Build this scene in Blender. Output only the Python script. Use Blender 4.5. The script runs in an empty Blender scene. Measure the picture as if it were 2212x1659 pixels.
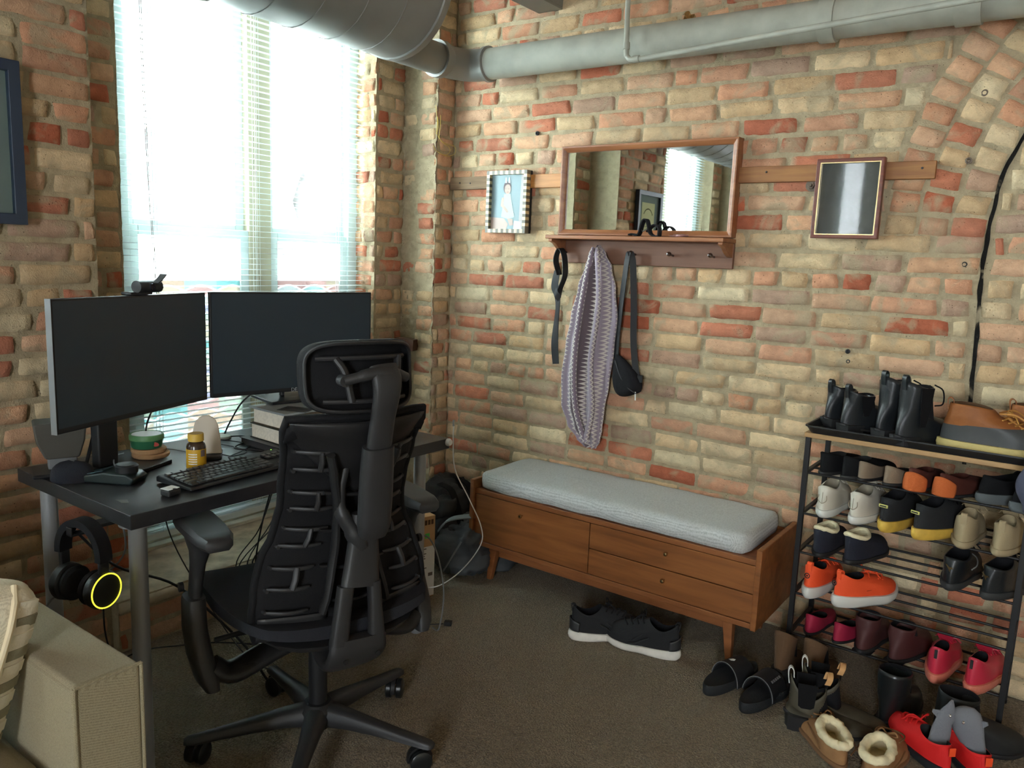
import bpy, bmesh, math, random
from math import sin, cos, pi, radians, sqrt, atan2
from mathutils import Vector, Matrix, noise

random.seed(7)
scene = bpy.context.scene
COL = scene.collection

# ------------------------------------------------------------ camera
def look(yaw, pitch, roll):
    f = Vector((sin(yaw) * cos(pitch), cos(yaw) * cos(pitch), -sin(pitch)))
    r0 = Vector((cos(yaw), -sin(yaw), 0))
    u0 = r0.cross(f)
    r = r0 * cos(roll) + u0 * sin(roll)
    u = -r0 * sin(roll) + u0 * cos(roll)
    m = Matrix((r, u, -f)).transposed().to_4x4()
    return m

cam_data = bpy.data.cameras.new('camera')
cam = bpy.data.objects.new('camera', cam_data)
COL.objects.link(cam)
cam_data.sensor_width = 36.0
cam_data.sensor_fit = 'HORIZONTAL'
cam_data.lens = 1700.0 / 2212.0 * 36.0
cam_data.clip_start = 0.05
cam.matrix_world = Matrix.Translation((0, 0, 1.36)) @ look(radians(-35.75860), radians(9.03182), radians(2.30864))
scene.camera = cam

# ------------------------------------------------------------ world, exposure
world = bpy.data.worlds.new('overcast_sky')
scene.world = world
world.use_nodes = True
bgn = world.node_tree.nodes['Background']
bgn.inputs[0].default_value = (0.88, 0.95, 1.0, 1)
bgn.inputs[1].default_value = 13.0
vs = scene.view_settings
vs.view_transform = 'Standard'
vs.look = 'None'
vs.exposure = 1.78
vs.gamma = 1.0
vs.use_curve_mapping = False
scene.cycles.max_bounces = 10
scene.cycles.diffuse_bounces = 6
scene.cycles.transparent_max_bounces = 16
scene.cycles.sample_clamp_indirect = 6.0
scene.cycles.caustics_reflective = False
scene.cycles.caustics_refractive = False

def portal(loc, rot, sx, sy):
    l = bpy.data.lights.new('sky_portal', 'AREA')
    l.shape = 'RECTANGLE'
    l.size = sx
    l.size_y = sy
    l.cycles.is_portal = True
    o = bpy.data.objects.new('sky_portal', l)
    o.location = loc
    o.rotation_euler = rot
    COL.objects.link(o)
BAYS = (0.0, -2.23, -4.46)
for _d in BAYS:
    portal((-3.02, 2.03 + _d, 1.5), (0, radians(-90), 0), 2.7, 1.3)

portal((1.0, -3.72, 1.6), (radians(90), 0, 0), 0.8, 2.2)  # portal for the unseen back opening added as fill light

# ------------------------------------------------------------ materials
def node(nt, kind, **kw):
    n = nt.nodes.new(kind)
    for k, v in kw.items():
        if k.startswith('i_'):
            n.inputs[k[2:].replace('_', ' ')].default_value = v
        else:
            setattr(n, k, v)
    return n

def c4(c):
    return (c[0], c[1], c[2], 1.0)

def srgb(r, g, b):
    def f(v):
        v /= 255.0
        return v / 12.92 if v <= 0.04045 else ((v + 0.055) / 1.055) ** 2.4
    return (f(r), f(g), f(b))

def mat(name, col, rough=0.6, metal=0.0, spec=0.4, var=0.0, vscale=20, bump=0.0, bscale=200, coat=0.0, emit=None, estr=0, sheen=0.0, col2=None):
    m = bpy.data.materials.new(name)
    m.use_nodes = True
    nt = m.node_tree
    b = nt.nodes['Principled BSDF']
    b.inputs['Base Color'].default_value = c4(col)
    b.inputs['Roughness'].default_value = rough
    b.inputs['Metallic'].default_value = metal
    b.inputs['Specular IOR Level'].default_value = spec
    if coat:
        b.inputs['Coat Weight'].default_value = coat
        b.inputs['Coat Roughness'].default_value = 0.08
    if sheen:
        b.inputs['Sheen Weight'].default_value = sheen
    if emit:
        b.inputs['Emission Color'].default_value = c4(emit)
        b.inputs['Emission Strength'].default_value = estr
    tc = node(nt, 'ShaderNodeTexCoord')
    if var or col2:
        n = node(nt, 'ShaderNodeTexNoise', i_Scale=vscale, i_Detail=6.0)
        nt.links.new(tc.outputs['Object'], n.inputs['Vector'])
        r = node(nt, 'ShaderNodeValToRGB')
        r.color_ramp.elements[0].position = 0.35
        r.color_ramp.elements[1].position = 0.65
        c2 = col2 if col2 else tuple(min(1, c * (1 + var)) for c in col)
        c1 = col if col2 else tuple(c * (1 - var) for c in col)
        r.color_ramp.elements[0].color = c4(c1)
        r.color_ramp.elements[1].color = c4(c2)
        nt.links.new(n.outputs[0], r.inputs[0])
        nt.links.new(r.outputs[0], b.inputs['Base Color'])
    if bump:
        n = node(nt, 'ShaderNodeTexNoise', i_Scale=bscale, i_Detail=4.0)
        nt.links.new(tc.outputs['Object'], n.inputs['Vector'])
        bp = node(nt, 'ShaderNodeBump', i_Strength=bump, i_Distance=0.002)
        nt.links.new(n.outputs[0], bp.inputs['Height'])
        nt.links.new(bp.outputs[0], b.inputs['Normal'])
    return m

def wood(name, c1, c2, scale=(3, 40, 40), rough=0.45, axis='X'):
    m = bpy.data.materials.new(name)
    m.use_nodes = True
    nt = m.node_tree
    b = nt.nodes['Principled BSDF']
    b.inputs['Roughness'].default_value = rough
    tc = node(nt, 'ShaderNodeTexCoord')
    mp = node(nt, 'ShaderNodeMapping')
    mp.inputs['Scale'].default_value = scale
    n = node(nt, 'ShaderNodeTexNoise', i_Scale=1.0, i_Detail=8.0, i_Distortion=0.6)
    r = node(nt, 'ShaderNodeValToRGB')
    r.color_ramp.elements[0].position = 0.3
    r.color_ramp.elements[1].position = 0.7
    r.color_ramp.elements[0].color = c4(c1)
    r.color_ramp.elements[1].color = c4(c2)
    nt.links.new(tc.outputs['Object'], mp.inputs['Vector'])
    nt.links.new(mp.outputs[0], n.inputs['Vector'])
    nt.links.new(n.outputs[0], r.inputs[0])
    nt.links.new(r.outputs[0], b.inputs['Base Color'])
    bp = node(nt, 'ShaderNodeBump', i_Strength=0.12, i_Distance=0.002)
    nt.links.new(n.outputs[0], bp.inputs['Height'])
    nt.links.new(bp.outputs[0], b.inputs['Normal'])
    return m

M = {}
M['black'] = mat('black_plastic', (0.012, 0.013, 0.015), 0.45, bump=0.15, bscale=600)
M['black_soft'] = mat('black_fabric', (0.010, 0.010, 0.012), 0.85, spec=0.2, bump=0.4, bscale=500)
M['black_gloss'] = mat('black_rubber_gloss', (0.010, 0.012, 0.013), 0.28, spec=0.5)
M['charcoal'] = mat('charcoal_plastic', (0.034, 0.036, 0.038), 0.5, bump=0.12, bscale=700)
M['charcoal_d'] = mat('dark_charcoal', (0.017, 0.018, 0.019), 0.55, bump=0.1, bscale=700)
M['grey_pl'] = mat('grey_plastic', (0.16, 0.165, 0.17), 0.4)
M['steel'] = mat('brushed_steel', (0.42, 0.43, 0.44), 0.34, metal=0.9, var=0.08, vscale=60)
M['grey_leg'] = mat('grey_painted_steel', (0.30, 0.31, 0.32), 0.38, metal=0.35)
M['chrome'] = mat('chrome', (0.7, 0.7, 0.7), 0.15, metal=1.0)
M['brass'] = mat('brass', (0.55, 0.42, 0.22), 0.25, metal=1.0)
M['white_pl'] = mat('white_plastic', (0.62, 0.62, 0.60), 0.4)
M['white'] = mat('white_paint', (0.78, 0.80, 0.80), 0.45)
M['paper'] = mat('paper', (0.70, 0.66, 0.56), 0.9, var=0.08, vscale=120)
M['rubber_white'] = mat('white_foam_rubber', (0.72, 0.70, 0.64), 0.7, var=0.08, vscale=30)
M['cardboard'] = mat('cardboard', (0.36, 0.24, 0.13), 0.9, var=0.08, vscale=20)

# ------------------------------------------------------------ mesh helpers
class MB:
    def __init__(self):
        self.v = []
        self.f = []
        self.mi = []
        self.cm = 0
    def add(self, vs, fs):
        o = len(self.v)
        self.v += [tuple(p) for p in vs]
        self.f += [tuple(i + o for i in f) for f in fs]
        self.mi += [self.cm] * len(fs)
        return self
    def box(self, c, s, rot=None):
        hx, hy, hz = s[0] / 2, s[1] / 2, s[2] / 2
        vs = [Vector((x * hx, y * hy, z * hz)) for x in (-1, 1) for y in (-1, 1) for z in (-1, 1)]
        if rot is not None:
            vs = [rot @ v for v in vs]
        vs = [v + Vector(c) for v in vs]
        return self.add(vs, [(0, 1, 3, 2), (4, 6, 7, 5), (0, 4, 5, 1), (2, 3, 7, 6), (0, 2, 6, 4), (1, 5, 7, 3)])
    def b2(self, x0, x1, y0, y1, z0, z1):
        return self.box(((x0 + x1) / 2, (y0 + y1) / 2, (z0 + z1) / 2), (abs(x1 - x0), abs(y1 - y0), abs(z1 - z0)))
    def loft(self, rings, close=True, cap0=True, cap1=True):
        n = len(rings[0])
        vs = [p for r in rings for p in r]
        fs = []
        for i in range(len(rings) - 1):
            for j in range(n if close else n - 1):
                a = i * n + j
                b = i * n + (j + 1) % n
                fs.append((a, b, b + n, a + n))
        if close and cap0:
            fs.append(tuple(range(n - 1, -1, -1)))
        if close and cap1:
            fs.append(tuple((len(rings) - 1) * n + k for k in range(n)))
        return self.add(vs, fs)
    def tube(self, path, r, n=10, flat=None, caps=True, closed=False):
        pts = [Vector(p) for p in path]
        rs = r if isinstance(r, (list, tuple)) else [r] * len(pts)
        rings = []
        up = None
        m = len(pts)
        for i, p in enumerate(pts):
            if closed:
                t = pts[(i + 1) % m] - pts[i - 1]
            else:
                t = pts[min(i + 1, m - 1)] - pts[max(i - 1, 0)]
            if t.length < 1e-9:
                t = Vector((0, 0, 1))
            t.normalize()
            if up is None:
                up = Vector((0, 0, 1)) if abs(t.z) < 0.9 else Vector((1, 0, 0))
            a = up - t * up.dot(t)
            if a.length < 1e-6:
                a = t.orthogonal()
            a.normalize()
            up = a
            b = t.cross(a)
            fl = flat if flat else 1.0
            rings.append([p + a * (rs[i] * cos(2 * pi * k / n)) + b * (rs[i] * fl * sin(2 * pi * k / n)) for k in range(n)])
        if closed:
            rings.append(rings[0])
            return self.loft(rings, True, False, False)
        return self.loft(rings, True, caps, caps)
    def cyl(self, a, b, r, n=24, r2=None):
        return self.tube([a, b], [r, r if r2 is None else r2], n)
    def lathe(self, prof, c=(0, 0, 0), n=32, rot=None):
        rings = []
        for (r, z) in prof:
            ring = [Vector((max(r, 1e-5) * cos(2 * pi * k / n), max(r, 1e-5) * sin(2 * pi * k / n), z)) for k in range(n)]
            if rot is not None:
                ring = [rot @ p for p in ring]
            rings.append([p + Vector(c) for p in ring])
        return self.loft(rings)
    def prism(self, outline, d0, d1, fn):
        r0 = [fn(p, d0) for p in outline]
        r1 = [fn(p, d1) for p in outline]
        return self.loft([r0, r1])
    def ribbon(self, path, w, t, side):
        # flat strap: width along side vector(s), thickness t
        pts = [Vector(p) for p in path]
        rings = []
        for i, p in enumerate(pts):
            s = Vector(side[i] if isinstance(side, list) else side).normalized()
            tg = (pts[min(i + 1, len(pts) - 1)] - pts[max(i - 1, 0)]).normalized()
            nn = tg.cross(s)
            if nn.length < 1e-6:
                nn = tg.orthogonal()
            nn.normalize()
            ww = w[i] if isinstance(w, list) else w
            rings.append([p + s * ww / 2 + nn * t / 2, p + s * ww / 2 - nn * t / 2, p - s * ww / 2 - nn * t / 2, p - s * ww / 2 + nn * t / 2])
        return self.loft(rings)
    def xf(self, m):
        self.v = [tuple(m @ Vector(p)) for p in self.v]
        return self

def rad_out(r):
    return r

def link(o, parent=None):
    COL.objects.link(o)
    if parent is not None:
        o.parent = parent
    return o

def build(mb, name, m, parent=None, smooth=False, bevel=0, seg=2, subsurf=0, solid=0, label=None, autosm=None):
    me = bpy.data.meshes.new(name)
    me.from_pydata(mb.v, [], mb.f)
    mats = m if isinstance(m, (list, tuple)) else [m]
    for x in mats:
        me.materials.append(x)
    if len(mats) > 1:
        me.polygons.foreach_set('material_index', mb.mi)
    me.update()
    bmm = bmesh.new()
    bmm.from_mesh(me)
    bmesh.ops.recalc_face_normals(bmm, faces=bmm.faces)
    bmm.to_mesh(me)
    bmm.free()
    if smooth or bevel or subsurf:
        me.polygons.foreach_set('use_smooth', [True] * len(me.polygons))
    o = bpy.data.objects.new(name, me)
    link(o, parent)
    if solid:
        s = o.modifiers.new('solidify', 'SOLIDIFY')
        s.thickness = solid
        s.offset = 0
    if bevel:
        b = o.modifiers.new('bevel', 'BEVEL')
        b.width = bevel
        b.segments = seg
        b.limit_method = 'ANGLE'
        b.angle_limit = radians(40)
        b.harden_normals = False
        w = o.modifiers.new('wn', 'WEIGHTED_NORMAL')
        w.keep_sharp = True
    if subsurf:
        s = o.modifiers.new('subd', 'SUBSURF')
        s.levels = subsurf
        s.render_levels = subsurf
    elif smooth and not bevel:
        try:
            me.shade_smooth_by_angle = None
        except Exception:
            pass
        sharp_by_angle(me, radians(autosm if autosm else 42))
    if label:
        o['label'] = label
    return o

def sharp_by_angle(me, ang):
    bmm = bmesh.new()
    bmm.from_mesh(me)
    for e in bmm.edges:
        if len(e.link_faces) == 2:
            try:
                if e.calc_face_angle() > ang:
                    e.smooth = False
            except Exception:
                pass
    bmm.to_mesh(me)
    bmm.free()

def tag(o, label, cat, group=None, kind=None):
    o['label'] = label
    o['category'] = cat
    if group:
        o['group'] = group
    if kind:
        o['kind'] = kind
    return o

def thing(name, label, cat, loc=(0, 0, 0), rotz=0.0, group=None, rot=None):
    o = bpy.data.objects.new(name, None)
    o.empty_display_size = 0.05
    COL.objects.link(o)
    o.location = loc
    o.rotation_euler = rot if rot else (0, 0, rotz)
    return tag(o, label, cat, group)

def struct(o):
    o['kind'] = 'structure'
    return o

def dup(root, loc, rotz, label, group=None, scale=None):
    r = root.copy()
    COL.objects.link(r)
    r.location = loc
    r.rotation_euler = (0, 0, rotz)
    r['label'] = label
    if group:
        r['group'] = group
    if scale:
        r.scale = scale
    for ch in list(root.children):
        c = ch.copy()
        COL.objects.link(c)
        c.parent = r
        for g in list(ch.children):
            d = g.copy()
            COL.objects.link(d)
            d.parent = c
    return r

def text_mesh(s, size, m, name, parent, loc, rot, extrude=0.0006):
    cu = bpy.data.curves.new(name, 'FONT')
    cu.body = s
    cu.size = size
    cu.extrude = extrude
    cu.align_x = 'CENTER'
    cu.align_y = 'CENTER'
    t = bpy.data.objects.new(name, cu)
    COL.objects.link(t)
    bpy.context.view_layer.update()
    me = bpy.data.meshes.new_from_object(t)
    bpy.data.objects.remove(t)
    me.materials.clear()
    me.materials.append(m)
    o = bpy.data.objects.new(name, me)
    link(o, parent)
    o.location = loc
    o.rotation_euler = rot
    return o

def smoothpath(pts, k=6):
    # catmull rom
    P = [Vector(p) for p in pts]
    P = [P[0] * 2 - P[1]] + P + [P[-1] * 2 - P[-2]]
    out = []
    for i in range(1, len(P) - 2):
        for j in range(k):
            t = j / k
            a, b, c, d = P[i - 1], P[i], P[i + 1], P[i + 2]
            out.append(0.5 * ((2 * b) + (c - a) * t + (2 * a - 5 * b + 4 * c - d) * t * t + (-a + 3 * b - 3 * c + d) * t ** 3))
    out.append(P[-2])
    return out

def lerp(a, b, t):
    return a + (b - a) * t

def table(tb, x):
    if x <= tb[0][0]:
        return tb[0][1]
    for (a, b), (c, d) in zip(tb, tb[1:]):
        if x <= c:
            t = (x - a) / (c - a)
            t = t * t * (3 - 2 * t)
            return b + (d - b) * t
    return tb[-1][1]
# ------------------------------------------------------------ brick walls
XA, YB = -2.51, 2.94
CEIL = 3.0
MORT = srgb(170, 156, 128)
PAL = [(srgb(208, 184, 148), 16), (srgb(198, 170, 132), 18), (srgb(202, 162, 130), 26), (srgb(194, 146, 116), 20),
       (srgb(184, 120, 94), 11), (srgb(178, 104, 78), 7), (srgb(212, 192, 156), 8), (srgb(176, 146, 124), 10)]
PALW = [w for _, w in PAL]

def brick_material(rough_mortar=0.5, name='brick'):
    m = bpy.data.materials.new(name)
    m.use_nodes = True
    nt = m.node_tree
    L = nt.links.new
    b = nt.nodes['Principled BSDF']
    b.inputs['Roughness'].default_value = 0.92
    b.inputs['Specular IOR Level'].default_value = 0.25
    at = node(nt, 'ShaderNodeAttribute', attribute_name='bcol')
    tc = node(nt, 'ShaderNodeTexCoord')
    n1 = node(nt, 'ShaderNodeTexNoise', i_Scale=26.0, i_Detail=8.0, i_Roughness=0.65)
    n2 = node(nt, 'ShaderNodeTexNoise', i_Scale=9.0, i_Detail=5.0, i_Distortion=1.0)
    n3 = node(nt, 'ShaderNodeTexNoise', i_Scale=240.0, i_Detail=3.0)
    vo = node(nt, 'ShaderNodeTexVoronoi', i_Scale=75.0)
    for n in (n1, n2, n3, vo):
        L(tc.outputs['Object'], n.inputs['Vector'])
    # mottling in value
    mr = node(nt, 'ShaderNodeMapRange')
    mr.inputs['From Min'].default_value = 0.25
    mr.inputs['From Max'].default_value = 0.75
    mr.inputs['To Min'].default_value = 0.78
    mr.inputs['To Max'].default_value = 1.16
    L(n1.outputs[0], mr.inputs['Value'])
    mul = node(nt, 'ShaderNodeVectorMath', operation='SCALE')
    L(at.outputs['Color'], mul.inputs[0])
    L(mr.outputs[0], mul.inputs['Scale'])
    # smears of mortar and buff patches over the bricks
    r2 = node(nt, 'ShaderNodeValToRGB')
    r2.color_ramp.elements[0].position = 0.52
    r2.color_ramp.elements[1].position = 0.64
    r2.color_ramp.elements[0].color = (0, 0, 0, 1)
    r2.color_ramp.elements[1].color = (rough_mortar + 0.2,) * 3 + (1,)
    L(n2.outputs[0], r2.inputs[0])
    mx = node(nt, 'ShaderNodeMixRGB')
    mx.inputs[2].default_value = c4(tuple(x * 1.0 for x in MORT))
    L(r2.outputs[0], mx.inputs[0])
    L(mul.outputs[0], mx.inputs[1])
    # small dark pits
    rp = node(nt, 'ShaderNodeValToRGB')
    rp.color_ramp.elements[0].position = 0.07
    rp.color_ramp.elements[1].position = 0.17
    rp.color_ramp.elements[0].color = (0.35, 0.32, 0.3, 1)
    rp.color_ramp.elements[1].color = (1, 1, 1, 1)
    L(vo.outputs['Distance'], rp.inputs[0])
    n4 = node(nt, 'ShaderNodeTexNoise', i_Scale=14.0, i_Detail=2.0)
    L(tc.outputs['Object'], n4.inputs['Vector'])
    r4 = node(nt, 'ShaderNodeValToRGB')
    r4.color_ramp.elements[0].position = 0.48
    r4.color_ramp.elements[1].position = 0.6
    L(n4.outputs[0], r4.inputs[0])
    mp = node(nt, 'ShaderNodeMixRGB', blend_type='MULTIPLY')
    L(r4.outputs[0], mp.inputs[0])
    L(mx.outputs[0], mp.inputs[1])
    L(rp.outputs[0], mp.inputs[2])
    L(mp.outputs[0], b.inputs['Base Color'])
    # bump
    ad = node(nt, 'ShaderNodeMath', operation='MULTIPLY_ADD')
    ad.inputs[1].default_value = 0.35
    L(n3.outputs[0], ad.inputs[0])
    L(n1.outputs[0], ad.inputs[2])
    bp = node(nt, 'ShaderNodeBump', i_Strength=0.9, i_Distance=0.008)
    L(ad.outputs[0], bp.inputs['Height'])
    bp2 = node(nt, 'ShaderNodeBump', i_Strength=0.5, i_Distance=0.003)
    L(rp.outputs[0], bp2.inputs['Height'])
    L(bp.outputs[0], bp2.inputs['Normal'])
    L(bp2.outputs[0], b.inputs['Normal'])
    return m

M['brick'] = brick_material()
M['brick_rough'] = brick_material(0.75, 'brick_with_smeared_mortar')

class BW:
    """collects bricks and mortar of a wall face; (u, z, depth) -> world by fn"""
    def __init__(self, seed):
        self.v, self.f, self.c = [], [], []
        self.rnd = random.Random(seed)
    def patch(self, fn, corners, col, depth, nu, nz, amp, edge):
        # corners: (u,z) of bl, br, tr, tl; front face with rounded rim going back
        o = len(self.v)
        bl, br, tr, tl = corners
        sd = self.rnd.random() * 100
        for j in range(nz + 1):
            for i in range(nu + 1):
                a, b = i / nu, j / nz
                u = lerp(lerp(bl[0], br[0], a), lerp(tl[0], tr[0], a), b)
                z = lerp(lerp(bl[1], br[1], a), lerp(tl[1], tr[1], a), b)
                rim = (i in (0, nu)) or (j in (0, nz))
                n = noise.noise(Vector((u * 22 + sd, z * 22, sd)))
                n2 = noise.noise(Vector((u * 60, z * 60 + sd, 3)))
                d = depth + amp * n + amp * 0.5 * n2
                if rim:
                    d = -edge
                    u += 0.004 * noise.noise(Vector((u * 30, z * 30, sd)))
                    z += 0.004 * noise.noise(Vector((u * 30, z * 30, sd + 9)))
                else:
                    cr = (i in (1, nu - 1)) and (j in (1, nz - 1))
                    if cr:
                        d -= 0.005
                self.v.append(fn(u, z, d))
        w = nu + 1
        for j in range(nz):
            for i in range(nu):
                p = o + j * w + i
                self.f.append((p, p + 1, p + 1 + w, p + w))
                self.c.append(col)
    def brick(self, fn, u0, u1, z0, z1, col, depth=0.006, amp=0.003, edge=0.006):
        if u1 - u0 < 0.012 or z1 - z0 < 0.012:
            return
        R = self.rnd
        j = lambda s=0.003: R.uniform(-s, s)
        nu = 10 if (u1 - u0) > 0.13 else 6
        t = R.uniform(-0.0025, 0.0025)
        # loops: rim ring close to the front ring, so the brick gets a rounded arris
        o = len(self.v)
        us = [0, 0.035 if nu > 6 else 0.07] + [k / (nu - 2) for k in range(1, nu - 2)] + [1 - (0.035 if nu > 6 else 0.07), 1]
        zs = [0, 0.10, 0.5, 0.90, 1]
        sd = R.random() * 100
        dz = [j(0.004) for _ in range(4)]
        du = [j(0.006) for _ in range(4)]
        dd = [R.uniform(-0.003, 0.006) for _ in range(4)]
        if R.random() < 0.25:
            edge = edge + 0.008
        for bb, b in enumerate(zs):
            for aa, a in enumerate(us):
                u = lerp(lerp(u0 + du[0], u1 + du[1], a), lerp(u0 + du[2], u1 + du[3], a), b)
                z = lerp(lerp(z0 + dz[0], z1 + dz[2], b), lerp(z0 + dz[1], z1 + dz[3], b), a)
                rim = aa in (0, len(us) - 1) or bb in (0, 4)
                n = noise.noise(Vector((u * 24 + sd, z * 24, sd)))
                n2 = noise.noise(Vector((u * 70, z * 70 + sd, 3)))
                d = depth + amp * n + amp * 0.6 * n2 + lerp(lerp(dd[0], dd[1], a), lerp(dd[2], dd[3], a), b)
                if rim:
                    d = -edge
                elif aa in (1, len(us) - 2) and bb in (1, 3):
                    d -= 0.004
                u += 0.0035 * noise.noise(Vector((z * 40 + sd, u * 20, 5)))
                z += 0.0035 * noise.noise(Vector((u * 26 + sd, z * 10, 7)))
                self.v.append(fn(u, z, d))
        w = len(us)
        for b in range(4):
            for a in range(w - 1):
                p = o + b * w + a
                self.f.append((p, p + 1, p + 1 + w, p + w))
                self.c.append(col)
    def mortar(self, fn, u0, u1, z0, z1, step=0.016, amp=0.0035, keep=None, base=0.0):
        nu = max(1, int((u1 - u0) / step))
        nz = max(1, int((z1 - z0) / step))
        o = len(self.v)
        for j in range(nz + 1):
            for i in range(nu + 1):
                u = lerp(u0, u1, i / nu)
                z = lerp(z0, z1, j / nz)
                d = base + amp * noise.noise(Vector((u * 35, z * 35, 1.7))) + amp * 0.7 * noise.noise(Vector((u * 90, z * 90, 4.1)))
                self.v.append(fn(u, z, d))
        w = nu + 1
        for j in range(nz):
            for i in range(nu):
                p = o + j * w + i
                k = self.rnd.uniform(0.92, 1.06)
                self.f.append((p, p + 1, p + 1 + w, p + w))
                self.c.append(tuple(x * k for x in MORT))
    def col(self):
        R = self.rnd
        c = R.choices(PAL, PALW)[0][0]
        k = R.uniform(0.88, 1.1)
        h = R.uniform(0.96, 1.05)
        return (c[0] * k * h, c[1] * k, c[2] * k / h)
    def courses(self, fn, u0, u1, z0, z1, pitch=0.068, header_every=7, header_off=5, skip=None, lenb=0.212, **kw):
        n = int(math.ceil((z1 - z0) / pitch))
        for k in range(n):
            za = z0 + k * pitch + 0.005
            zb = min(z0 + (k + 1) * pitch - 0.005, z1)
            hd = (k % header_every) == header_off
            bl = 0.106 if hd else lenb
            u = u0 - self.rnd.uniform(0, bl)
            while u < u1:
                l = bl * self.rnd.uniform(0.94, 1.05)
                if not hd and self.rnd.random() < 0.06:
                    l = 0.10
                a, b = max(u, u0) + 0.005, min(u + l, u1) - 0.005
                u += l
                if b - a < 0.02:
                    continue
                if skip:
                    segs = skip(a, b, (za + zb) / 2)
                else:
                    segs = [(a, b)]
                for (p, q) in segs:
                    c = self.col()
                    self.brick(fn, p, q, za, zb, c, **kw)
    def finish(self, name, m):
        me = bpy.data.meshes.new(name)
        me.from_pydata([tuple(p) for p in self.v], [], self.f)
        me.materials.append(m)
        at = me.color_attributes.new('bcol', 'FLOAT_COLOR', 'CORNER')
        buf = []
        for p, c in zip(me.polygons, self.c):
            buf += [c[0], c[1], c[2], 1.0] * p.loop_total
        at.data.foreach_set('color', buf)
        me.polygons.foreach_set('use_smooth', [True] * len(me.polygons))
        me.update()
        o = bpy.data.objects.new(name, me)
        COL.objects.link(o)
        return struct(o)

# --- wall on the right (with the bench), plane y = YB, facing -y
ACX, ACZ, ARI, ARO = 0.677, 1.45, 0.957, 1.265
fnB = lambda u, z, d: (u, YB - d, z)
def skipB(a, b, z):
    # cut the coursed bricks where the arch ring runs, and at the straight joint below it
    out = []
    if z < ACZ + 0.02:
        cut = [(-0.288 + 0.012 * sin(z * 9), -0.266 + 0.012 * sin(z * 9))]
    else:
        dz = z - ACZ
        xo = ACX - sqrt(ARO * ARO - dz * dz) if dz < ARO else ACX
        xi = ACX - sqrt(ARI * ARI - dz * dz) if dz < ARI else ACX
        cut = [(xo - 0.012, xi + 0.012 if dz < ARI else 1.9)]
    for (c0, c1) in cut:
        if b <= c0 or a >= c1:
            out.append((a, b))
        else:
            if a < c0 - 0.02:
                out.append((a, c0 - 0.004))
            if b > c1 + 0.02:
                out.append((c1 + 0.004, b))
    return out
w = BW(11)
w.mortar(fnB, XA - 0.02, 0.3, 0.0, 2.62, step=0.013, amp=0.0045, base=-0.001)
w.courses(fnB, XA, 0.3, 0.0, CEIL, skip=skipB)
w.mortar(fnB, 0.3, 3.2, 0.0, CEIL, step=0.12)
w.mortar(fnB, XA - 0.02, 0.3, 2.62, CEIL, step=0.08)
w.courses(fnB, 0.3, 1.2, 0.0, 2.2, skip=skipB)
for ring in range(3):
    ra = ARI + 0.012 + ring * 0.102
    rb = ra + 0.094
    n = 0
    ang = 178.0
    st = math.degrees(0.072 / ((ra + rb) / 2))
    while ang > 70:
        a0, a1 = radians(ang), radians(ang - st * 0.88)
        ang -= st * w.rnd.uniform(0.97, 1.04)
        def fr(u, z, d, a0=a0, a1=a1, ra=ra):
            # u along the radius, z along the arc
            aa = z / ra
            return (ACX + u * cos(aa), YB - d, ACZ + u * sin(aa))
        w.brick(fr, ra, rb, a1 * ra, a0 * ra, w.col(), depth=0.008)
# the open joint that follows the intrados (dark gap)
pts = [(-0.262, 0.75), (-0.268, 0.987), (-0.274, 1.15), (-0.28, 1.30), (-0.283, 1.45), (-0.274, 1.56), (-0.262, 1.676), (-0.216, 1.80), (-0.14, 1.94), (-0.03, 2.08)]
sp = smoothpath([(a, 0, b) for a, b in pts], 8)
o0 = len(w.v)
for i, p in enumerate(sp):
    wd = 0.006 + 0.004 * noise.noise(Vector((p.z * 20, 0, 2)))
    jx = 0.004 * noise.noise(Vector((p.z * 14, 1, 2)))
    w.v.append((p.x - wd + jx, YB - 0.0085, p.z))
    w.v.append((p.x + wd + jx, YB - 0.0085, p.z))
for i in range(len(sp) - 1):
    w.f.append((o0 + 2 * i, o0 + 2 * i + 1, o0 + 2 * i + 3, o0 + 2 * i + 2))
    w.c.append((0.008, 0.007, 0.006))
w.finish('wall_right', M['brick'])

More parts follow.
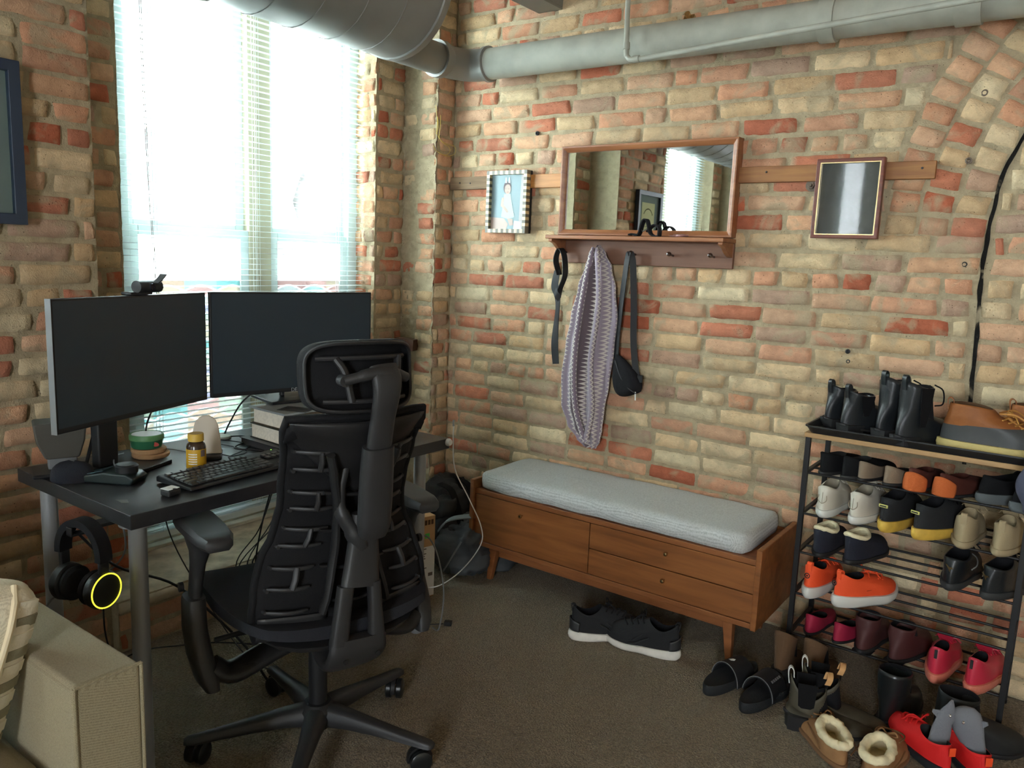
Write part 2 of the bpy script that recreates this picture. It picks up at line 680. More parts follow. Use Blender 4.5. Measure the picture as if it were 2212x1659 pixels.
# --- wall with the windows (left in the photo), four equal bays
YMIN = -3.5
w = BW(23)
for bi, d in enumerate(BAYS):
    fine = bi == 0
    near = bi <= 1
    st = 0.018 if fine else 0.05
    fnA = lambda u, z, q, d=d: (XA + q, u + d, z)
    fnS = lambda u, z, q, d=d: (-2.72 + q, u + d, z)
    # pier left of the bay
    w.mortar(fnA, 0.59, 1.245, 0.0, CEIL, step=st)
    if near:
        w.courses(fnA, 0.592, 1.245, 0.0, 2.75, header_off=3)
    # stepped-back strips either side of the window
    w.mortar(fnS, 1.22, 1.44, 0.18, 2.75, step=st)
    w.mortar(lambda u, z, q, d=d: (XA - 0.21 + u, 1.245 + d - q, z), 0, 0.21, 0, CEIL, step=0.04)
    w.mortar(fnS, 2.635, 2.82, 0.18, 2.75, step=st)
    if near:
        w.courses(fnS, 1.255, 1.435, 0.18, 2.75, header_every=99, lenb=0.17)
        w.courses(fnS, 2.64, 2.82, 0.18, 2.75, header_every=2, header_off=1, lenb=0.17)
    # jamb faces next to the blind
    w.mortar(lambda u, z, q, d=d: (-2.95 + u, 2.64 + d - q, z), 0, 0.23, 0.18, 2.75, step=0.02 if fine else 0.06)
    if fine:
        w.courses(lambda u, z, q, d=d: (-2.95 + u, 2.64 + d - q, z), 0, 0.23, 0.18, 2.75, header_every=99)
    w.mortar(lambda u, z, q, d=d: (-2.95 + u, 1.435 + d + q, z), 0, 0.23, 0.18, 2.75, step=0.05)
    if not fine:
        w.mortar(lambda u, z, q, d=d: (XA - 0.21 + u, 2.82 + d - q, z), 0, 0.21, 0.18, 2.75, step=0.05)
    # low wall under the sill and the head above the window
    fnU = lambda u, z, q, d=d: (-2.475 + q, u + d, z)
    w.mortar(fnU, 1.245, 2.82, 0.0, 0.18, step=0.02 if fine else 0.08)
    w.mortar(lambda u, z, q, d=d: (-2.73 + u, 1.246 + d - q, z), 0, 0.262, 0, 0.18, step=0.04)
    w.mortar(lambda u, z, q, d=d: (-2.73 + u, 2.819 + d + q, z), 0, 0.262, 0, 0.18, step=0.04)
    if near:
        w.courses(fnU, 1.245, 2.82, 0.0, 0.15, header_every=99)
    w.mortar(fnA, 1.245, 2.82, 2.75, CEIL, step=0.05)
    w.mortar(lambda u, z, q, d=d: (-2.95 + z, u + d, 2.75 + q), 1.2, 2.85, 0, 0.44, step=0.06)
fnA = lambda u, z, d: (XA + d, u, z)
# pier face in the corner
w.mortar(fnA, 2.82, YB + 0.01, 0.0, CEIL, step=0.018)
w.courses(fnA, 2.815, YB, 0.0, 2.75, header_every=99, lenb=0.14)
w.finish('wall_left', M['brick'])
# rough reveal, heavily smeared with mortar
w = BW(31)
fnR = lambda u, z, d: (XA - 0.21 + u, 2.82 - d, z)
w.mortar(fnR, 0, 0.21, 0.18, 2.75, step=0.012, amp=0.012, base=0.004)
R = w.rnd
for k in range(38):
    z0 = 0.18 + k * 0.068
    if R.random() < 0.78:
        w.brick(fnR, 0.10 + R.uniform(-0.01, 0.02), 0.205, z0 + 0.005, z0 + 0.062, w.col(), depth=0.010, amp=0.006)
    if R.random() < 0.3:
        w.brick(fnR, 0.01, 0.08, z0 + 0.006, z0 + 0.06, w.col(), depth=0.006, amp=0.006)
w.finish('wall_reveal', M['brick_rough'])

# --- sill: worn stone and timber on the low wall
m = mat('worn_sill', srgb(188, 176, 152), 0.8, var=0.25, vscale=14, bump=0.5, bscale=60)
mb = MB()
rings = []
nx, ny = 10, 40
vs, fs = [], []
for i in range(nx + 1):
    for j in range(ny + 1):
        x = lerp(-2.92, -2.462, i / nx)
        y = lerp(1.25, 2.818, j / ny)
        z = 0.182 + 0.005 * noise.noise(Vector((x * 14, y * 9, 0)))
        if i == nx:
            x += 0.012 * noise.noise(Vector((y * 12, 3, 0)))
            z -= 0.012
        vs.append((x, y, z))
for i in range(nx):
    for j in range(ny):
        a = i * (ny + 1) + j
        fs.append((a, a + 1, a + ny + 2, a + ny + 1))
mb.add(vs, fs)
# front edge going down
o = build(mb, 'trim_sill', m, smooth=True, solid=0.03)
o.location.z = -0.015
struct(o)
for d in BAYS[1:]:
    q = o.copy()
    q.location.y += d
    COL.objects.link(q)
mb = MB().b2(-2.92, -2.80, 1.43, 2.645, 0.19, 0.205).b2(-2.86, -2.84, 1.43, 2.645, 0.205, 0.222)
struct(build(mb, 'trim_stool', mat('sill_stool', srgb(196, 190, 172), 0.7, var=0.15, vscale=18), bevel=0.003))

# --- floor: cut pile carpet, slightly uneven
def carpet_mat():
    m = bpy.data.materials.new('carpet')
    m.use_nodes = True
    nt = m.node_tree
    L = nt.links.new
    b = nt.nodes['Principled BSDF']
    b.inputs['Roughness'].default_value = 1.0
    b.inputs['Specular IOR Level'].default_value = 0.1
    b.inputs['Sheen Weight'].default_value = 0.25
    tc = node(nt, 'ShaderNodeTexCoord')
    n1 = node(nt, 'ShaderNodeTexNoise', i_Scale=190.0, i_Detail=4.0, i_Roughness=0.7)
    n2 = node(nt, 'ShaderNodeTexNoise', i_Scale=3.5, i_Detail=4.0)
    vo = node(nt, 'ShaderNodeTexVoronoi', i_Scale=170.0)
    for n in (n1, n2, vo):
        L(tc.outputs['Object'], n.inputs['Vector'])
    r = node(nt, 'ShaderNodeValToRGB')
    r.color_ramp.elements[0].position = 0.3
    r.color_ramp.elements[1].position = 0.72
    r.color_ramp.elements[0].color = c4(srgb(100, 90, 74))
    r.color_ramp.elements[1].color = c4(srgb(172, 158, 132))
    L(n1.outputs[0], r.inputs[0])
    r2 = node(nt, 'ShaderNodeValToRGB')
    r2.color_ramp.elements[0].color = (0.8, 0.79, 0.78, 1)
    r2.color_ramp.elements[1].color = (1.12, 1.1, 1.08, 1)
    L(n2.outputs[0], r2.inputs[0])
    mx = node(nt, 'ShaderNodeMixRGB', blend_type='MULTIPLY')
    mx.inputs[0].default_value = 1
    L(r.outputs[0], mx.inputs[1])
    L(r2.outputs[0], mx.inputs[2])
    L(mx.outputs[0], b.inputs['Base Color'])
    bp = node(nt, 'ShaderNodeBump', i_Strength=1.0, i_Distance=0.006)
    L(vo.outputs['Distance'], bp.inputs['Height'])
    bp.invert = True
    bp2 = node(nt, 'ShaderNodeBump', i_Strength=0.8, i_Distance=0.008)
    L(n1.outputs[0], bp2.inputs['Height'])
    L(bp.outputs[0], bp2.inputs['Normal'])
    L(bp2.outputs[0], b.inputs['Normal'])
    return m
M['carpet'] = carpet_mat()
vs, fs = [], []
gx, gy = 250, 230
for j in range(gy + 1):
    for i in range(gx + 1):
        x = lerp(-2.5, 0.25, i / gx)
        y = lerp(0.45, YB, j / gy)
        z = 0.0022 * noise.noise(Vector((x * 60, y * 60, 0))) + 0.0016 * noise.noise(Vector((x * 25, y * 25, 5))) - 0.002
        vs.append((x, y, z))
for j in range(gy):
    for i in range(gx):
        a = j * (gx + 1) + i
        fs.append((a, a + 1, a + gx + 2, a + gx + 1))
mb = MB().add(vs, fs)
def quad(x0, x1, y0, y1):
    mb.add([(x0, y0, -0.002), (x1, y0, -0.002), (x1, y1, -0.002), (x0, y1, -0.002)], [(0, 1, 2, 3)])
quad(-2.56, 3.3, YMIN - 0.1, 0.45)
quad(0.25, 3.3, 0.45, YB + 0.05)
quad(-2.56, -2.5, 0.45, YB + 0.05)
quad(-2.5, 0.25, YB, YB + 0.05)
struct(build(mb, 'floor', M['carpet'], smooth=True, autosm=80))
plaster = mat('pale_plaster', srgb(214, 206, 192), 0.9)
struct(build(MB().b2(-3.1, 3.3, YMIN - 0.1, YB + 0.1, CEIL, CEIL + 0.1), 'ceiling', mat('timber_ceiling', srgb(170, 142, 112), 0.8, var=0.1, vscale=8)))
struct(build(MB().b2(3.2, 3.3, YMIN - 0.1, YB + 0.1, -0.1, CEIL), 'wall_front', plaster))
mb = MB()
for x0, x1 in ((-3.1, -2.36), (-2.10, 0.6), (1.4, 3.3)):
    mb.b2(x0, x1, YMIN - 0.1, YMIN, -0.1, CEIL)
for x0, x1 in ((-2.36, -2.10), (0.6, 1.4)):  # narrow window, then a wide unseen opening added for fill
    mb.b2(x0, x1, YMIN - 0.1, YMIN, -0.1, 0.5).b2(x0, x1, YMIN - 0.1, YMIN, 2.7, CEIL)
struct(build(mb, 'wall_back', plaster))
mb = MB()
for d in BAYS:
    mb.b2(-3.1, -2.951, 0.5 + d, 1.40 + d, -0.1, CEIL).b2(-3.1, -2.951, 1.40 + d, 2.66 + d, -0.1, 0.18).b2(-3.1, -2.951, 1.40 + d, 2.66 + d, 2.75, CEIL)
    mb.b2(-2.95, -2.52, 0.62 + d, 1.22 + d, 0, CEIL)
mb.b2(-3.1, -2.951, 2.66, YB + 0.1, -0.1, CEIL).b2(-2.95, -2.73, 2.83, YB + 0.1, -0.1, CEIL)
mb.b2(-3.1, 3.3, YB + 0.015, YB + 0.1, -0.1, CEIL)
mb.b2(-3.1, 3.3, YMIN - 0.1, YB + 0.1, -0.2, -0.1)
struct(build(mb, 'wall_core', plaster))
# ------------------------------------------------------------ window, glass, film, outdoors
def glass_mat(name='window_glass', ior=1.45):
    m = bpy.data.materials.new(name)
    m.use_nodes = True
    nt = m.node_tree
    L = nt.links.new
    for n in list(nt.nodes):
        nt.nodes.remove(n)
    out = node(nt, 'ShaderNodeOutputMaterial')
    tr = node(nt, 'ShaderNodeBsdfTransparent')
    tr.inputs[0].default_value = (0.93, 0.97, 0.96, 1)
    gl = node(nt, 'ShaderNodeBsdfGlossy')
    gl.inputs['Roughness'].default_value = 0.02
    fr = node(nt, 'ShaderNodeFresnel', i_IOR=ior)
    mx = node(nt, 'ShaderNodeMixShader')
    ge = node(nt, 'ShaderNodeNewGeometry')
    iv = node(nt, 'ShaderNodeMath', operation='SUBTRACT')
    iv.inputs[0].default_value = 1.0
    L(ge.outputs['Backfacing'], iv.inputs[1])
    fm = node(nt, 'ShaderNodeMath', operation='MULTIPLY')
    L(fr.outputs[0], fm.inputs[0])
    L(iv.outputs[0], fm.inputs[1])
    L(fm.outputs[0], mx.inputs[0])
    L(tr.outputs[0], mx.inputs[1])
    L(gl.outputs[0], mx.inputs[2])
    L(mx.outputs[0], out.inputs[0])
    return m
M['glass'] = glass_mat()
M['picture_glass'] = glass_mat('picture_glass_clear', 1.12)

def film_mat():
    """translucent coloured leaded film: wavy pale lines between pastel panes"""
    m = bpy.data.materials.new('stained_film')
    m.use_nodes = True
    nt = m.node_tree
    L = nt.links.new
    for n in list(nt.nodes):
        nt.nodes.remove(n)
    out = node(nt, 'ShaderNodeOutputMaterial')
    tc = node(nt, 'ShaderNodeTexCoord')
    sx = node(nt, 'ShaderNodeSeparateXYZ')
    L(tc.outputs['Object'], sx.inputs[0])
    def m2(op, a, b=None, c=None):
        n = node(nt, 'ShaderNodeMath', operation=op)
        for i, x in enumerate((a, b, c)):
            if x is None:
                continue
            if isinstance(x, (int, float)):
                n.inputs[i].default_value = x
            else:
                L(x, n.inputs[i])
        return n.outputs[0]
    y, z = sx.outputs['Y'], sx.outputs['Z']
    s1 = m2('MULTIPLY', m2('SINE', m2('MULTIPLY', y, 22.0)), 0.30)
    row = m2('ADD', m2('MULTIPLY', z, 14.0), s1)
    row2 = m2('SUBTRACT', m2('MULTIPLY', z, 14.0), m2('MULTIPLY', m2('SINE', m2('MULTIPLY', y, 22.0)), 0.30))
    l1 = m2('LESS_THAN', m2('ABSOLUTE', m2('SUBTRACT', m2('FRACT', row), 0.5)), 0.045)
    l2 = m2('LESS_THAN', m2('ABSOLUTE', m2('SUBTRACT', m2('FRACT', row2), 0.5)), 0.045)
    line = m2('MAXIMUM', l1, l2)
    cell = node(nt, 'ShaderNodeCombineXYZ')
    L(m2('FLOOR', m2('ADD', row, 0.5)), cell.inputs[0])
    L(m2('FLOOR', m2('ADD', row2, 0.5)), cell.inputs[1])
    L(m2('FLOOR', m2('MULTIPLY', y, 7.0)), cell.inputs[2])
    wn = node(nt, 'ShaderNodeTexWhiteNoise')
    L(cell.outputs[0], wn.inputs['Vector'])
    rp = node(nt, 'ShaderNodeValToRGB')
    rp.color_ramp.interpolation = 'CONSTANT'
    cols = [(0.28, 0.42, 0.42), (0.38, 0.47, 0.47), (0.46, 0.40, 0.35), (0.37, 0.37, 0.45), (0.46, 0.37, 0.36), (0.41, 0.46, 0.41), (0.46, 0.49, 0.49), (0.46, 0.43, 0.38)]
    rp.color_ramp.elements[0].color = c4(cols[0])
    rp.color_ramp.elements[1].position = 1 / 8
    rp.color_ramp.elements[1].color = c4(cols[1])
    for i in range(2, 8):
        e = rp.color_ramp.elements.new(i / 8)
        e.color = c4(cols[i])
    L(wn.outputs['Value'], rp.inputs[0])
    mc = node(nt, 'ShaderNodeMixRGB')
    mc.inputs[2].default_value = (0.42, 0.43, 0.43, 1)
    L(line, mc.inputs[0])
    dn = node(nt, 'ShaderNodeVectorMath', operation='SCALE')
    dn.inputs['Scale'].default_value = 0.52
    L(rp.outputs[0], dn.inputs[0])
    L(dn.outputs[0], mc.inputs[1])
    tr = node(nt, 'ShaderNodeBsdfTransparent')
    L(mc.outputs[0], tr.inputs[0])
    tl = node(nt, 'ShaderNodeBsdfTranslucent')
    L(mc.outputs[0], tl.inputs[0])
    mx = node(nt, 'ShaderNodeMixShader')
    mx.inputs[0].default_value = 0.45
    L(tr.outputs[0], mx.inputs[1])
    L(tl.outputs[0], mx.inputs[2])
    L(mx.outputs[0], out.inputs[0])
    return m

wf = mat('window_frame_paint', srgb(190, 202, 200), 0.5)
wfb = mat('window_mullion_beige', srgb(176, 170, 146), 0.6)
WX = -2.88
win = bpy.data.objects.new('window_1', None)
COL.objects.link(win)
win.location = (WX, 2.04, 0.22)
win['kind'] = 'structure'
def wpart(mb, name, m, **kw):
    mb.v = [(a - WX, b - 2.04, c - 0.22) for a, b, c in mb.v]
    return build(mb, name, m, win, **kw)
mb = MB()
mb.b2(WX - 0.05, WX + 0.035, 1.43, 1.535, 0.22, 2.75).b2(WX - 0.05, WX + 0.035, 2.585, 2.65, 0.22, 2.75)
mb.b2(WX - 0.05, WX + 0.035, 1.535, 2.585, 2.68, 2.75).b2(WX - 0.05, WX + 0.035, 1.535, 2.585, 0.22, 0.265)
wpart(mb, 'frame', wf, bevel=0.004)
mb = MB().b2(WX - 0.05, WX + 0.03, 2.045, 2.155, 0.265, 2.68)
wpart(mb, 'mullion', wfb, bevel=0.004)
for y0, y1 in ((1.535, 2.045), (2.155, 2.585)):
    for z0, z1, dx in ((1.41, 2.68, -0.02), (0.265, 1.43, 0.012)):
        x0, x1 = WX + dx - 0.014, WX + dx + 0.014
        mb = MB().b2(x0, x1, y0, y0 + 0.035, z0, z1).b2(x0, x1, y1 - 0.04, y1, z0, z1)
        mb.b2(x0, x1, y0 + 0.035, y1 - 0.04, z1 - 0.035, z1).b2(x0, x1, y0 + 0.035, y1 - 0.04, z0, z0 + 0.04)
        s = wpart(mb, 'sash', wf, bevel=0.002)
        mb = MB()
        mb.v = []
        mb.b2(WX + dx - 0.002 - WX, WX + dx + 0.002 - WX, y0 + 0.035 - 2.04, y1 - 0.04 - 2.04, z0 + 0.04 - 0.22, z1 - 0.035 - 0.22)
        build(mb, 'pane', M['glass'], s)
fm = film_mat()
for y0, y1 in ((1.57, 2.005), (2.19, 2.545)):
    mb = MB().b2(WX + 0.0165, WX + 0.0172, y0, y1, 0.31, 1.225)
    wpart(mb, 'stained_film', fm)
def copy_tree(o, parent=None):
    c = o.copy()
    COL.objects.link(c)
    if parent is not None:
        c.parent = parent
    for ch in list(o.children):
        copy_tree(ch, c)
    return c
for k, d in enumerate(BAYS[1:]):
    q = copy_tree(win)
    q.name = 'window_%d' % (k + 2)
    q.location.y += d

# venetian blind
bl = thing('venetian_blind', 'white horizontal slat blind hanging over the tall window behind the desk', 'blind', (-2.80, 2.045, 2.70))
BW0, BW1 = 1.452, 2.628
def bpart(mb, name, m, **kw):
    mb.v = [(a + 2.80, b - 2.045, c - 2.70) for a, b, c in mb.v]
    return build(mb, name, m, bl, **kw)
slat_m = mat('blind_slat', srgb(216, 226, 226), 0.45)
nt = slat_m.node_tree
pb = nt.nodes['Principled BSDF']
tl = node(nt, 'ShaderNodeBsdfTranslucent')
tl.inputs[0].default_value = (0.75, 0.85, 0.86, 1)
mx = node(nt, 'ShaderNodeMixShader')
mx.inputs[0].default_value = 0.12
nt.links.new(pb.outputs[0], mx.inputs[1])
nt.links.new(tl.outputs[0], mx.inputs[2])
nt.links.new(mx.outputs[0], nt.nodes['Material Output'].inputs[0])
mb = MB()
PIT = 0.0222
z = 0.275
k = 0
while z < 2.66:
    if z < 0.36:
        pass
    rs = []
    for y in (BW0, (BW0 + BW1) / 2, BW1):
        dz = 0.0012 * noise.noise(Vector((y * 2, z * 30, 0)))
        rs.append([(-2.80 + a, y, z + h + dz) for a, h in ((-0.0125, -0.0014), (-0.005, 0.0006), (0.005, 0.0006), (0.0125, -0.0014), (0.005, 0.0001), (-0.005, 0.0001))])
    mb.loft(rs)
    z += PIT
    k += 1
bpart(mb, 'slats', slat_m, smooth=True)
bpart(MB().b2(-2.815, -2.785, BW0, BW1, 0.235, 0.262), 'bottom_rail', slat_m, bevel=0.003)
bpart(MB().b2(-2.825, -2.775, BW0, BW1, 2.67, 2.71), 'head_rail', slat_m, bevel=0.003)
for y in (1.60, 2.045, 2.49):
    mb = MB()
    for dy in (-0.006, 0.006):
        for dx in (-0.0135, 0.0135):
            mb.cyl((-2.80 + dx, y + dy, 0.25), (-2.80 + dx, y + dy, 2.68), 0.0007, 6)
    bpart(mb, 'ladder_cord', slat_m)
mb = MB()
cordm = mat('blind_cord', srgb(150, 148, 140), 0.8)
mb.tube(smoothpath([(-2.775, 1.560, 2.69), (-2.772, 1.558, 2.0), (-2.765, 1.572, 1.4), (-2.755, 1.590, 1.0), (-2.75, 1.594, 0.8)]), 0.0011, 6)
mb.tube(smoothpath([(-2.775, 1.568, 2.69), (-2.772, 1.564, 2.0), (-2.765, 1.577, 1.4), (-2.755, 1.597, 1.0), (-2.75, 1.600, 0.8)]), 0.0011, 6)
mb.lathe([(0.0015, 0), (0.005, 0.004), (0.006, 0.022), (0.002, 0.03)], (-2.75, 1.597, 0.775), 12)
bpart(mb, 'pull_cord', cordm, smooth=True)
for d, lb in zip(BAYS[1:], ('white slat blind on the next window, seen in the wide wall mirror', 'white slat blind on the third window along the wall, beyond the left edge')):
    q = copy_tree(bl)
    q.location.y += d
    q['label'] = lb

fm_ = MB()
for x0, x1 in ((-2.36, -2.10), (0.6, 0.97), (1.03, 1.4)):
    fm_.b2(x0, x0 + 0.03, YMIN - 0.06, YMIN - 0.02, 0.5, 2.7).b2(x1 - 0.03, x1, YMIN - 0.06, YMIN - 0.02, 0.5, 2.7).b2(x0, x1, YMIN - 0.06, YMIN - 0.02, 0.5, 0.54).b2(x0, x1, YMIN - 0.06, YMIN - 0.02, 2.66, 2.7)
fm_.b2(0.97, 1.03, YMIN - 0.06, YMIN - 0.02, 0.5, 2.7)  # centre bar of the wide double opening, added to let in fill light
struct(build(fm_, 'window_4', wf))
bb = thing('venetian_blind', 'narrow white slat blind on the back window, reflected in the gold edged picture', 'blind', (-2.23, YMIN + 0.03, 2.7))
mb = MB()
for k in range(88):
    mb.box((0, 0, -0.02 - k * 0.025), (0.28, 0.022, 0.0012), Matrix.Rotation(radians(35), 3, 'X'))
build(mb, 'slats', slat_m, bb)
# outdoors, very bright behind the blind
og = build(MB().b2(-40, -3.2, -30, 40, -3.2, -3.0), 'ground', mat('pavement_outside', (0.5, 0.5, 0.5), 0.9))
struct(og)
bd = thing('building', 'pale building across the street seen through the left window sash', 'building', (-15, 11, -3))
bm_ = mat('pale_render', (0.75, 0.75, 0.73), 0.9)
dk = mat('building_window_dark', (0.07, 0.075, 0.075), 0.6, spec=0.1)
build(MB().b2(-3, 3, -14, 14, 0, 14), 'wall', bm_, bd)
for yy in (-9.5, -6.8, -4.2, -1.6, 1.2, 4.0, 6.8):
    for zz in (1.5, 4.6, 7.7):
        f = build(MB().b2(2.98, 3.06, yy - 0.45, yy + 0.45, zz, zz + 1.6), 'window', bm_, bd)
        mb = MB()
        for a in range(2):
            for b in range(3):
                mb.b2(3.05, 3.08, yy - 0.38 + a * 0.4, yy - 0.04 + a * 0.4, zz + 0.08 + b * 0.5, zz + 0.5 + b * 0.5)
        build(mb, 'pane', dk, f)
tr = thing('street_tree', 'bare leaning tree trunk outside the right window sash', 'tree', (-7.0, 5.55, -3))
bark = mat('bark', (0.05, 0.049, 0.047), 0.95, var=0.3, vscale=8)
mb = MB()
mb.tube(smoothpath([(0, 0.3, 0), (0, 0.22, 2.2), (0, 0.05, 3.6), (0, -0.22, 4.8), (0, -0.45, 6.0), (0, -0.7, 7.6), (0, -0.9, 9.5)]), [0.30] * 6 + [0.26] * 6 + [0.22] * 6 + [0.2] * 6 + [0.18] * 6 + [0.15] * 6 + [0.12], 14)
mb.tube(smoothpath([(0, -0.1, 4.2), (0.1, 0.25, 5.3), (0.1, 0.55, 6.4), (0, 0.8, 8.5)]), 0.12, 10)
mb.tube(smoothpath([(0, -0.4, 5.7), (0.1, -0.9, 6.4), (0.1, -1.5, 7.0), (0, -2.3, 8.0)]), 0.07, 10)
build(mb, 'trunk', bark, tr, smooth=True)
cr = thing('parked_car', 'pale parked car in the street below the left window sash', 'car', (-10.2, 6.4, -3.0), radians(90))
cp = mat('pale_car_paint', (0.55, 0.57, 0.58), 0.3)
prof = [(-2.1, 0.35), (-2.15, 0.85), (-1.5, 1.0), (-0.9, 1.42), (0.5, 1.45), (1.2, 1.0), (2.0, 0.85), (2.15, 0.4)]
build(MB().prism(prof, -0.85, 0.85, lambda p, d: (p[0], d, p[1])), 'body', cp, cr, bevel=0.06)
build(MB().prism([(-1.3, 1.02), (-0.85, 1.36), (0.45, 1.38), (1.05, 1.02)], -0.86, 0.86, lambda p, d: (p[0], d, p[1])), 'side_window', dk, cr)
for a in (-1.35, 1.35):
    for s in (-0.8, 0.8):
        build(MB().cyl((a, s - 0.1, 0.33), (a, s + 0.1, 0.33), 0.33, 20), 'wheel', M['black'], cr)

# ------------------------------------------------------------ duct, pipes
duct_m = mat('grey_painted_duct', srgb(132, 132, 128), 0.45, metal=0.2, var=0.06, vscale=6)
pipe_m = mat('grey_painted_pipe', srgb(164, 166, 154), 0.6, var=0.10, vscale=14, bump=0.2, bscale=60)
d = thing('spiral_duct', 'big grey round spiral duct running along the window wall under the ceiling', 'duct', (-2.15, 2.20, 2.317))
mb = MB()
n = 48
rings = []
DR = 0.25
L_ = 3.6
ny = 60
for j in range(ny + 1):
    y = -L_ * j / ny
    rings.append([(DR * cos(2 * pi * k / n), y, DR * sin(2 * pi * k / n)) for k in range(n)])
mb.loft(rings)
build(mb, 'tube', duct_m, d, smooth=True)
mb = MB()
path = []
turns = 23
for k in range(turns * 30):
    a = 2 * pi * k / 30
    path.append(((DR + 0.001) * cos(a), -0.05 - k / 30 * 0.152, (DR + 0.001) * sin(a)))
mb.tube(path, 0.0022, 5)
build(mb, 'spiral_seam', duct_m, d, smooth=True)
mb = MB()
mb.lathe([(DR + 0.003, 0), (DR + 0.006, 0.004), (DR + 0.006, 0.03), (DR + 0.002, 0.034)], (0, 0.0, 0), 48, Matrix.Rotation(radians(90), 3, 'X'))
build(mb, 'end_collar', duct_m, d, smooth=True)

p = thing('drain_pipe', 'thick grey painted pipe running along the brick wall below the ceiling', 'pipe', (-2.30, 2.80, 2.183))
def pp(mb, name, m=pipe_m, **kw):
    mb.v = [(a + 2.30, b - 2.80, c - 2.183) for a, b, c in mb.v]
    return build(mb, name, m, p, **kw)
pz = 2.183
mb = MB()
mb.cyl((-2.21, 2.80, pz), (3.15, 2.80, pz - 0.03), 0.064, 32)
pp(mb, 'straight_run', smooth=True)
mb = MB()
ez = [(-2.335, 2.60, pz - 0.004), (-2.335, 2.68, pz - 0.002), (-2.325, 2.74, pz), (-2.30, 2.78, pz), (-2.26, 2.797, pz), (-2.21, 2.80, pz)]
mb.tube(smoothpath(ez, 5), 0.066, 28)
mb.tube([(-2.216, 2.80, pz), (-2.20, 2.80, pz), (-2.196, 2.80, pz)], [0.074, 0.074, 0.066], 28)
mb.tube([(-2.335, 2.60, pz - 0.004), (-2.335, 2.635, pz - 0.003), (-2.334, 2.655, pz - 0.003)], [0.076, 0.076, 0.066], 28)
pp(mb, 'elbow', duct_m, smooth=True)
mb = MB()
mb.cyl((-2.335, 2.62, pz - 0.004), (-2.335, 2.21, pz - 0.006), 0.064, 28)
pp(mb, 'stub', duct_m, smooth=True)
for x, wd in ((-0.795, 0.05), (-0.39, 0.07)):
    mb = MB().tube([(x - wd / 2, 2.80, pz - 0.008), (x + wd / 2, 2.80, pz - 0.009)], 0.0725, 28)
    pp(mb, 'coupling', smooth=True)
mb = MB().b2(-0.80, -0.77, 2.795, 2.80, pz + 0.05, CEIL).b2(-0.80, -0.77, 2.795, 2.80, pz - 0.078, pz - 0.05)
pp(mb, 'hanger_strap')

mb = MB()
cpth = [(-1.496, 2.70, CEIL), (-1.492, 2.70, 2.35), (-1.487, 2.70, 2.14), (-1.480, 2.70, 2.112), (-1.455, 2.695, 2.098), (-1.37, 2.69, 2.098), (-1.0, 2.635, 2.10), (-0.69, 2.59, 2.10), (-0.33, 2.54, 2.10), (0.4, 2.44, 2.10)]
mb.tube(smoothpath(cpth, 5), 0.0095, 12)
cdt = thing('conduit', 'thin grey conduit bending under the thick pipe and rising to the right', 'pipe', (-1.49, 2.70, CEIL))
mb.v = [(a + 1.49, b - 2.70, c - CEIL) for a, b, c in mb.v]
build(mb, 'tube', pipe_m, cdt, smooth=True)
for c, s in (((-1.487, 2.70, 2.15), (0, 0, 1)), ((-1.44, 2.694, 2.098), (1, 0, 0))):
    mb = MB()
    a = Vector(c)
    t = Vector(s) * 0.012
    mb.cyl(a - t, a + t, 0.0125, 14)
    mb.v = [(p_ + 1.49, q_ - 2.70, r_ - CEIL) for p_, q_, r_ in mb.v]
    build(mb, 'fitting', pipe_m, cdt, smooth=True)
gp = build(MB().tube([(0, 0, 0), (0, 0, 0.05)], 0.011, 12).b2(-0.02, 0.02, -0.012, 0.012, 0.01, 0.03), 'pipe_valve', M['brass'])
gp.location = (-1.335, 2.915, 2.262)
gp.rotation_euler = (radians(60), 0, 0)
tag(gp, 'small brass coloured pipe end poking out above the thick grey pipe', 'pipe fitting')
bmS = build(MB().b2(-2.05, -1.93, 2.60, YB, 2.40, 2.41).b2(-2.05, -2.04, 2.60, YB, 2.41, 2.52).b2(-1.93, -1.94, 2.60, YB, 2.41, 2.52), 'steel_channel', duct_m, bevel=0.002)
tag(bmS, 'pale grey steel channel meeting the brick wall beside the big duct', 'beam')
def wp(root, mb, name, m, parent=None, **kw):
    """part given in world coordinates; parent is the thing or one of its parts (parts sit at the thing's origin)"""
    inv = (Matrix.Translation(root.location) @ root.rotation_euler.to_matrix().to_4x4()).inverted()
    mb.xf(inv)
    return build(mb, name, m, parent or root, **kw)

# ------------------------------------------------------------ bench with cushion
walnut = wood('walnut', srgb(112, 66, 32), srgb(150, 94, 50), (3, 30, 30), 0.42)
walnut_top = wood('walnut_edge', srgb(120, 72, 38), srgb(150, 94, 54), (3, 30, 30), 0.42)
B0, B1, BY0, BY1 = -2.02, -0.768, 2.53, 2.935
be = thing('storage_bench', 'walnut coloured storage bench with three drawers and tapered legs against the brick wall', 'bench', ((B0 + B1) / 2, (BY0 + BY1) / 2, 0))
for x0 in (B0, B1 - 0.02):
    mb = MB().b2(x0, x0 + 0.02, BY0, BY1, 0.145, 0.432)
    wp(be, mb, 'side_panel', walnut, bevel=0.003)
wp(be, MB().b2(B0 + 0.02, B1 - 0.02, BY0 + 0.012, BY1, 0.372, 0.392), 'top_panel', walnut_top, bevel=0.002)
wp(be, MB().b2(B0 + 0.02, B1 - 0.02, BY0 + 0.008, BY1, 0.147, 0.166), 'bottom_panel', walnut_top, bevel=0.002)
wp(be, MB().b2(B0 + 0.02, B1 - 0.02, BY1 - 0.01, BY1, 0.166, 0.40), 'back_panel', walnut)
dm = mat('drawer_gap', (0.01, 0.006, 0.004), 0.9)
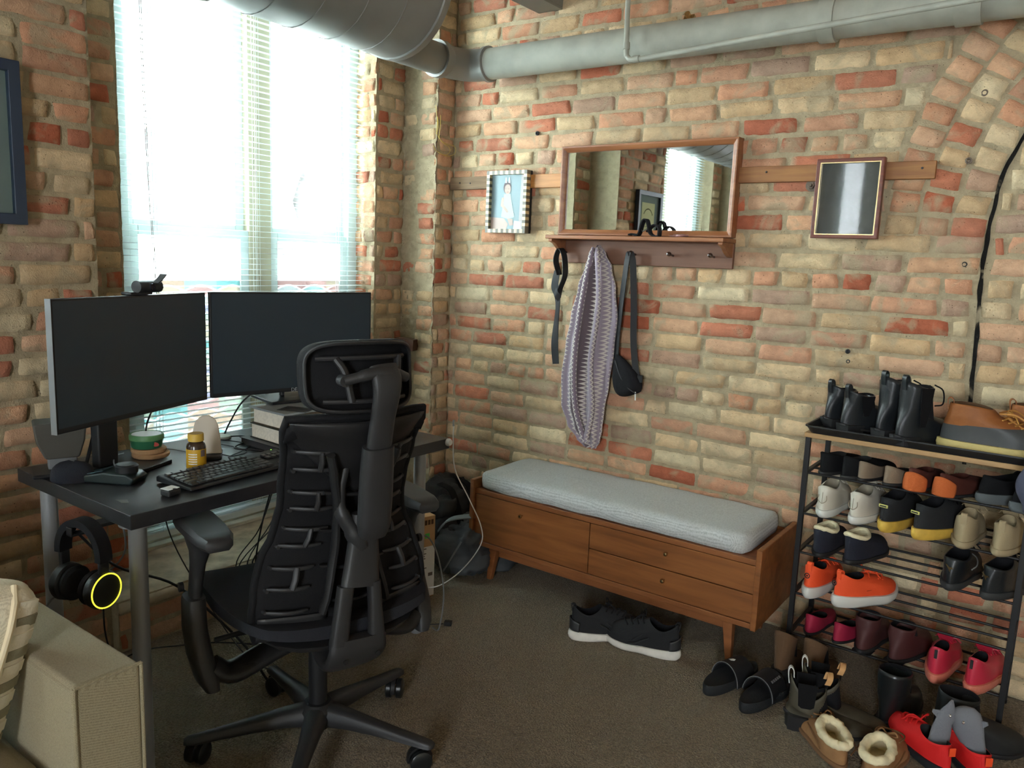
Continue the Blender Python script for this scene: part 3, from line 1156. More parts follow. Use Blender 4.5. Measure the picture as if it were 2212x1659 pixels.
wp(be, MB().b2(B0 + 0.02, B1 - 0.02, BY0 + 0.032, BY0 + 0.04, 0.166, 0.372), 'carcass', dm)
SP = -1.435
for (x0, x1, z0, z1, kx, kz) in ((B0 + 0.022, SP - 0.002, 0.168, 0.370, -1.752, 0.328), (SP + 0.002, B1 - 0.022, 0.272, 0.370, -1.11, 0.335), (SP + 0.002, B1 - 0.022, 0.168, 0.268, -1.115, 0.232)):
    dr = wp(be, MB().b2(x0, x1, BY0 + 0.012, BY0 + 0.032, z0, z1), 'drawer', walnut, bevel=0.0015)
    mb = MB().lathe([(0.003, 0), (0.003, 0.008), (0.0075, 0.012), (0.0085, 0.017), (0.006, 0.022), (0.001, 0.0235)], (kx, BY0 + 0.012, kz), 16, Matrix.Rotation(radians(90), 3, 'X'))
    wp(be, mb, 'knob', M['brass'], dr, smooth=True, label='small round brass knob')
for sx in (0, 1):
    for sy in (0, 1):
        x = B0 + 0.11 if sx == 0 else B1 - 0.11
        y = BY0 + 0.05 if sy == 0 else BY1 - 0.05
        ox = (-0.015 if sx == 0 else 0.015)
        oy = (-0.012 if sy == 0 else 0.0)
        mb = MB().loft([[(x + ox + a * 0.011, y + oy + b * 0.011, 0.0) for a, b in ((-1, -1), (1, -1), (1, 1), (-1, 1))],
                        [(x + a * 0.019, y + b * 0.019, 0.146) for a, b in ((-1, -1), (1, -1), (1, 1), (-1, 1))]])
        wp(be, mb, 'leg', walnut_top, bevel=0.003)
for y in (BY0 + 0.055, BY1 - 0.06):
    wp(be, MB().b2(B0 + 0.125, B1 - 0.125, y, y + 0.02, 0.10, 0.1465), 'stretcher', walnut_top, bevel=0.002)
for x in (B0 + 0.105, B1 - 0.125):
    wp(be, MB().b2(x, x + 0.02, BY0 + 0.06, BY1 - 0.07, 0.10, 0.1465), 'cross_rail', walnut_top)

def fabric(name, c1, c2, sc=260, lines=None, rough=0.95):
    m = bpy.data.materials.new(name)
    m.use_nodes = True
    nt = m.node_tree
    L = nt.links.new
    b = nt.nodes['Principled BSDF']
    b.inputs['Roughness'].default_value = rough
    b.inputs['Specular IOR Level'].default_value = 0.15
    b.inputs['Sheen Weight'].default_value = 0.2
    tc = node(nt, 'ShaderNodeTexCoord')
    w1 = node(nt, 'ShaderNodeTexWave', i_Scale=sc, i_Distortion=0.35, i_Detail=1.0)
    w1.bands_direction = 'X'
    w2 = node(nt, 'ShaderNodeTexWave', i_Scale=sc, i_Distortion=0.35, i_Detail=1.0)
    w2.bands_direction = 'Y'
    mp = node(nt, 'ShaderNodeMapping')
    mp.inputs['Rotation'].default_value = (0.3, 0.2, 0) if lines is None else (0, 0, 0)
    n = node(nt, 'ShaderNodeTexNoise', i_Scale=sc * 1.2, i_Detail=3.0)
    L(tc.outputs['Object'], mp.inputs[0])
    for x in (w1, w2, n):
        L(mp.outputs[0], x.inputs['Vector'])
    mx = node(nt, 'ShaderNodeMath', operation='ADD')
    L(w1.outputs['Fac'], mx.inputs[0])
    L(w2.outputs['Fac'], mx.inputs[1])
    m3 = node(nt, 'ShaderNodeMath', operation='MULTIPLY_ADD')
    L(mx.outputs[0], m3.inputs[0])
    m3.inputs[1].default_value = 0.3
    L(n.outputs[0], m3.inputs[2])
    r = node(nt, 'ShaderNodeValToRGB')
    r.color_ramp.elements[0].position = 0.45
    r.color_ramp.elements[1].position = 1.05 if False else 1.0
    r.color_ramp.elements[0].color = c4(c1)
    r.color_ramp.elements[1].color = c4(c2)
    L(m3.outputs[0], r.inputs[0])
    L(r.outputs[0], b.inputs['Base Color'])
    bp = node(nt, 'ShaderNodeBump', i_Strength=0.5, i_Distance=0.0015)
    L(m3.outputs[0], bp.inputs['Height'])
    L(bp.outputs[0], b.inputs['Normal'])
    return m

def cushion(mb, x0, x1, y0, y1, z0, z1, r, nx, ny, puff=0.008, wob=0.004):
    """rounded slab with soft top"""
    prof = []
    rings = []
    zc = (z0 + z1) / 2
    hz = (z1 - z0) / 2
    def loop(inset, z, dz):
        pts = []
        X0, X1, Y0, Y1 = x0 + inset, x1 - inset, y0 + inset, y1 - inset
        for i in range(nx):
            t = i / nx
            pts.append((lerp(X0, X1, t), Y0))
        for i in range(ny):
            pts.append((X1, lerp(Y0, Y1, i / ny)))
        for i in range(nx):
            pts.append((lerp(X1, X0, i / nx), Y1))
        for i in range(ny):
            pts.append((X0, lerp(Y1, Y0, i / ny)))
        out = []
        cx_, cy_ = (x0 + x1) / 2, (y0 + y1) / 2
        for (a, b) in pts:
            # soften corners
            fx = min(1, min(a - x0, x1 - a) / 0.05)
            fy = min(1, min(b - y0, y1 - b) / 0.05)
            k = (1 - fx) * (1 - fy)
            a = a + (cx_ - a) / abs(cx_ - a + 1e-9) * 0.018 * k
            b = b + (cy_ - b) / abs(cy_ - b + 1e-9) * 0.018 * k
            w_ = wob * noise.noise(Vector((a * 9, b * 9, z * 20)))
            out.append((a, b + w_ * 0.7, z + w_ + dz))
        return out
    rings.append(loop(0.10, z0, 0))
    rings.append(loop(r, z0, 0))
    rings.append(loop(r * 0.3, z0 + r * 0.3, 0))
    rings.append(loop(0, zc, 0))
    rings.append(loop(r * 0.3, z1 - r * 0.3, 0))
    rings.append(loop(r, z1, puff * 0.4))
    rings.append(loop(r * 2.5, z1, puff * 0.9))
    rings.append(loop(0.12, z1, puff))
    rings.append(loop(min(x1 - x0, y1 - y0) * 0.45, z1, puff))
    mb.loft(rings)
    return mb
cushm = fabric('bench_cushion_fabric', srgb(160, 165, 164), srgb(206, 210, 209), 150, 'Z')
mb = cushion(MB(), 0, 1.175, 0, 0.385, 0, 0.066, 0.016, 40, 14)
cu = build(mb, 'seat_cushion', cushm, smooth=True, autosm=75)
cu.location = (-2.0, 2.545, 0.393)
tag(cu, 'long pale grey ribbed cushion lying on top of the walnut bench', 'cushion')

# ------------------------------------------------------------ board nailed to the wall
wb1 = wood('weathered_board', srgb(104, 84, 62), srgb(140, 116, 88), (4, 50, 50), 0.8)
wb2 = wood('amber_board', srgb(160, 104, 50), srgb(196, 138, 72), (4, 50, 50), 0.5)
wb3 = wood('brown_board', srgb(120, 74, 36), srgb(158, 108, 58), (4, 50, 50), 0.55)
for x0, x1, m_, lb in ((-2.505, -2.155, wb1, 'weathered grey brown board on the bricks, between the corner and the child photo'),
                       (-2.15, -1.30, wb2, 'amber coloured board on the bricks, showing between the small child photo and the mirror'),
                       (-1.295, -0.448, wb3, 'dark amber board on the bricks, right of the mirror behind the gold edged picture')):
    mb = MB()
    rs = []
    for i in range(13):
        x = lerp(0, x1 - x0, i / 12)
        e = 0.0015 * noise.noise(Vector((x * 9, x0, 0)))
        rs.append([(x, 0, -0.029 + e), (x, 0.02, -0.029 + e), (x, 0.02, 0.028 + e), (x, 0, 0.028 + e)])
    mb.loft(rs)
    bo = thing('nailing_board', lb, 'board', (x0, 2.912, 1.700))
    build(mb, 'board', m_, bo, bevel=0.002)
    mb = MB()
    for xx in (0.06, (x1 - x0) * 0.35, (x1 - x0) * 0.7, x1 - x0 - 0.04):
        k = MB().lathe([(0.0001, 0.003), (0.003, 0.0028), (0.004, 0.0)], (xx, 0, 0.01 * sin(xx * 50)), 10, Matrix.Rotation(radians(90), 3, 'X'))
        build(k, 'nail_head', M['black'], bo, smooth=True)
bn = thing('wall_bolt', 'rusty grey bolt with washer and nut in the bricks beside the gold edged picture', 'bolt', (-0.836, 2.925, 1.657))
R90 = Matrix.Rotation(radians(90), 3, 'X')
iron = mat('rusty_iron', srgb(112, 100, 88), 0.65, metal=0.5, var=0.25, vscale=60)
build(MB().lathe([(0.001, -0.005), (0.02, -0.005), (0.021, 0.004), (0.001, 0.005)], n=24, rot=R90), 'washer', iron, bn, smooth=True)
build(MB().lathe([(0.001, 0.005), (0.0125, 0.005), (0.0125, 0.016), (0.001, 0.016)], n=6, rot=R90), 'nut', iron, bn)
build(MB().lathe([(0.001, 0.016), (0.006, 0.016), (0.005, 0.026), (0.001, 0.027)], n=14, rot=R90), 'stud', iron, bn, smooth=True)
for x, z, r_ in ((-2.03, 1.905, 0.009), (-0.34, 1.93, 0.010), (-0.36, 1.725, 0.010), (-0.335, 1.40, 0.009), (-0.66, 1.085, 0.008), (-0.655, 1.05, 0.007)):
    a = build(MB().lathe([(r_, 0.0), (r_ * 1.05, 0.006), (r_ * 0.6, 0.0075), (r_ * 0.45, 0.002), (0.0005, 0.001)], n=16, rot=R90), 'wall_plug', M['black'] if r_ < 0.0095 else iron, smooth=True)
    a.location = (x, 2.936, z)
    tag(a, {(-2.03): 'dark iron plug in the bricks above and left of the mirror', (-0.34): 'rusty round plug in the upper bricks of the arch ring', (-0.36): 'rusty round plug in the arch ring level with the top of the gold edged picture',
            (-0.335): 'dark drilled plug in the red bricks right below the gold edged picture', (-0.66): 'upper of two small dark plugs in the bricks above the shoe rack', (-0.655): 'lower of two small dark plugs in the bricks above the shoe rack'}[x], 'wall plug')

# ------------------------------------------------------------ mirror with shelf and pegs
mw = wood('mirror_wood', srgb(124, 74, 44), srgb(158, 104, 66), (3, 40, 40), 0.38)
mi = thing('wall_mirror', 'wide wooden framed mirror with a shelf and a peg rail on the brick wall', 'mirror', (-1.485, 2.915, 1.36))
def frame_parts(root, x0, x1, z0, z1, y0, y1, w_, m_, name='frame', depth_in=0.0, bevel=0.002):
    # mitred frame built as one loft around the rectangle
    mb = MB()
    rings = []
    for (a, b, sx, sz) in ((x0, z0, 1, 1), (x1, z0, -1, 1), (x1, z1, -1, -1), (x0, z1, 1, -1), (x0, z0, 1, 1)):
        rings.append([(a, y0, b), (a, y1, b), (a + sx * w_, y1, b + sz * w_), (a + sx * w_, y0 + depth_in, b + sz * w_), (a + sx * w_ * 0.35, y0, b + sz * w_ * 0.35)])
    mb.loft(rings, True, False, False)
    return wp(root, mb, name, m_, bevel=bevel)
frame_parts(mi, -1.868, -1.100, 1.470, 1.834, 2.885, 2.925, 0.024, mw, depth_in=0.012)
mirm = bpy.data.materials.new('mirror_glass')
mirm.use_nodes = True
pb = mirm.node_tree.nodes['Principled BSDF']
pb.inputs['Metallic'].default_value = 1.0
pb.inputs['Roughness'].default_value = 0.015
pb.inputs['Base Color'].default_value = (0.86, 0.88, 0.87, 1)
mb = MB().b2(-1.848, -1.120, 2.904, 2.909, 1.490, 1.814)
wp(mi, mb, 'mirror_glass', mirm)
wp(mi, MB().b2(-1.868, -1.10, 2.925, 2.937, 1.47, 1.834), 'backing', mw)
wp(mi, MB().b2(-1.876, -1.096, 2.80, 2.93, 1.450, 1.466), 'shelf', mw, bevel=0.003)
wp(mi, MB().b2(-1.850, -1.098, 2.915, 2.932, 1.354, 1.450), 'peg_rail', wood('peg_rail_wood', srgb(104, 70, 52), srgb(124, 86, 66), (3, 40, 40), 0.5), bevel=0.003)
for x in (-1.862, -1.118):
    mb = MB().prism([(2.915, 1.450), (2.805, 1.450), (2.805, 1.440), (2.835, 1.432), (2.87, 1.408), (2.90, 1.398), (2.915, 1.396)], x, x + 0.018, lambda p, d: (d, p[0], p[1]))
    wp(mi, mb, 'bracket', mw, bevel=0.0015)
pegm = mat('dark_peg', srgb(52, 30, 20), 0.22, coat=0.5)
PEGS = (-1.838, -1.672, -1.507, -1.341, -1.172)
for x in PEGS:
    mb = MB().lathe([(0.0045, 0), (0.004, 0.02), (0.005, 0.03), (0.0085, 0.036), (0.0095, 0.042), (0.007, 0.049), (0.001, 0.051)], (x, 2.915, 1.397), 16, Matrix.Rotation(radians(82), 3, 'X'))
    wp(mi, mb, 'peg', pegm, smooth=True)
# things on the shelf
st = thing('hair_band', 'black fabric band folded into stiff loops on the mirror shelf', 'band', (-1.42, 2.83, 1.466))
mb = MB()
pth = smoothpath([(-0.075, 0, 0.006), (-0.06, 0.004, 0.010), (-0.045, 0.004, 0.004), (-0.032, 0.002, 0.012), (-0.022, 0, 0.045), (-0.014, 0, 0.064), (-0.002, 0, 0.064), (0.006, 0, 0.045), (0.016, 0, 0.014), (0.032, 0, 0.003)], 5)
mb.ribbon(pth, 0.03, 0.005, (0, 1, 0))
mb.ribbon(smoothpath([(0.0, 0.008, 0.018), (0.012, 0.01, 0.036), (0.03, 0.01, 0.046), (0.048, 0.008, 0.034), (0.052, 0.004, 0.012), (0.05, 0.0, 0.003), (0.03, 0, 0.003)], 5), 0.03, 0.005, (0, 1, 0))
build(mb, 'band', M['black_soft'], st, smooth=True)
build(MB().tube(smoothpath([(-0.03, 0.004, 0.03), (-0.012, -0.01, 0.02), (0.005, -0.012, 0.03)], 4), 0.0018, 6), 'seam', M['black'], st, smooth=True)
gl = build(MB().tube(smoothpath([(-0.02, 0, 0.003), (0.005, 0.01, 0.004), (0.03, -0.004, 0.004), (0.055, 0.006, 0.006)], 5), [0.003] * 3 + [0.006] * 10 + [0.004] * 3, 8, flat=1.5), 'hair_clip', mat('pinkish_clip', srgb(150, 108, 104), 0.35), smooth=True)
gl.location = (-1.31, 2.845, 1.468)
tag(gl, 'small pinkish clip lying on the mirror shelf right of the black band', 'hair clip')

# ------------------------------------------------------------ framed pictures
fr = thing('framed_photo', 'small photo of a child in a pale dress in a striped mosaic frame', 'picture', (-2.15, 2.905, 1.61))
sm1 = mat('mosaic_dark', srgb(104, 100, 88), 0.4)
sm2 = mat('mosaic_shell', srgb(204, 186, 146), 0.3, var=0.2, vscale=80)
FX0, FX1, FZ0, FZ1 = -2.262, -2.040, 1.474, 1.746
mb = MB()
fw = 0.017
def strips(a0, a1, n, horiz, fixed0, fixed1):
    for i in range(n):
        mb.cm = i % 2
        a, b = lerp(a0, a1, i / n), lerp(a0, a1, (i + 1) / n)
        if horiz:
            mb.b2(a, b, 2.882, 2.910, fixed0, fixed1)
        else:
            mb.b2(fixed0, fixed1, 2.882, 2.910, a, b)
strips(FX0, FX1, 15, True, FZ1 - fw, FZ1)
strips(FX0, FX1, 15, True, FZ0, FZ0 + fw)
strips(FZ0 + fw, FZ1 - fw, 18, False, FX0, FX0 + fw)
strips(FZ0 + fw, FZ1 - fw, 18, False, FX1 - fw, FX1)
wp(fr, mb, 'frame', [sm1, sm2])
wp(fr, MB().b2(FX0, FX1, 2.910, 2.925, FZ0, FZ1), 'backing', M['black'])
def flatpoly(pts, y, th=0.0004):
    return MB().prism(pts, y, y + th, lambda p, d: (p[0], d, p[1]))
ph = wp(fr, MB().b2(FX0 + fw, FX1 - fw, 2.902, 2.910, FZ0 + fw, FZ1 - fw), 'print', mat('photo_bg', srgb(150, 162, 172), 0.5))
cx_, cz_ = -2.158, 1.60
def ell(cx, cz, rx, rz, n=20):
    return [(cx + rx * cos(2 * pi * k / n), cz + rz * sin(2 * pi * k / n)) for k in range(n)]
skin = mat('print_skin', srgb(206, 168, 158), 0.5)
dress = mat('print_dress', srgb(196, 206, 204), 0.5)
pk = mat('print_pink', srgb(206, 172, 164), 0.5)
wp(fr, flatpoly([(FX0 + fw, FZ0 + fw), (FX0 + 0.105, FZ0 + fw), (FX0 + 0.115, FZ0 + 0.04), (FX0 + 0.09, FZ0 + 0.065), (FX0 + fw, FZ0 + 0.07)], 2.9008), 'print_basket', pk, ph)
wp(fr, flatpoly([(-2.09, FZ0 + fw), (FX1 - fw, FZ0 + fw), (FX1 - fw, FZ1 - fw), (-2.082, FZ1 - fw)], 2.9009), 'print_curtain', mat('print_rose', srgb(196, 178, 182), 0.5), ph)
wp(fr, flatpoly([(cx_ - 0.018, cz_ + 0.045), (cx_ + 0.02, cz_ + 0.045), (cx_ + 0.032, cz_ - 0.01), (cx_ + 0.046, cz_ - 0.055), (cx_ + 0.01, cz_ - 0.064), (cx_ - 0.03, cz_ - 0.055), (cx_ - 0.02, cz_)], 2.9002), 'print_dress', dress, ph)
wp(fr, flatpoly([(cx_ - 0.028, cz_ + 0.03), (cx_ - 0.014, cz_ + 0.03), (cx_ - 0.018, cz_ + 0.0), (cx_ + 0.012, cz_ - 0.03), (cx_ + 0.004, cz_ - 0.038), (cx_ - 0.034, cz_ - 0.006)], 2.8998), 'print_arm', skin, ph)
wp(fr, flatpoly(ell(cx_ + 0.0, cz_ + 0.073, 0.021, 0.027), 2.9003), 'print_hair', mat('print_hair', srgb(104, 78, 84), 0.5), ph)
wp(fr, flatpoly(ell(cx_ + 0.003, cz_ + 0.066, 0.017, 0.022), 2.8998), 'print_face', skin, ph)
for dx in (-0.011, 0.007):
    wp(fr, flatpoly(ell(cx_ + 0.003 + dx, cz_ + 0.068, 0.0022, 0.0013, 8), 2.8994), 'print_eye', M['black'], ph)
wp(fr, flatpoly(ell(cx_ + 0.003, cz_ + 0.054, 0.005, 0.0015, 8), 2.8994), 'print_mouth', mat('print_lip', srgb(170, 96, 92), 0.5), ph)
for dx in (-0.012, 0.006):
    wp(fr, flatpoly([(cx_ + dx, cz_ + 0.094), (cx_ + dx + 0.010, cz_ + 0.094), (cx_ + dx + 0.006, cz_ + 0.12), (cx_ + dx + 0.001, cz_ + 0.115)], 2.8997), 'print_bow', M['white'], ph)
wp(fr, flatpoly([(cx_ + 0.005, cz_ - 0.06), (cx_ + 0.035, cz_ - 0.064), (cx_ + 0.04, cz_ - 0.09), (cx_ + 0.02, cz_ - 0.095)], 2.8999), 'print_leg', skin, ph)
wp(fr, flatpoly([(cx_ + 0.04, FZ0 + fw), (cx_ + 0.085, FZ0 + fw), (cx_ + 0.08, FZ0 + 0.05), (cx_ + 0.045, FZ0 + 0.055)], 2.8999), 'print_toy', M['white'], ph)
wp(fr, MB().b2(FX0 + fw, FX1 - fw, 2.892, 2.8935, FZ0 + fw, FZ1 - fw), 'glass', M['picture_glass'])

g2 = thing('framed_picture', 'reddish wood frame with thin gold edge and dark glass reflecting the blind', 'picture', (-0.705, 2.905, 1.60))
rw = wood('reddish_frame', srgb(84, 38, 28), srgb(118, 60, 42), (3, 40, 40), 0.3)
frame_parts(g2, -0.815, -0.596, 1.474, 1.742, 2.884, 2.912, 0.012, rw)
frame_parts(g2, -0.803, -0.608, 1.486, 1.730, 2.886, 2.902, 0.0035, M['brass'], name='gold_fillet', bevel=0)
pm = mat('dark_print', srgb(52, 56, 52), 0.5, var=0.25, vscale=12)
wp(g2, MB().b2(-0.803, -0.608, 2.901, 2.912, 1.486, 1.730), 'print', pm)
dg = bpy.data.materials.new('picture_glass')
dg.use_nodes = True
nt = dg.node_tree
for n in list(nt.nodes):
    nt.nodes.remove(n)
out = node(nt, 'ShaderNodeOutputMaterial')
a = node(nt, 'ShaderNodeBsdfTransparent')
b = node(nt, 'ShaderNodeBsdfGlossy')
b.inputs['Roughness'].default_value = 0.03
f_ = node(nt, 'ShaderNodeFresnel', i_IOR=1.5)
mx = node(nt, 'ShaderNodeMixShader')
ge = node(nt, 'ShaderNodeNewGeometry')
iv = node(nt, 'ShaderNodeMath', operation='SUBTRACT')
iv.inputs[0].default_value = 1.0
nt.links.new(ge.outputs['Backfacing'], iv.inputs[1])
fmu = node(nt, 'ShaderNodeMath', operation='MULTIPLY')
nt.links.new(f_.outputs[0], fmu.inputs[0])
nt.links.new(iv.outputs[0], fmu.inputs[1])
nt.links.new(fmu.outputs[0], mx.inputs[0])
nt.links.new(a.outputs[0], mx.inputs[1])
nt.links.new(b.outputs[0], mx.inputs[2])
nt.links.new(mx.outputs[0], out.inputs[0])
wp(g2, MB().b2(-0.800, -0.611, 2.896, 2.898, 1.489, 1.727), 'glass', dg)

ce = thing('framed_certificate', 'dark blue framed certificate cut off by the left edge of the photo', 'picture', (-2.475, 0.86, 1.62))
cfm = mat('navy_frame', srgb(44, 56, 74), 0.4)
mb = MB()
y0, y1, z0, z1 = 0.675, 1.034, 1.400, 1.845
rings = []
for (a_, b_, sy, sz) in ((y0, z0, 1, 1), (y1, z0, -1, 1), (y1, z1, -1, -1), (y0, z1, 1, -1), (y0, z0, 1, 1)):
    rings.append([(-2.465, a_, b_), (-2.495, a_, b_), (-2.495, a_ + sy * 0.03, b_ + sz * 0.03), (-2.468, a_ + sy * 0.03, b_ + sz * 0.03)])
mb.loft(rings, True, False, False)
wp(ce, mb, 'frame', cfm, bevel=0.002)
wp(ce, MB().b2(-2.492, -2.486, y0 + 0.03, y1 - 0.03, z0 + 0.03, z1 - 0.03), 'mount', mat('grey_mount', srgb(120, 126, 124), 0.9))
pr = wp(ce, MB().b2(-2.486, -2.4855, y0 + 0.085, y1 - 0.085, z0 + 0.075, z1 - 0.075), 'certificate', mat('cream_paper', srgb(214, 204, 160), 0.9))
ink = mat('ink', srgb(96, 88, 62), 0.9)
mb = MB()
for i in range(11):
    a0, a1 = radians(150 - i * 11), radians(150 - i * 11 - 8)
    for (q0, q1) in ((a0, a1),):
        c = Vector((-2.4852, 0.8545, 1.655))
        p0 = c + Vector((0, cos(q0) * 0.075, sin(q0) * 0.075))
        p1 = c + Vector((0, cos(q1) * 0.075, sin(q1) * 0.075))
        mb.tube([p0, p1], 0.004, 5, flat=0.4)
wp(ce, mb, 'emblem', ink, pr)
mb = MB()
for i, wdt in enumerate((0.07, 0.05, 0.09, 0.11, 0.12, 0.08, 0.10, 0.06)):
    mb.b2(-2.4855, -2.4850, 0.8545 - wdt / 2, 0.8545 + wdt / 2, 1.655 - i * 0.022, 1.658 - i * 0.022)
wp(ce, mb, 'text_lines', ink, pr)
wp(ce, MB().b2(-2.478, -2.476, y0 + 0.028, y1 - 0.028, z0 + 0.028, z1 - 0.028), 'glass', M['picture_glass'])

# ------------------------------------------------------------ things hanging from the pegs
sc = thing('scarf', 'long purple and taupe zigzag knit scarf looped over the second peg from the left', 'scarf', (-1.672, 2.872, 1.40))
def scarf_mat():
    m = bpy.data.materials.new('zigzag_knit')
    m.use_nodes = True
    nt = m.node_tree
    L = nt.links.new
    b = nt.nodes['Principled BSDF']
    b.inputs['Roughness'].default_value = 1.0
    b.inputs['Specular IOR Level'].default_value = 0.1
    b.inputs['Sheen Weight'].default_value = 0.4
    uv = node(nt, 'ShaderNodeAttribute', attribute_name='strip')
    sp = node(nt, 'ShaderNodeSeparateXYZ')
    L(uv.outputs['Vector'], sp.inputs[0])
    def m2(op, a, b_=None):
        n = node(nt, 'ShaderNodeMath', operation=op)
        for i, x in enumerate((a, b_)):
            if x is None:
                continue
            if isinstance(x, (int, float)):
                n.inputs[i].default_value = x
            else:
                L(x, n.inputs[i])
        return n.outputs[0]
    u, v = sp.outputs['X'], sp.outputs['Y']
    tri = m2('PINGPONG', v, 1.0)
    band = m2('FRACT', m2('ADD', m2('MULTIPLY', u, 9.0), m2('MULTIPLY', tri, 0.42)))
    cell = m2('FLOOR', m2('ADD', m2('MULTIPLY', u, 9.0), m2('MULTIPLY', tri, 0.42)))
    wn = node(nt, 'ShaderNodeTexWhiteNoise', noise_dimensions='1D')
    L(cell, wn.inputs['W'])
    rp = node(nt, 'ShaderNodeValToRGB')
    rp.color_ramp.interpolation = 'CONSTANT'
    cs = [srgb(124, 110, 122), srgb(182, 172, 168), srgb(116, 102, 88), srgb(146, 134, 146), srgb(140, 122, 104), srgb(98, 86, 92)]
    rp.color_ramp.elements[0].color = c4(cs[0])
    rp.color_ramp.elements[1].position = 1 / 6
    rp.color_ramp.elements[1].color = c4(cs[1])
    for i in range(2, 6):
        e = rp.color_ramp.elements.new(i / 6)
        e.color = c4(cs[i])
    L(wn.outputs['Value'], rp.inputs[0])
    mx = node(nt, 'ShaderNodeMixRGB')
    st_ = m2('GREATER_THAN', m2('ABSOLUTE', m2('SUBTRACT', band, 0.5)), 0.36)
    L(st_, mx.inputs[0])
    L(rp.outputs[0], mx.inputs[1])
    mx.inputs[2].default_value = c4(srgb(196, 188, 182))
    L(mx.outputs[0], b.inputs['Base Color'])
    tc = node(nt, 'ShaderNodeTexCoord')
    n = node(nt, 'ShaderNodeTexNoise', i_Scale=280.0)
    L(tc.outputs['Object'], n.inputs['Vector'])
    bp = node(nt, 'ShaderNodeBump', i_Strength=0.8, i_Distance=0.002)
    L(n.outputs[0], bp.inputs['Height'])
    L(bp.outputs[0], b.inputs['Normal'])
    return m
cL = [(1.428, -1.662), (1.40, -1.688), (1.34, -1.715), (1.25, -1.745), (1.13, -1.775), (1.0, -1.795), (0.86, -1.808), (0.74, -1.802), (0.66, -1.768), (0.61, -1.715), (0.575, -1.672)]
cR = [(1.428, -1.652), (1.40, -1.622), (1.34, -1.588), (1.25, -1.562), (1.13, -1.545), (1.0, -1.552), (0.86, -1.568), (0.74, -1.585), (0.66, -1.592), (0.61, -1.600), (0.575, -1.618)]
mb = MB()
NZ, NA = 90, 132
rings = []
for i in range(NZ + 1):
    z = lerp(1.428, 0.575, i / NZ)
    tbl = sorted(cL)
    xl = table(tbl, z)
    xr = table(sorted(cR), z)
    c, hw = (xl + xr) / 2, (xr - xl) / 2
    ring = []
    f = i / NZ
    for k in range(NA):
        ph_ = 2 * pi * k / NA
        pl = 0.5 + 0.5 * cos(7 * ph_ + 1.2 * sin(f * 4) + 1.0)
        rr = 1 - 0.0 * pl
        x = c + hw * cos(ph_) * (0.93 + 0.07 * pl)
        dep = (0.034 * min(1, f * 6 + 0.35)) * (0.22 + 1.05 * pl) * (1 - 0.35 * f)
        y = 2.878 + dep * sin(ph_) * (1.0 if sin(ph_) < 0 else 0.7) + 0.004 * noise.noise(Vector((x * 20, z * 6, 0)))
        ring.append((x, y, z + 0.01 * noise.noise(Vector((x * 12, 4, z * 3)))))
    rings.append(ring)
mb.loft(rings)
so = wp(sc, mb, 'knit_loop', scarf_mat(), smooth=True, autosm=80)
at = so.data.attributes.new('strip', 'FLOAT_VECTOR', 'POINT')
buf = []
for i in range(NZ + 1):
    for k in range(NA):
        buf += [k / NA * 1.0, i / NZ * 95.0, 0]
at.data.foreach_set('vector', buf)
mb = MB()
for s_, xx in ((1, -1.725), (-1, -1.645)):
    pth = smoothpath([(-1.66 - 0.01 * s_, 2.852, 1.42), (xx + 0.02, 2.845, 1.2), (xx, 2.84, 0.95), (xx + 0.015, 2.845, 0.75), (-1.655, 2.85, 0.60)], 8)
    mb.tube(pth, [0.006] + [0.013] * (len(pth) - 2) + [0.008], 10)
fo = wp(sc, mb, 'front_fold', so.data.materials[0], smooth=True)
at = fo.data.attributes.new('strip', 'FLOAT_VECTOR', 'POINT')
buf = []
for i, v in enumerate(fo.data.vertices):
    buf += [(i % 10) / 10 * 0.3 + (0.5 if i > len(fo.data.vertices) / 2 else 0.1), (v.co.z) * 110, 0]
at.data.foreach_set('vector', buf)

ws = thing('black_strap', 'long black webbing strap hanging from the leftmost peg', 'strap', (-1.838, 2.86, 1.40))
web = mat('black_webbing', (0.012, 0.013, 0.015), 0.6, bump=0.3, bscale=300)
pth = smoothpath([(-1.842, 2.872, 1.30), (-1.860, 2.868, 1.36), (-1.848, 2.866, 1.405), (-1.832, 2.866, 1.408), (-1.816, 2.868, 1.37), (-1.812, 2.87, 1.30), (-1.835, 2.872, 1.24), (-1.842, 2.872, 1.2)], 6)
wp(ws, MB().ribbon(pth, 0.030, 0.003, (0.25, 0.95, 0.1)), 'upper_loop', web, smooth=True)
pth = smoothpath([(-1.855, 2.874, 1.32), (-1.862, 2.872, 1.25), (-1.845, 2.87, 1.21), (-1.838, 2.866, 1.16), (-1.845, 2.87, 1.08), (-1.848, 2.872, 1.0), (-1.84, 2.876, 0.915)], 6)
wp(ws, MB().ribbon(pth, 0.034, 0.003, [(1, -0.25 + 0.3 * sin(i * 0.25), 0.15) for i in range(len(pth))]), 'webbing', web, smooth=True)
pth = smoothpath([(-1.85, 2.86, 1.235), (-1.838, 2.852, 1.215), (-1.825, 2.858, 1.20)], 5)
wp(ws, MB().ribbon(pth, 0.03, 0.004, (0.3, 0.3, 1)), 'knot', web, smooth=True)

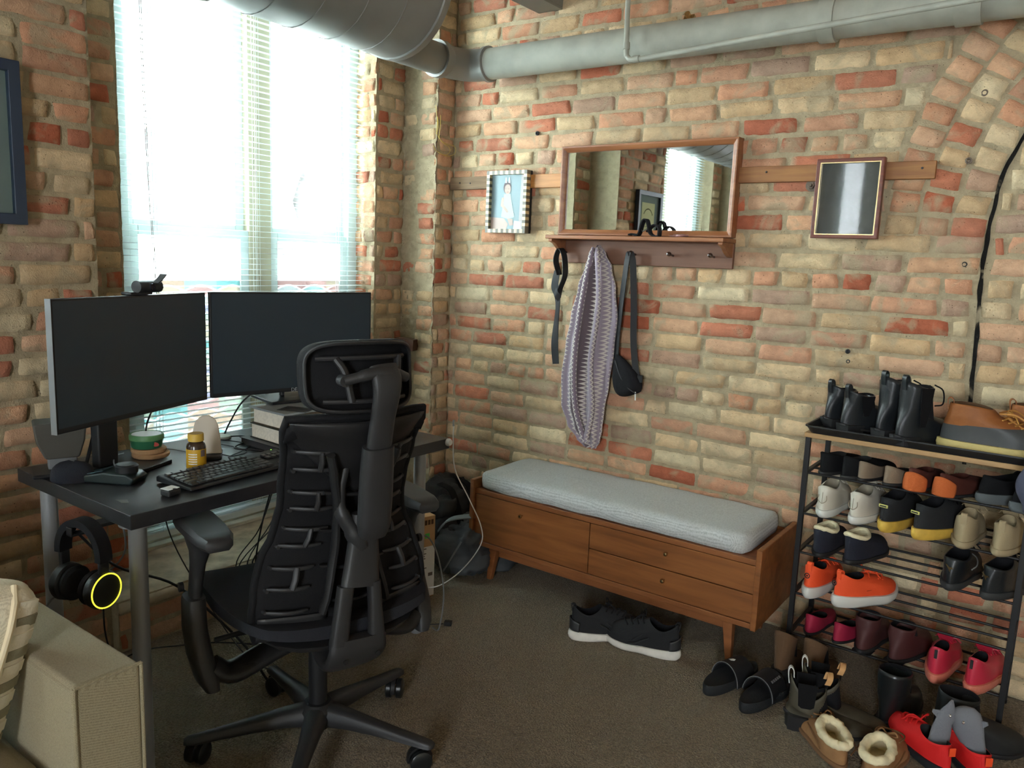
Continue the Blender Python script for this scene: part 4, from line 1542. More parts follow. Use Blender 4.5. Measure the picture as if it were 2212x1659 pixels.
wbg = thing('waist_bag', 'black zipped waist bag hanging by its strap from the middle peg', 'bag', (-1.507, 2.865, 1.40))
pth = smoothpath([(-1.513, 2.868, 1.405), (-1.520, 2.868, 1.36), (-1.535, 2.872, 1.2), (-1.545, 2.874, 1.05), (-1.545, 2.876, 0.97)], 6)
wp(wbg, MB().ribbon(pth, 0.032, 0.003, [(1, -0.5, 0) for _ in pth]), 'strap', web, smooth=True)
pth = smoothpath([(-1.507, 2.868, 1.408), (-1.492, 2.868, 1.36), (-1.478, 2.872, 1.2), (-1.470, 2.874, 1.05), (-1.452, 2.876, 0.93), (-1.435, 2.874, 0.90)], 6)
wp(wbg, MB().ribbon(pth, 0.026, 0.003, [(1, 0.6, 0) for _ in pth]), 'strap', web, smooth=True)
mb = MB()
rings = []
for i in range(17):
    t = i / 16
    cxx = lerp(-1.545, -1.425, t)
    cz = lerp(0.985, 0.845, t) - 0.045 * sin(pi * t)
    r_ = 0.007 + 0.056 * sin(pi * min(1, t * 1.02)) ** 0.8
    d_ = Vector((0.65, 0, -0.76))
    nrm = Vector((0.76, 0, 0.65))
    ring = []
    for k in range(20):
        a_ = 2 * pi * k / 20
        ring.append(Vector((cxx, 2.872, cz)) + nrm * (r_ * cos(a_)) + Vector((0, 1, 0)) * (r_ * 0.55 * sin(a_)))
    rings.append(ring)
mb.loft(rings)
pouch = wp(wbg, mb, 'pouch', M['black_soft'], smooth=True)
zp = smoothpath([(-1.538, 2.852, 0.965), (-1.505, 2.842, 0.905), (-1.465, 2.842, 0.86), (-1.432, 2.855, 0.838)], 5)
wp(wbg, MB().tube(zp, 0.0022, 6), 'zip', mat('zip_grey', srgb(70, 72, 76), 0.4), pouch, smooth=True)
wp(wbg, MB().ribbon([(-1.437, 2.855, 0.846), (-1.435, 2.852, 0.83), (-1.434, 2.852, 0.812)], 0.005, 0.002, (1, 0, 0)), 'zip_pull', M['white_pl'], pouch)
wp(wbg, MB().b2(-1.437, -1.415, 2.862, 2.874, 0.885, 0.915), 'buckle', M['black'], bevel=0.002)

# yellow twine on the pier
tw = MB()
y_ = 2.80
for pts in ([(0.012, 0.0, 0.10), (0.02, 0.005, 0.03), (0.014, 0.01, -0.02), (0.03, 0.03, -0.06), (0.035, 0.07, -0.075), (0.03, 0.085, -0.095), (0.03, 0.05, -0.115), (0.02, 0.0, -0.10), (0.02, -0.02, -0.08)],
            [(0.016, 0.03, 0.06), (0.03, 0.015, 0.01), (0.03, 0.01, -0.045), (0.04, 0.05, -0.065), (0.045, 0.10, -0.07), (0.04, 0.11, -0.10), (0.03, 0.07, -0.117), (0.02, 0.02, -0.108)],
            [(0.016, 0.01, 0.05), (0.03, 0.0, 0.0), (0.028, -0.01, -0.03)]):
    tw.tube(smoothpath(pts, 7), 0.0013, 6)
to = build(tw, 'twine', mat('yellow_twine', srgb(196, 170, 84), 0.7), smooth=True)
to.location = (XA + 0.0, 2.79, 1.935)
tag(to, 'loose yellow twine tangled on the narrow brick pier in the corner', 'twine')
# ledge box on the rough reveal
lb = build(MB().b2(-0.05, 0.05, -0.03, 0.03, 0, 0.055), 'wooden_offcut', wood('dark_offcut', srgb(70, 44, 30), srgb(96, 62, 42), (6, 30, 30)), bevel=0.002)
lb.location = (-2.64, 2.775, 0.905)
lb.rotation_euler = (0, 0.05, 0.3)
tag(lb, 'small dark brown wooden block lodged in the rough window reveal', 'block')
# ------------------------------------------------------------ desk
desk_m = mat('black_brown_desktop', srgb(40, 40, 42), 0.36, spec=0.5, var=0.12, vscale=30, bump=0.08, bscale=300)
dk_ = thing('desk', 'black brown table top on four round grey legs in front of the window', 'desk', (-2.046, 1.52, 0))
DX0, DX1, DY0, DY1, DZ = -2.345, -1.748, 0.919, 2.066, 0.73
wp(dk_, MB().b2(DX0, DX1, DY0, DY1, DZ - 0.037, DZ), 'table_top', desk_m, bevel=0.002)
for x, y in ((DX1 - 0.06, DY0 + 0.048), (DX0 + 0.055, DY0 + 0.055), (DX0 + 0.055, DY1 - 0.06), (DX1 - 0.085, DY1 - 0.058)):
    lg = wp(dk_, MB().lathe([(0.001, 0.0), (0.019, 0.0), (0.019, 0.012), (0.0215, 0.014), (0.0215, DZ - 0.05), (0.042, DZ - 0.046), (0.042, DZ - 0.037)], (x, y, 0), 28), 'leg', M['grey_leg'], smooth=True)

# ------------------------------------------------------------ monitors
scr = mat('haze_tinted_screen', (0.016, 0.030, 0.044), 0.36, spec=0.5)  # bluish veil of window glare is put into the base colour
bez = mat('monitor_black', (0.012, 0.013, 0.015), 0.35)
def monitor(name, label, a, b, zb, zt, stand, text=None):
    ax, ay = a
    bx, by = b
    ctr = ((ax + bx) / 2, (ay + by) / 2)
    wdt = sqrt((bx - ax) ** 2 + (by - ay) ** 2)
    ang = atan2(by - ay, bx - ax)
    # local: X along the width, -Y towards the viewer (front), Z up ; front of the screen faces +x side of the room
    t = thing(name, label, 'monitor', (ctr[0], ctr[1], DZ + stand), ang)
    z0, z1 = zb - DZ - stand, zt - DZ - stand
    h = wdt / 2
    build(MB().b2(-h, h, 0.0, 0.016, z0, z1), 'housing', bez, t, bevel=0.003)
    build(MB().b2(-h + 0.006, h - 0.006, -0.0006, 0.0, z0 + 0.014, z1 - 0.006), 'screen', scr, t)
    mb = MB()
    rr = [[(-h * k, 0.016, lerp((z0 + z1) / 2, z0, k)), (h * k, 0.016, lerp((z0 + z1) / 2, z0, k)), (h * k, 0.016, lerp((z0 + z1) / 2, z1, k)), (-h * k, 0.016, lerp((z0 + z1) / 2, z1, k))] for k in (0.95,)]
    zz = (z0 + z1) / 2
    mb.loft([[(-h * 0.9, 0.016, z0 + 0.03), (h * 0.9, 0.016, z0 + 0.03), (h * 0.9, 0.016, z1 - 0.03), (-h * 0.9, 0.016, z1 - 0.03)],
             [(-h * 0.55, 0.045, z0 + 0.08), (h * 0.55, 0.045, z0 + 0.08), (h * 0.55, 0.045, z1 - 0.07), (-h * 0.55, 0.045, z1 - 0.07)]])
    build(mb, 'back_cover', bez, t, bevel=0.008)
    if text:
        text_mesh(text, 0.018, mat('logo_grey', srgb(150, 156, 160), 0.4), 'maker_logo', t, (0, -0.001, z0 + 0.0065), (radians(90), 0, 0))
    return t, z0, z1
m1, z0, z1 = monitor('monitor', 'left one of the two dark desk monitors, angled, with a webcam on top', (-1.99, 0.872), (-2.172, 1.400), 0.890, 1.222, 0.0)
build(MB().b2(-0.066, 0.004, 0.085, 0.115, 0.012, z1 - 0.1), 'stand_column', bez, m1, bevel=0.006)
build(MB().b2(-0.055, 0.03, 0.04, 0.09, z1 - 0.19, z1 - 0.11), 'stand_arm', bez, m1, bevel=0.006)
wp(m1, MB().prism([(-2.106, 1.238), (-2.055, 1.109), (-2.068, 1.075), (-2.20, 1.00), (-2.29, 1.03), (-2.31, 1.18), (-2.20, 1.235)], DZ, DZ + 0.011, lambda p, d: (p[0], p[1], d)), 'stand_base', desk_m, bevel=0.002)
build(MB().b2(-0.2885 + 0.0085, -0.2885 + 0.0095, -0.002, 0.016, z0, z1), 'side_edge', M['grey_pl'], m1, label='lighter grey left side edge')
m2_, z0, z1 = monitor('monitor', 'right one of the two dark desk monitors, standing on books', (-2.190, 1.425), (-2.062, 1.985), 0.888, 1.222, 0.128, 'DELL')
build(MB().b2(-0.042, 0.042, 0.03, 0.05, 0.01, z1 - 0.12), 'stand_column', bez, m2_, bevel=0.006)
build(MB().lathe([(0.001, -0.004), (0.032, -0.004), (0.032, 0.0), (0.001, 0.0)], (0, 0.026, z0 - 0.012), 28, Matrix.Rotation(radians(90), 3, 'X')), 'cable_ring', M['chrome'], m2_, smooth=True, label='round silver disc on the stand')
build(MB().b2(-0.11, 0.11, -0.05, 0.12, 0, 0.01), 'stand_base', bez, m2_, bevel=0.003)

wc = thing('webcam', 'small black webcam clipped on top of the left monitor', 'webcam', (-2.075, 1.150, 1.223), radians(-19 + 90 + 18))
wc.rotation_euler = (0, 0, m1.rotation_euler[2])
wc.location = (-2.092, 1.168, 1.223)
mb = MB().cyl((-0.042, -0.005, 0.022), (0.042, -0.005, 0.022), 0.0165, 22)
build(mb, 'camera_barrel', M['black'], wc, smooth=True)
build(MB().lathe([(0.001, 0.0), (0.010, 0.0), (0.009, 0.003), (0.001, 0.004)], (0, -0.021, 0.022), 18, Matrix.Rotation(radians(90), 3, 'X')), 'lens', mat('lens_glass', (0.01, 0.01, 0.02), 0.08), wc, smooth=True)
build(MB().b2(-0.06, 0.02, -0.004, 0.03, 0.0, 0.008), 'clip', M['black'], wc, bevel=0.002)
build(MB().ribbon(smoothpath([(0.01, -0.022, 0.032), (0.03, -0.02, 0.042), (0.055, -0.012, 0.055)], 4), 0.022, 0.003, (0, 1, 0)), 'privacy_flap', M['charcoal_d'], wc, smooth=True)

# ------------------------------------------------------------ things on the desk
# speaker: inverted trapezoid body on a neck
spk = thing('desk_speaker', 'dark tapering desk speaker standing under the left corner of the left monitor', 'speaker', (-2.235, 0.985, DZ), radians(70))
mb = MB().loft([[(-0.036, -0.03, 0.042), (0.046, -0.03, 0.042), (0.046, 0.03, 0.042), (-0.036, 0.03, 0.042)],
                [(-0.056, -0.036, 0.09), (0.060, -0.036, 0.09), (0.060, 0.036, 0.09), (-0.056, 0.036, 0.09)],
                [(-0.062, -0.04, 0.145), (0.066, -0.04, 0.145), (0.066, 0.04, 0.145), (-0.062, 0.04, 0.145)]])
build(mb, 'body', mat('smoky_grille', srgb(74, 72, 66), 0.75, bump=0.5, bscale=700), spk, bevel=0.006)
build(MB().b2(-0.030, 0.04, -0.02, 0.02, 0.012, 0.044), 'neck', M['grey_pl'], spk, bevel=0.003)
build(MB().loft([[(-0.07 * k, -0.07 * k, z) for k in (1,)] + [(0.075 * k, -0.07 * k, z) for k in (1,)] + [(0.075, 0.05, z), (-0.07, 0.05, z)] for z, k in ((0, 1), (0.012, 0.95))]), 'foot', M['black'], spk, bevel=0.008)
ar = build(MB().tube([(-2.17, 1.02, 0.742), (-2.235, 1.085, 0.845)], 0.005, 8), 'pen', M['black'], smooth=True)
tag(ar, 'thin black stick leaning behind the desk between the speaker and the left monitor stand', 'stick')
pouchm = mat('dark_navy_cloth', srgb(24, 26, 36), 0.9, bump=0.4, bscale=250)
mb = MB()
rings = []
for i in range(9):
    t = i / 8
    r_ = 0.052 * sqrt(max(0.02, 1 - t ** 3))
    rings.append([(r_ * cos(2 * pi * k / 24) * (1.15 + 0.08 * sin(3 * 2 * pi * k / 24)), r_ * sin(2 * pi * k / 24), 0.046 * t * (1 + 0.1 * sin(2 * 2 * pi * k / 24))) for k in range(24)])
mb.loft(rings)
po = build(mb, 'cloth_pouch', pouchm, smooth=True)
po.location = (-2.145, 0.975, DZ)
tag(po, 'dark navy cloth pouch on the left end of the desk below the speaker', 'pouch')
tp = thing('tape_dispenser', 'dark desk gadget with a round knob and a shiny slanted face, left end of desk', 'desk gadget', (-2.04, 1.04, DZ), radians(28))
mb = MB().prism([(-0.085, 0.0), (0.062, 0.0), (0.07, 0.018), (0.05, 0.03), (-0.02, 0.03), (-0.09, 0.014)], -0.035, 0.035, lambda p, d: (p[0], d, p[1]))
build(mb, 'body', mat('smoky_green_plastic', srgb(34, 44, 44), 0.3), tp, bevel=0.005)
build(MB().prism([(-0.085, 0.0165), (-0.022, 0.0325), (-0.021, 0.034), (-0.085, 0.018)], -0.026, 0.024, lambda p, d: (p[0], d, p[1])), 'shiny_face', mat('glossy_glass_face', srgb(90, 120, 130), 0.05, spec=1.0, coat=1.0), tp)
build(MB().lathe([(0.001, 0.028), (0.028, 0.028), (0.029, 0.046), (0.024, 0.050), (0.001, 0.048)], (0.03, 0, 0), 26), 'knob', M['black'], tp, smooth=True)
# coasters + tub
cork = mat('cork', srgb(168, 134, 98), 0.95, var=0.12, vscale=60, bump=0.3, bscale=200)
for k, (dx, r_) in enumerate(((0.0, 0.052), (-0.004, 0.049))):
    c = build(MB().lathe([(0.001, 0), (r_ - 0.003, 0), (r_, 0.004), (r_, 0.010), (r_ - 0.004, 0.0135), (r_ - 0.009, 0.0125), (0.001, 0.012)], n=36), 'coaster', cork, smooth=True)
    c.location = (-2.180 + dx, 1.215 + dx, DZ + 0.0125 + 0.0136 * k)
    tag(c, ('lower' if k == 0 else 'upper') + ' of two thick round cork coasters under the green tub', 'coaster', 'coasters under the green tub')
tub = thing('plastic_tub', 'round green and white plastic tub resting on the cork coasters', 'tub', (-2.188, 1.208, DZ + 0.0402), radians(40))
grn = mat('tub_green', srgb(88, 140, 92), 0.45)
build(MB().lathe([(0.001, 0), (0.040, 0), (0.0425, 0.006), (0.0455, 0.026)], n=40), 'cup', mat('tub_green_dark', srgb(48, 108, 76), 0.4), tub, smooth=True)
build(MB().lathe([(0.046, 0.024), (0.048, 0.025), (0.048, 0.035), (0.046, 0.040), (0.042, 0.0405), (0.041, 0.038), (0.001, 0.0385)], n=40), 'lid', [grn], tub, smooth=True)
build(MB().lathe([(0.001, 0.0385), (0.040, 0.0385), (0.0405, 0.0395), (0.001, 0.0398)], n=40), 'lid_label', M['white'], tub, smooth=True)
build(MB().prism(ell(0.0, 0.0125, 0.013, 0.0065, 16), 0.0445, 0.0455, lambda p, d: (p[0] + d * 0.75, -d * 0.66 - p[0] * 0.2, p[1] + 0.002)), 'red_badge', mat('badge_red', srgb(170, 70, 62), 0.4), tub)
bt = thing('supplement_bottle', 'brown bottle with a yellow cap and yellow label standing on the desk', 'bottle', (-1.99, 1.243, DZ), radians(38))
build(MB().lathe([(0.001, 0), (0.0245, 0), (0.0262, 0.004), (0.0262, 0.07), (0.024, 0.078), (0.0185, 0.083), (0.0185, 0.092), (0.001, 0.092)], n=36), 'glass_body', mat('amber_dark', srgb(58, 44, 34), 0.2, coat=0.5), bt, smooth=True)
build(MB().lathe([(0.0266, 0.008), (0.0268, 0.0085), (0.0268, 0.064), (0.0266, 0.0645)], n=36), 'label', mat('label_yellow', srgb(196, 152, 34), 0.5), bt, smooth=True)
mb = MB()
for i in range(5):
    for k in range(7):
        a0 = radians(-120 + k * 8)
        a1 = radians(-120 + (k + 0.8) * 8)
        z_ = 0.050 - i * 0.007
        mb.loft([[(0.0271 * cos(a), 0.0271 * sin(a), z_), (0.0271 * cos(a), 0.0271 * sin(a), z_ + 0.003)] for a in (a0, a1)], close=False)
build(mb, 'label_text', M['white'], bt)
mb = MB()
for z_ in (0.05,):
    mb.loft([[(0.0270 * cos(radians(a)), 0.0270 * sin(radians(a)), 0.044), (0.0270 * cos(radians(a)), 0.0270 * sin(radians(a)), 0.063)] for a in range(-44, -8, 6)], close=False)
build(mb, 'label_panel', mat('label_grey', srgb(108, 92, 92), 0.5), bt)
build(MB().lathe([(0.0205, 0.086), (0.0215, 0.087), (0.0215, 0.106), (0.020, 0.108), (0.001, 0.108)], n=40), 'cap', mat('cap_yellow', srgb(206, 170, 70), 0.45), bt, smooth=True)
ch = thing('charging_stand', 'off white wireless charging stand with a rounded back on the desk', 'charger', (-2.085, 1.335, DZ), radians(45 + 10))
out_ = [(-0.042, 0.012)] + [(0.042 * cos(radians(180 - a)), 0.075 + 0.045 * sin(radians(a))) for a in range(0, 181, 15)] + [(0.042, 0.012)]
out_ = [(-0.045, 0.012), (-0.040, 0.06)] + [(0.036 * cos(radians(180 - a)), 0.082 + 0.042 * sin(radians(a))) for a in range(10, 171, 16)] + [(0.040, 0.06), (0.045, 0.012)]
build(MB().prism(out_, 0.0, 0.009, lambda p, d: (p[0], 0.0 + d + p[1] * 0.32, p[1])), 'back_plate', mat('offwhite_plastic', srgb(200, 192, 176), 0.5), ch, bevel=0.003)
build(MB().prism([(-0.045, -0.03), (0.045, -0.03), (0.045, 0.07), (-0.045, 0.07)], 0.0, 0.012, lambda p, d: (p[0], p[1], d)), 'base', M['charcoal'], ch, bevel=0.004)

# keyboard
kb = thing('keyboard', 'black full size computer keyboard near the front edge of the desk', 'keyboard', (-1.885, 1.30, DZ), 0)
ax = Vector((-1.826 + 1.803, 1.441 - 1.105, 0))
ang = radians(94)
kb.rotation_euler = (0, 0, ang)
kb.location = (-1.895, 1.325, DZ)
KW, KD = 0.44, 0.148
build(MB().prism([(-KD / 2, 0.004), (-KD / 2 + 0.004, 0.012), (KD / 2 - 0.01, 0.022), (KD / 2, 0.018), (KD / 2, 0.004)], -KW / 2, KW / 2, lambda p, d: (d, p[0], p[1])), 'case', M['black'], kb, bevel=0.003)
mb = MB()
keym = mat('key_caps', (0.022, 0.023, 0.024), 0.32, spec=0.5)
def key(x, y, wx, wy):
    zb = 0.0135 + (y + KD / 2) / KD * 0.009
    mb.loft([[(x, y, zb), (x + wx, y, zb), (x + wx, y + wy, zb + 0.001), (x, y + wy, zb + 0.001)],
             [(x + 0.0015, y + 0.0015, zb + 0.005), (x + wx - 0.0015, y + 0.0015, zb + 0.005), (x + wx - 0.0015, y + wy - 0.001, zb + 0.006), (x + 0.0015, y + wy - 0.001, zb + 0.006)]])
rows = [(-0.062, [1.25, 1.25, 1.25, 6.0, 1.25, 1.25, 1.25, 1.25]), (-0.043, [2.25] + [1] * 10 + [2.75]), (-0.024, [1.75] + [1] * 11 + [2.25]), (-0.005, [1.5] + [1] * 12 + [1.5]), (0.014, [1] * 13 + [2]), (0.040, [1, 1.5] + [1] * 4 + [0.9] * 4 + [1] * 4)]
for y, ks in rows:
    x = -KW / 2 + 0.012
    for k in ks:
        key(x, y, k * 0.0186 - 0.002, 0.0165)
        x += k * 0.0186
for y in (-0.062, -0.043, -0.024, -0.005, 0.014):
    for k in range(4):
        key(KW / 2 - 0.012 - (4 - k) * 0.0186, y, 0.0166, 0.0165)
for k in range(3):
    key(0.09 + k * 0.0186, -0.062, 0.0166, 0.0165)
    key(0.09 + k * 0.0186, 0.014, 0.0166, 0.0165)
    key(0.09 + k * 0.0186, -0.005, 0.0166, 0.0165)
key(0.09 + 0.0186, -0.043, 0.0166, 0.0165)
ko = build(mb, 'keys', keym, kb, bevel=0.0006, seg=1)
build(MB().lathe([(0.001, 0), (0.0022, 0), (0.001, 0.001)], (KW / 2 - 0.06, 0.062, 0.0215), 10), 'status_light', mat('green_led', (0.2, 0.9, 0.1), 0.4, emit=(0.25, 1.0, 0.05), estr=1.2), kb)
# small earbud case
ea = thing('earbud_case', 'small dark square earbud case with a glossy white top at the keyboard corner', 'case', (-1.828, 1.068, DZ), radians(10))
build(MB().b2(-0.017, 0.017, -0.02, 0.02, 0, 0.018), 'case', M['charcoal_d'], ea, bevel=0.006, seg=3)
build(MB().prism([(-0.016, -0.018), (0.012, -0.018), (0.013, -0.004), (0.006, -0.001), (0.007, 0.006), (0.014, 0.008), (0.013, 0.017), (-0.016, 0.017)], 0.018, 0.0195, lambda p, d: (p[0], p[1], d)), 'top_plate', M['white'], ea)
# paper scrap
ps = build(MB().prism([(-0.02, -0.01), (0.015, -0.012), (0.026, 0.0), (0.0, 0.01)], 0.0, 0.0006, lambda p, d: (p[0], p[1], d)), 'guitar_pick', mat('dull_grey', srgb(110, 112, 106), 0.5))
ps.location = (-1.865, 0.965, DZ + 0.0008)
tag(ps, 'small flat grey scrap lying near the front left corner of the desk', 'scrap')
# white puck
wpk = build(MB().lathe([(0.001, 0), (0.026, 0), (0.028, 0.004), (0.026, 0.010), (0.018, 0.013), (0.001, 0.014)], n=30), 'charging_puck', mat('pale_puck', srgb(176, 182, 170), 0.4), smooth=True)
wpk.location = (-2.270, 1.515, DZ)
tag(wpk, 'pale round puck at the back edge of the desk near the window', 'puck')

# books under the right monitor
def book(loc, rz, wx, wy, h, cover, label, page=None):
    b = thing('book', label, 'book', loc, rz, 'books stacked under the right monitor')
    build(MB().b2(-wx / 2 + 0.004, wx / 2 - 0.001, -wy / 2 + 0.004, wy / 2 - 0.004, 0.002, h - 0.002), 'pages', page or M['paper'], b)
    build(MB().b2(-wx / 2, wx / 2, -wy / 2, wy / 2, h - 0.0025, h).b2(-wx / 2, wx / 2, -wy / 2, wy / 2, 0, 0.0025).b2(wx / 2 - 0.003, wx / 2, -wy / 2, wy / 2, 0.0025, h - 0.0025), 'cover', cover, b)
    return b
bk = (-2.045, 1.655)
b1 = book((bk[0], bk[1], DZ + 0.0004), radians(-2), 0.235, 0.30, 0.024, mat('dark_book', srgb(40, 42, 44), 0.4), 'wide flat dark book at the bottom of the stack under the right monitor', mat('dark_pages', srgb(60, 60, 62), 0.6))
b2 = book((bk[0] - 0.01, bk[1] - 0.005, DZ + 0.0245), radians(-3), 0.17, 0.24, 0.048, mat('green_black_cover', srgb(44, 46, 38), 0.5, var=0.5, vscale=40), 'thick dark green book second from the bottom of the stack under the right monitor')
b3 = book((bk[0] - 0.004, bk[1] - 0.002, DZ + 0.073), radians(-2), 0.175, 0.235, 0.048, mat('brown_spine', srgb(72, 60, 46), 0.5, var=0.6, vscale=50), 'thick brown spined book near the top of the stack under the right monitor')
b4 = book((bk[0] - 0.004, bk[1] - 0.002, DZ + 0.1215), radians(-2), 0.19, 0.25, 0.006, mat('pale_cover', srgb(150, 158, 160), 0.35), 'thin pale book on top of the stack under the right monitor')
crd = build(MB().b2(-0.05, 0.05, -0.035, 0.035, 0, 0.0012), 'printed_card', mat('dark_card', srgb(60, 60, 60), 0.4, var=0.6, vscale=30))
crd.location = (-1.995, 1.60, DZ + 0.1279)
crd.rotation_euler = (0, 0, 0.4)
tag(crd, 'small printed card lying on the pale top book', 'card')
# the books hold the monitor: put its base on the pile
m2_.location.x, m2_.location.y = -2.126, 1.705

# cables on the desk
def cable(name, pts, r, label, m_=None, group=None, k=7):
    o = build(MB().tube(smoothpath(pts, k), r, 8), name, m_ or M['black'], smooth=True)
    tag(o, label, 'cable', group)
    return o
zt = DZ + 0.003
cable('earphone_cable', [(-2.26, 1.49, zt), (-2.20, 1.50, zt + 0.004), (-2.13, 1.52, zt), (-2.08, 1.46, zt), (-2.04, 1.38, zt), (-2.0, 1.40, zt), (-1.99, 1.45, zt), (-2.02, 1.50, zt)], 0.0018, 'thin black cable looping on the desk right of the charging stand')
cable('usb_cable', [(-2.28, 1.50, zt), (-2.24, 1.56, zt + 0.004), (-2.18, 1.58, zt), (-2.15, 1.50, zt + 0.003), (-2.09, 1.44, zt + 0.008), (-2.04, 1.50, zt), (-2.0, 1.49, zt)], 0.0025, 'thicker black cable winding from the pale puck towards the books')
cable('charger_lead', [(-2.07, 1.38, zt + 0.003), (-2.04, 1.40, zt), (-2.06, 1.46, zt), (-2.13, 1.47, zt), (-2.20, 1.46, zt)], 0.0016, 'short lead curving away from the charging stand base')
cable('white_lead', [(-2.22, 1.06, zt + 0.012), (-2.24, 1.12, zt + 0.02), (-2.29, 1.20, zt), (-2.27, 1.30, zt), (-2.19, 1.33, zt), (-2.12, 1.34, zt)], 0.0018, 'pale thin cable crossing behind the green tub to the charging stand', M['grey_pl'])
cable('pen_cable', [(-2.05, 1.055, zt + 0.018), (-2.12, 1.075, zt + 0.022), (-2.20, 1.12, zt + 0.022), (-2.28, 1.19, zt + 0.004)], 0.0022, 'grey cable running from the desk gadget over the monitor base', M['grey_pl'])
cable('monitor_cable', [(-2.19, 1.24, 0.90), (-2.215, 1.225, 0.83), (-2.235, 1.23, 0.77), (-2.27, 1.24, zt + 0.002), (-2.33, 1.25, zt + 0.002)], 0.0028, 'black cable dropping behind the left monitor')
cable('monitor_cable', [(-2.20, 1.62, 0.905), (-2.25, 1.58, 0.85), (-2.29, 1.56, 0.78), (-2.31, 1.55, zt + 0.002)], 0.0028, 'black cable slanting down left of the right monitor stand')

# ------------------------------------------------------------ under the desk
def ucable(i, pts, r=0.0028):
    return cable('hanging_cable', pts, r, ('thin' if r < 0.0022 else 'thick' if r > 0.003 else 'medium') + ' black cable in the tangle under the right half of the desk', None, 'cables tangled under the desk')
R = random.Random(5)
for i in range(8):
    y0 = 1.66 + R.uniform(-0.07, 0.10)
    x0 = -2.16 + R.uniform(-0.05, 0.05)
    y1 = 1.72 + R.uniform(-0.13, 0.12)
    x1 = -2.28 + R.uniform(-0.05, 0.08)
    ucable(i, [(x0, y0, 0.69), (x0 - 0.01, y0 + R.uniform(-0.03, 0.03), 0.58), (x0 - 0.03, (y0 + y1) / 2 + R.uniform(-0.05, 0.05), 0.42), (x1, y1 + R.uniform(-0.04, 0.04), 0.24), (x1 + 0.03, y1 + 0.03, 0.06), (x1 + 0.06, y1 + 0.02, 0.006)], R.choice((0.002, 0.0028, 0.0035)))
cable('sagging_cable', [(-2.13, 1.36, 0.69), (-2.14, 1.42, 0.60), (-2.14, 1.52, 0.555), (-2.14, 1.63, 0.60), (-2.14, 1.72, 0.69)], 0.004, 'thick black cable sagging in a bow under the desk in front of the blind')
cable('sagging_cable', [(-2.20, 1.40, 0.69), (-2.20, 1.46, 0.62), (-2.20, 1.56, 0.60), (-2.20, 1.68, 0.69)], 0.002, 'thin black cable sagging in a shallow bow under the desk')
cable('black_cable', [(-2.26, 1.02, 0.55), (-2.26, 1.14, 0.40), (-2.20, 1.30, 0.30), (-2.05, 1.42, 0.12), (-1.95, 1.45, 0.006), (-1.85, 1.45, 0.006)], 0.004, 'thick black cord running down from the left end of the desk towards the chair')
cable('thin_cable', [(-2.12, 1.20, 0.69), (-2.13, 1.24, 0.5), (-2.10, 1.32, 0.3), (-2.0, 1.4, 0.1), (-1.95, 1.5, 0.006)], 0.002, 'thin black cord hanging behind the left armrest')
cable('floor_cable', [(-2.40, 1.22, 0.02), (-2.42, 1.30, 0.01), (-2.38, 1.38, 0.006), (-2.28, 1.5, 0.006), (-2.1, 1.62, 0.006), (-2.0, 1.7, 0.006)], 0.0025, 'thin black cord lying on the carpet along the low wall below the sill')
cable('black_cable', [(-2.44, 1.18, 0.40), (-2.45, 1.19, 0.28), (-2.44, 1.185, 0.12), (-2.42, 1.20, 0.006)], 0.0028, 'black cord dropping behind the headphones to the floor')
cable('headset_cable', [(-1.95, 0.87, 0.505), (-2.15, 0.90, 0.40), (-2.38, 0.95, 0.2), (-2.40, 0.93, 0.006)], 0.003, 'grey cord curling from the headphones down behind the sofa arm', M['grey_pl'])
cable('grey_lead', [(-2.20, 1.0, 0.692), (-2.24, 1.03, 0.64), (-2.30, 1.10, 0.62), (-2.33, 1.18, 0.56), (-2.32, 1.2, 0.42), (-2.36, 1.15, 0.34), (-2.40, 1.08, 0.30)], 0.003, 'grey lead looping under the left end of the desk beside the headphones', M['grey_pl'])

# headphones on a hook below the table top
hp = thing('headphones', 'black over ear headphones with a glowing yellow ring hanging under the desk', 'headphones', (-1.850, 0.856, 0.632), radians(14))
Rz = 0
# local frame: band lies in XZ plane, cups face +-X
mb = MB()
arc = [(0.066 * cos(radians(a)), 0, 0.0 + 0.075 * sin(radians(a))) for a in range(-8, 189, 8)]
mb.ribbon([(a, b, c + 0.0) for a, b, c in arc], 0.034, 0.018, (0, 1, 0))
build(mb, 'headband', M['black_soft'], hp, smooth=True)
for s in (-1, 1):
    cup = build(MB().lathe([(0.001, 0.0), (0.030, 0.0), (0.044, 0.006), (0.046, 0.020), (0.041, 0.030), (0.040, 0.031), (0.001, 0.031)], (s * 0.040, 0, -0.082), 32, Matrix.Rotation(radians(90 * s), 3, 'Y')), 'ear_cup', M['black'], hp, smooth=True)
    build(MB().lathe([(0.018, 0.0), (0.040, -0.003), (0.042, -0.012), (0.036, -0.02), (0.020, -0.018)], (s * 0.040, 0, -0.082), 28, Matrix.Rotation(radians(90 * s), 3, 'Y')), 'ear_pad', M['black_soft'], cup, smooth=True)
    build(MB().b2(s * 0.064 - 0.006, s * 0.064 + 0.006, -0.012, 0.012, -0.05, 0.005), 'yoke', M['black'], hp, bevel=0.003)
    mb = MB()
    mb.tube([(s * (0.040 + 0.0315), 0.0405 * cos(radians(a)), -0.082 + 0.0405 * sin(radians(a))) for a in range(0, 360, 10)], 0.0017, 8, closed=True)
    if s < 0:
        continue
    build(mb, 'light_ring', mat('yellow_ring_light', srgb(240, 236, 60), 0.4, emit=(0.95, 0.9, 0.05), estr=0.5), cup, smooth=True)
hk = thing('headphone_hook', 'black hook bracket under the table top holding the headphones', 'hook', (-1.862, 0.885, 0.693))
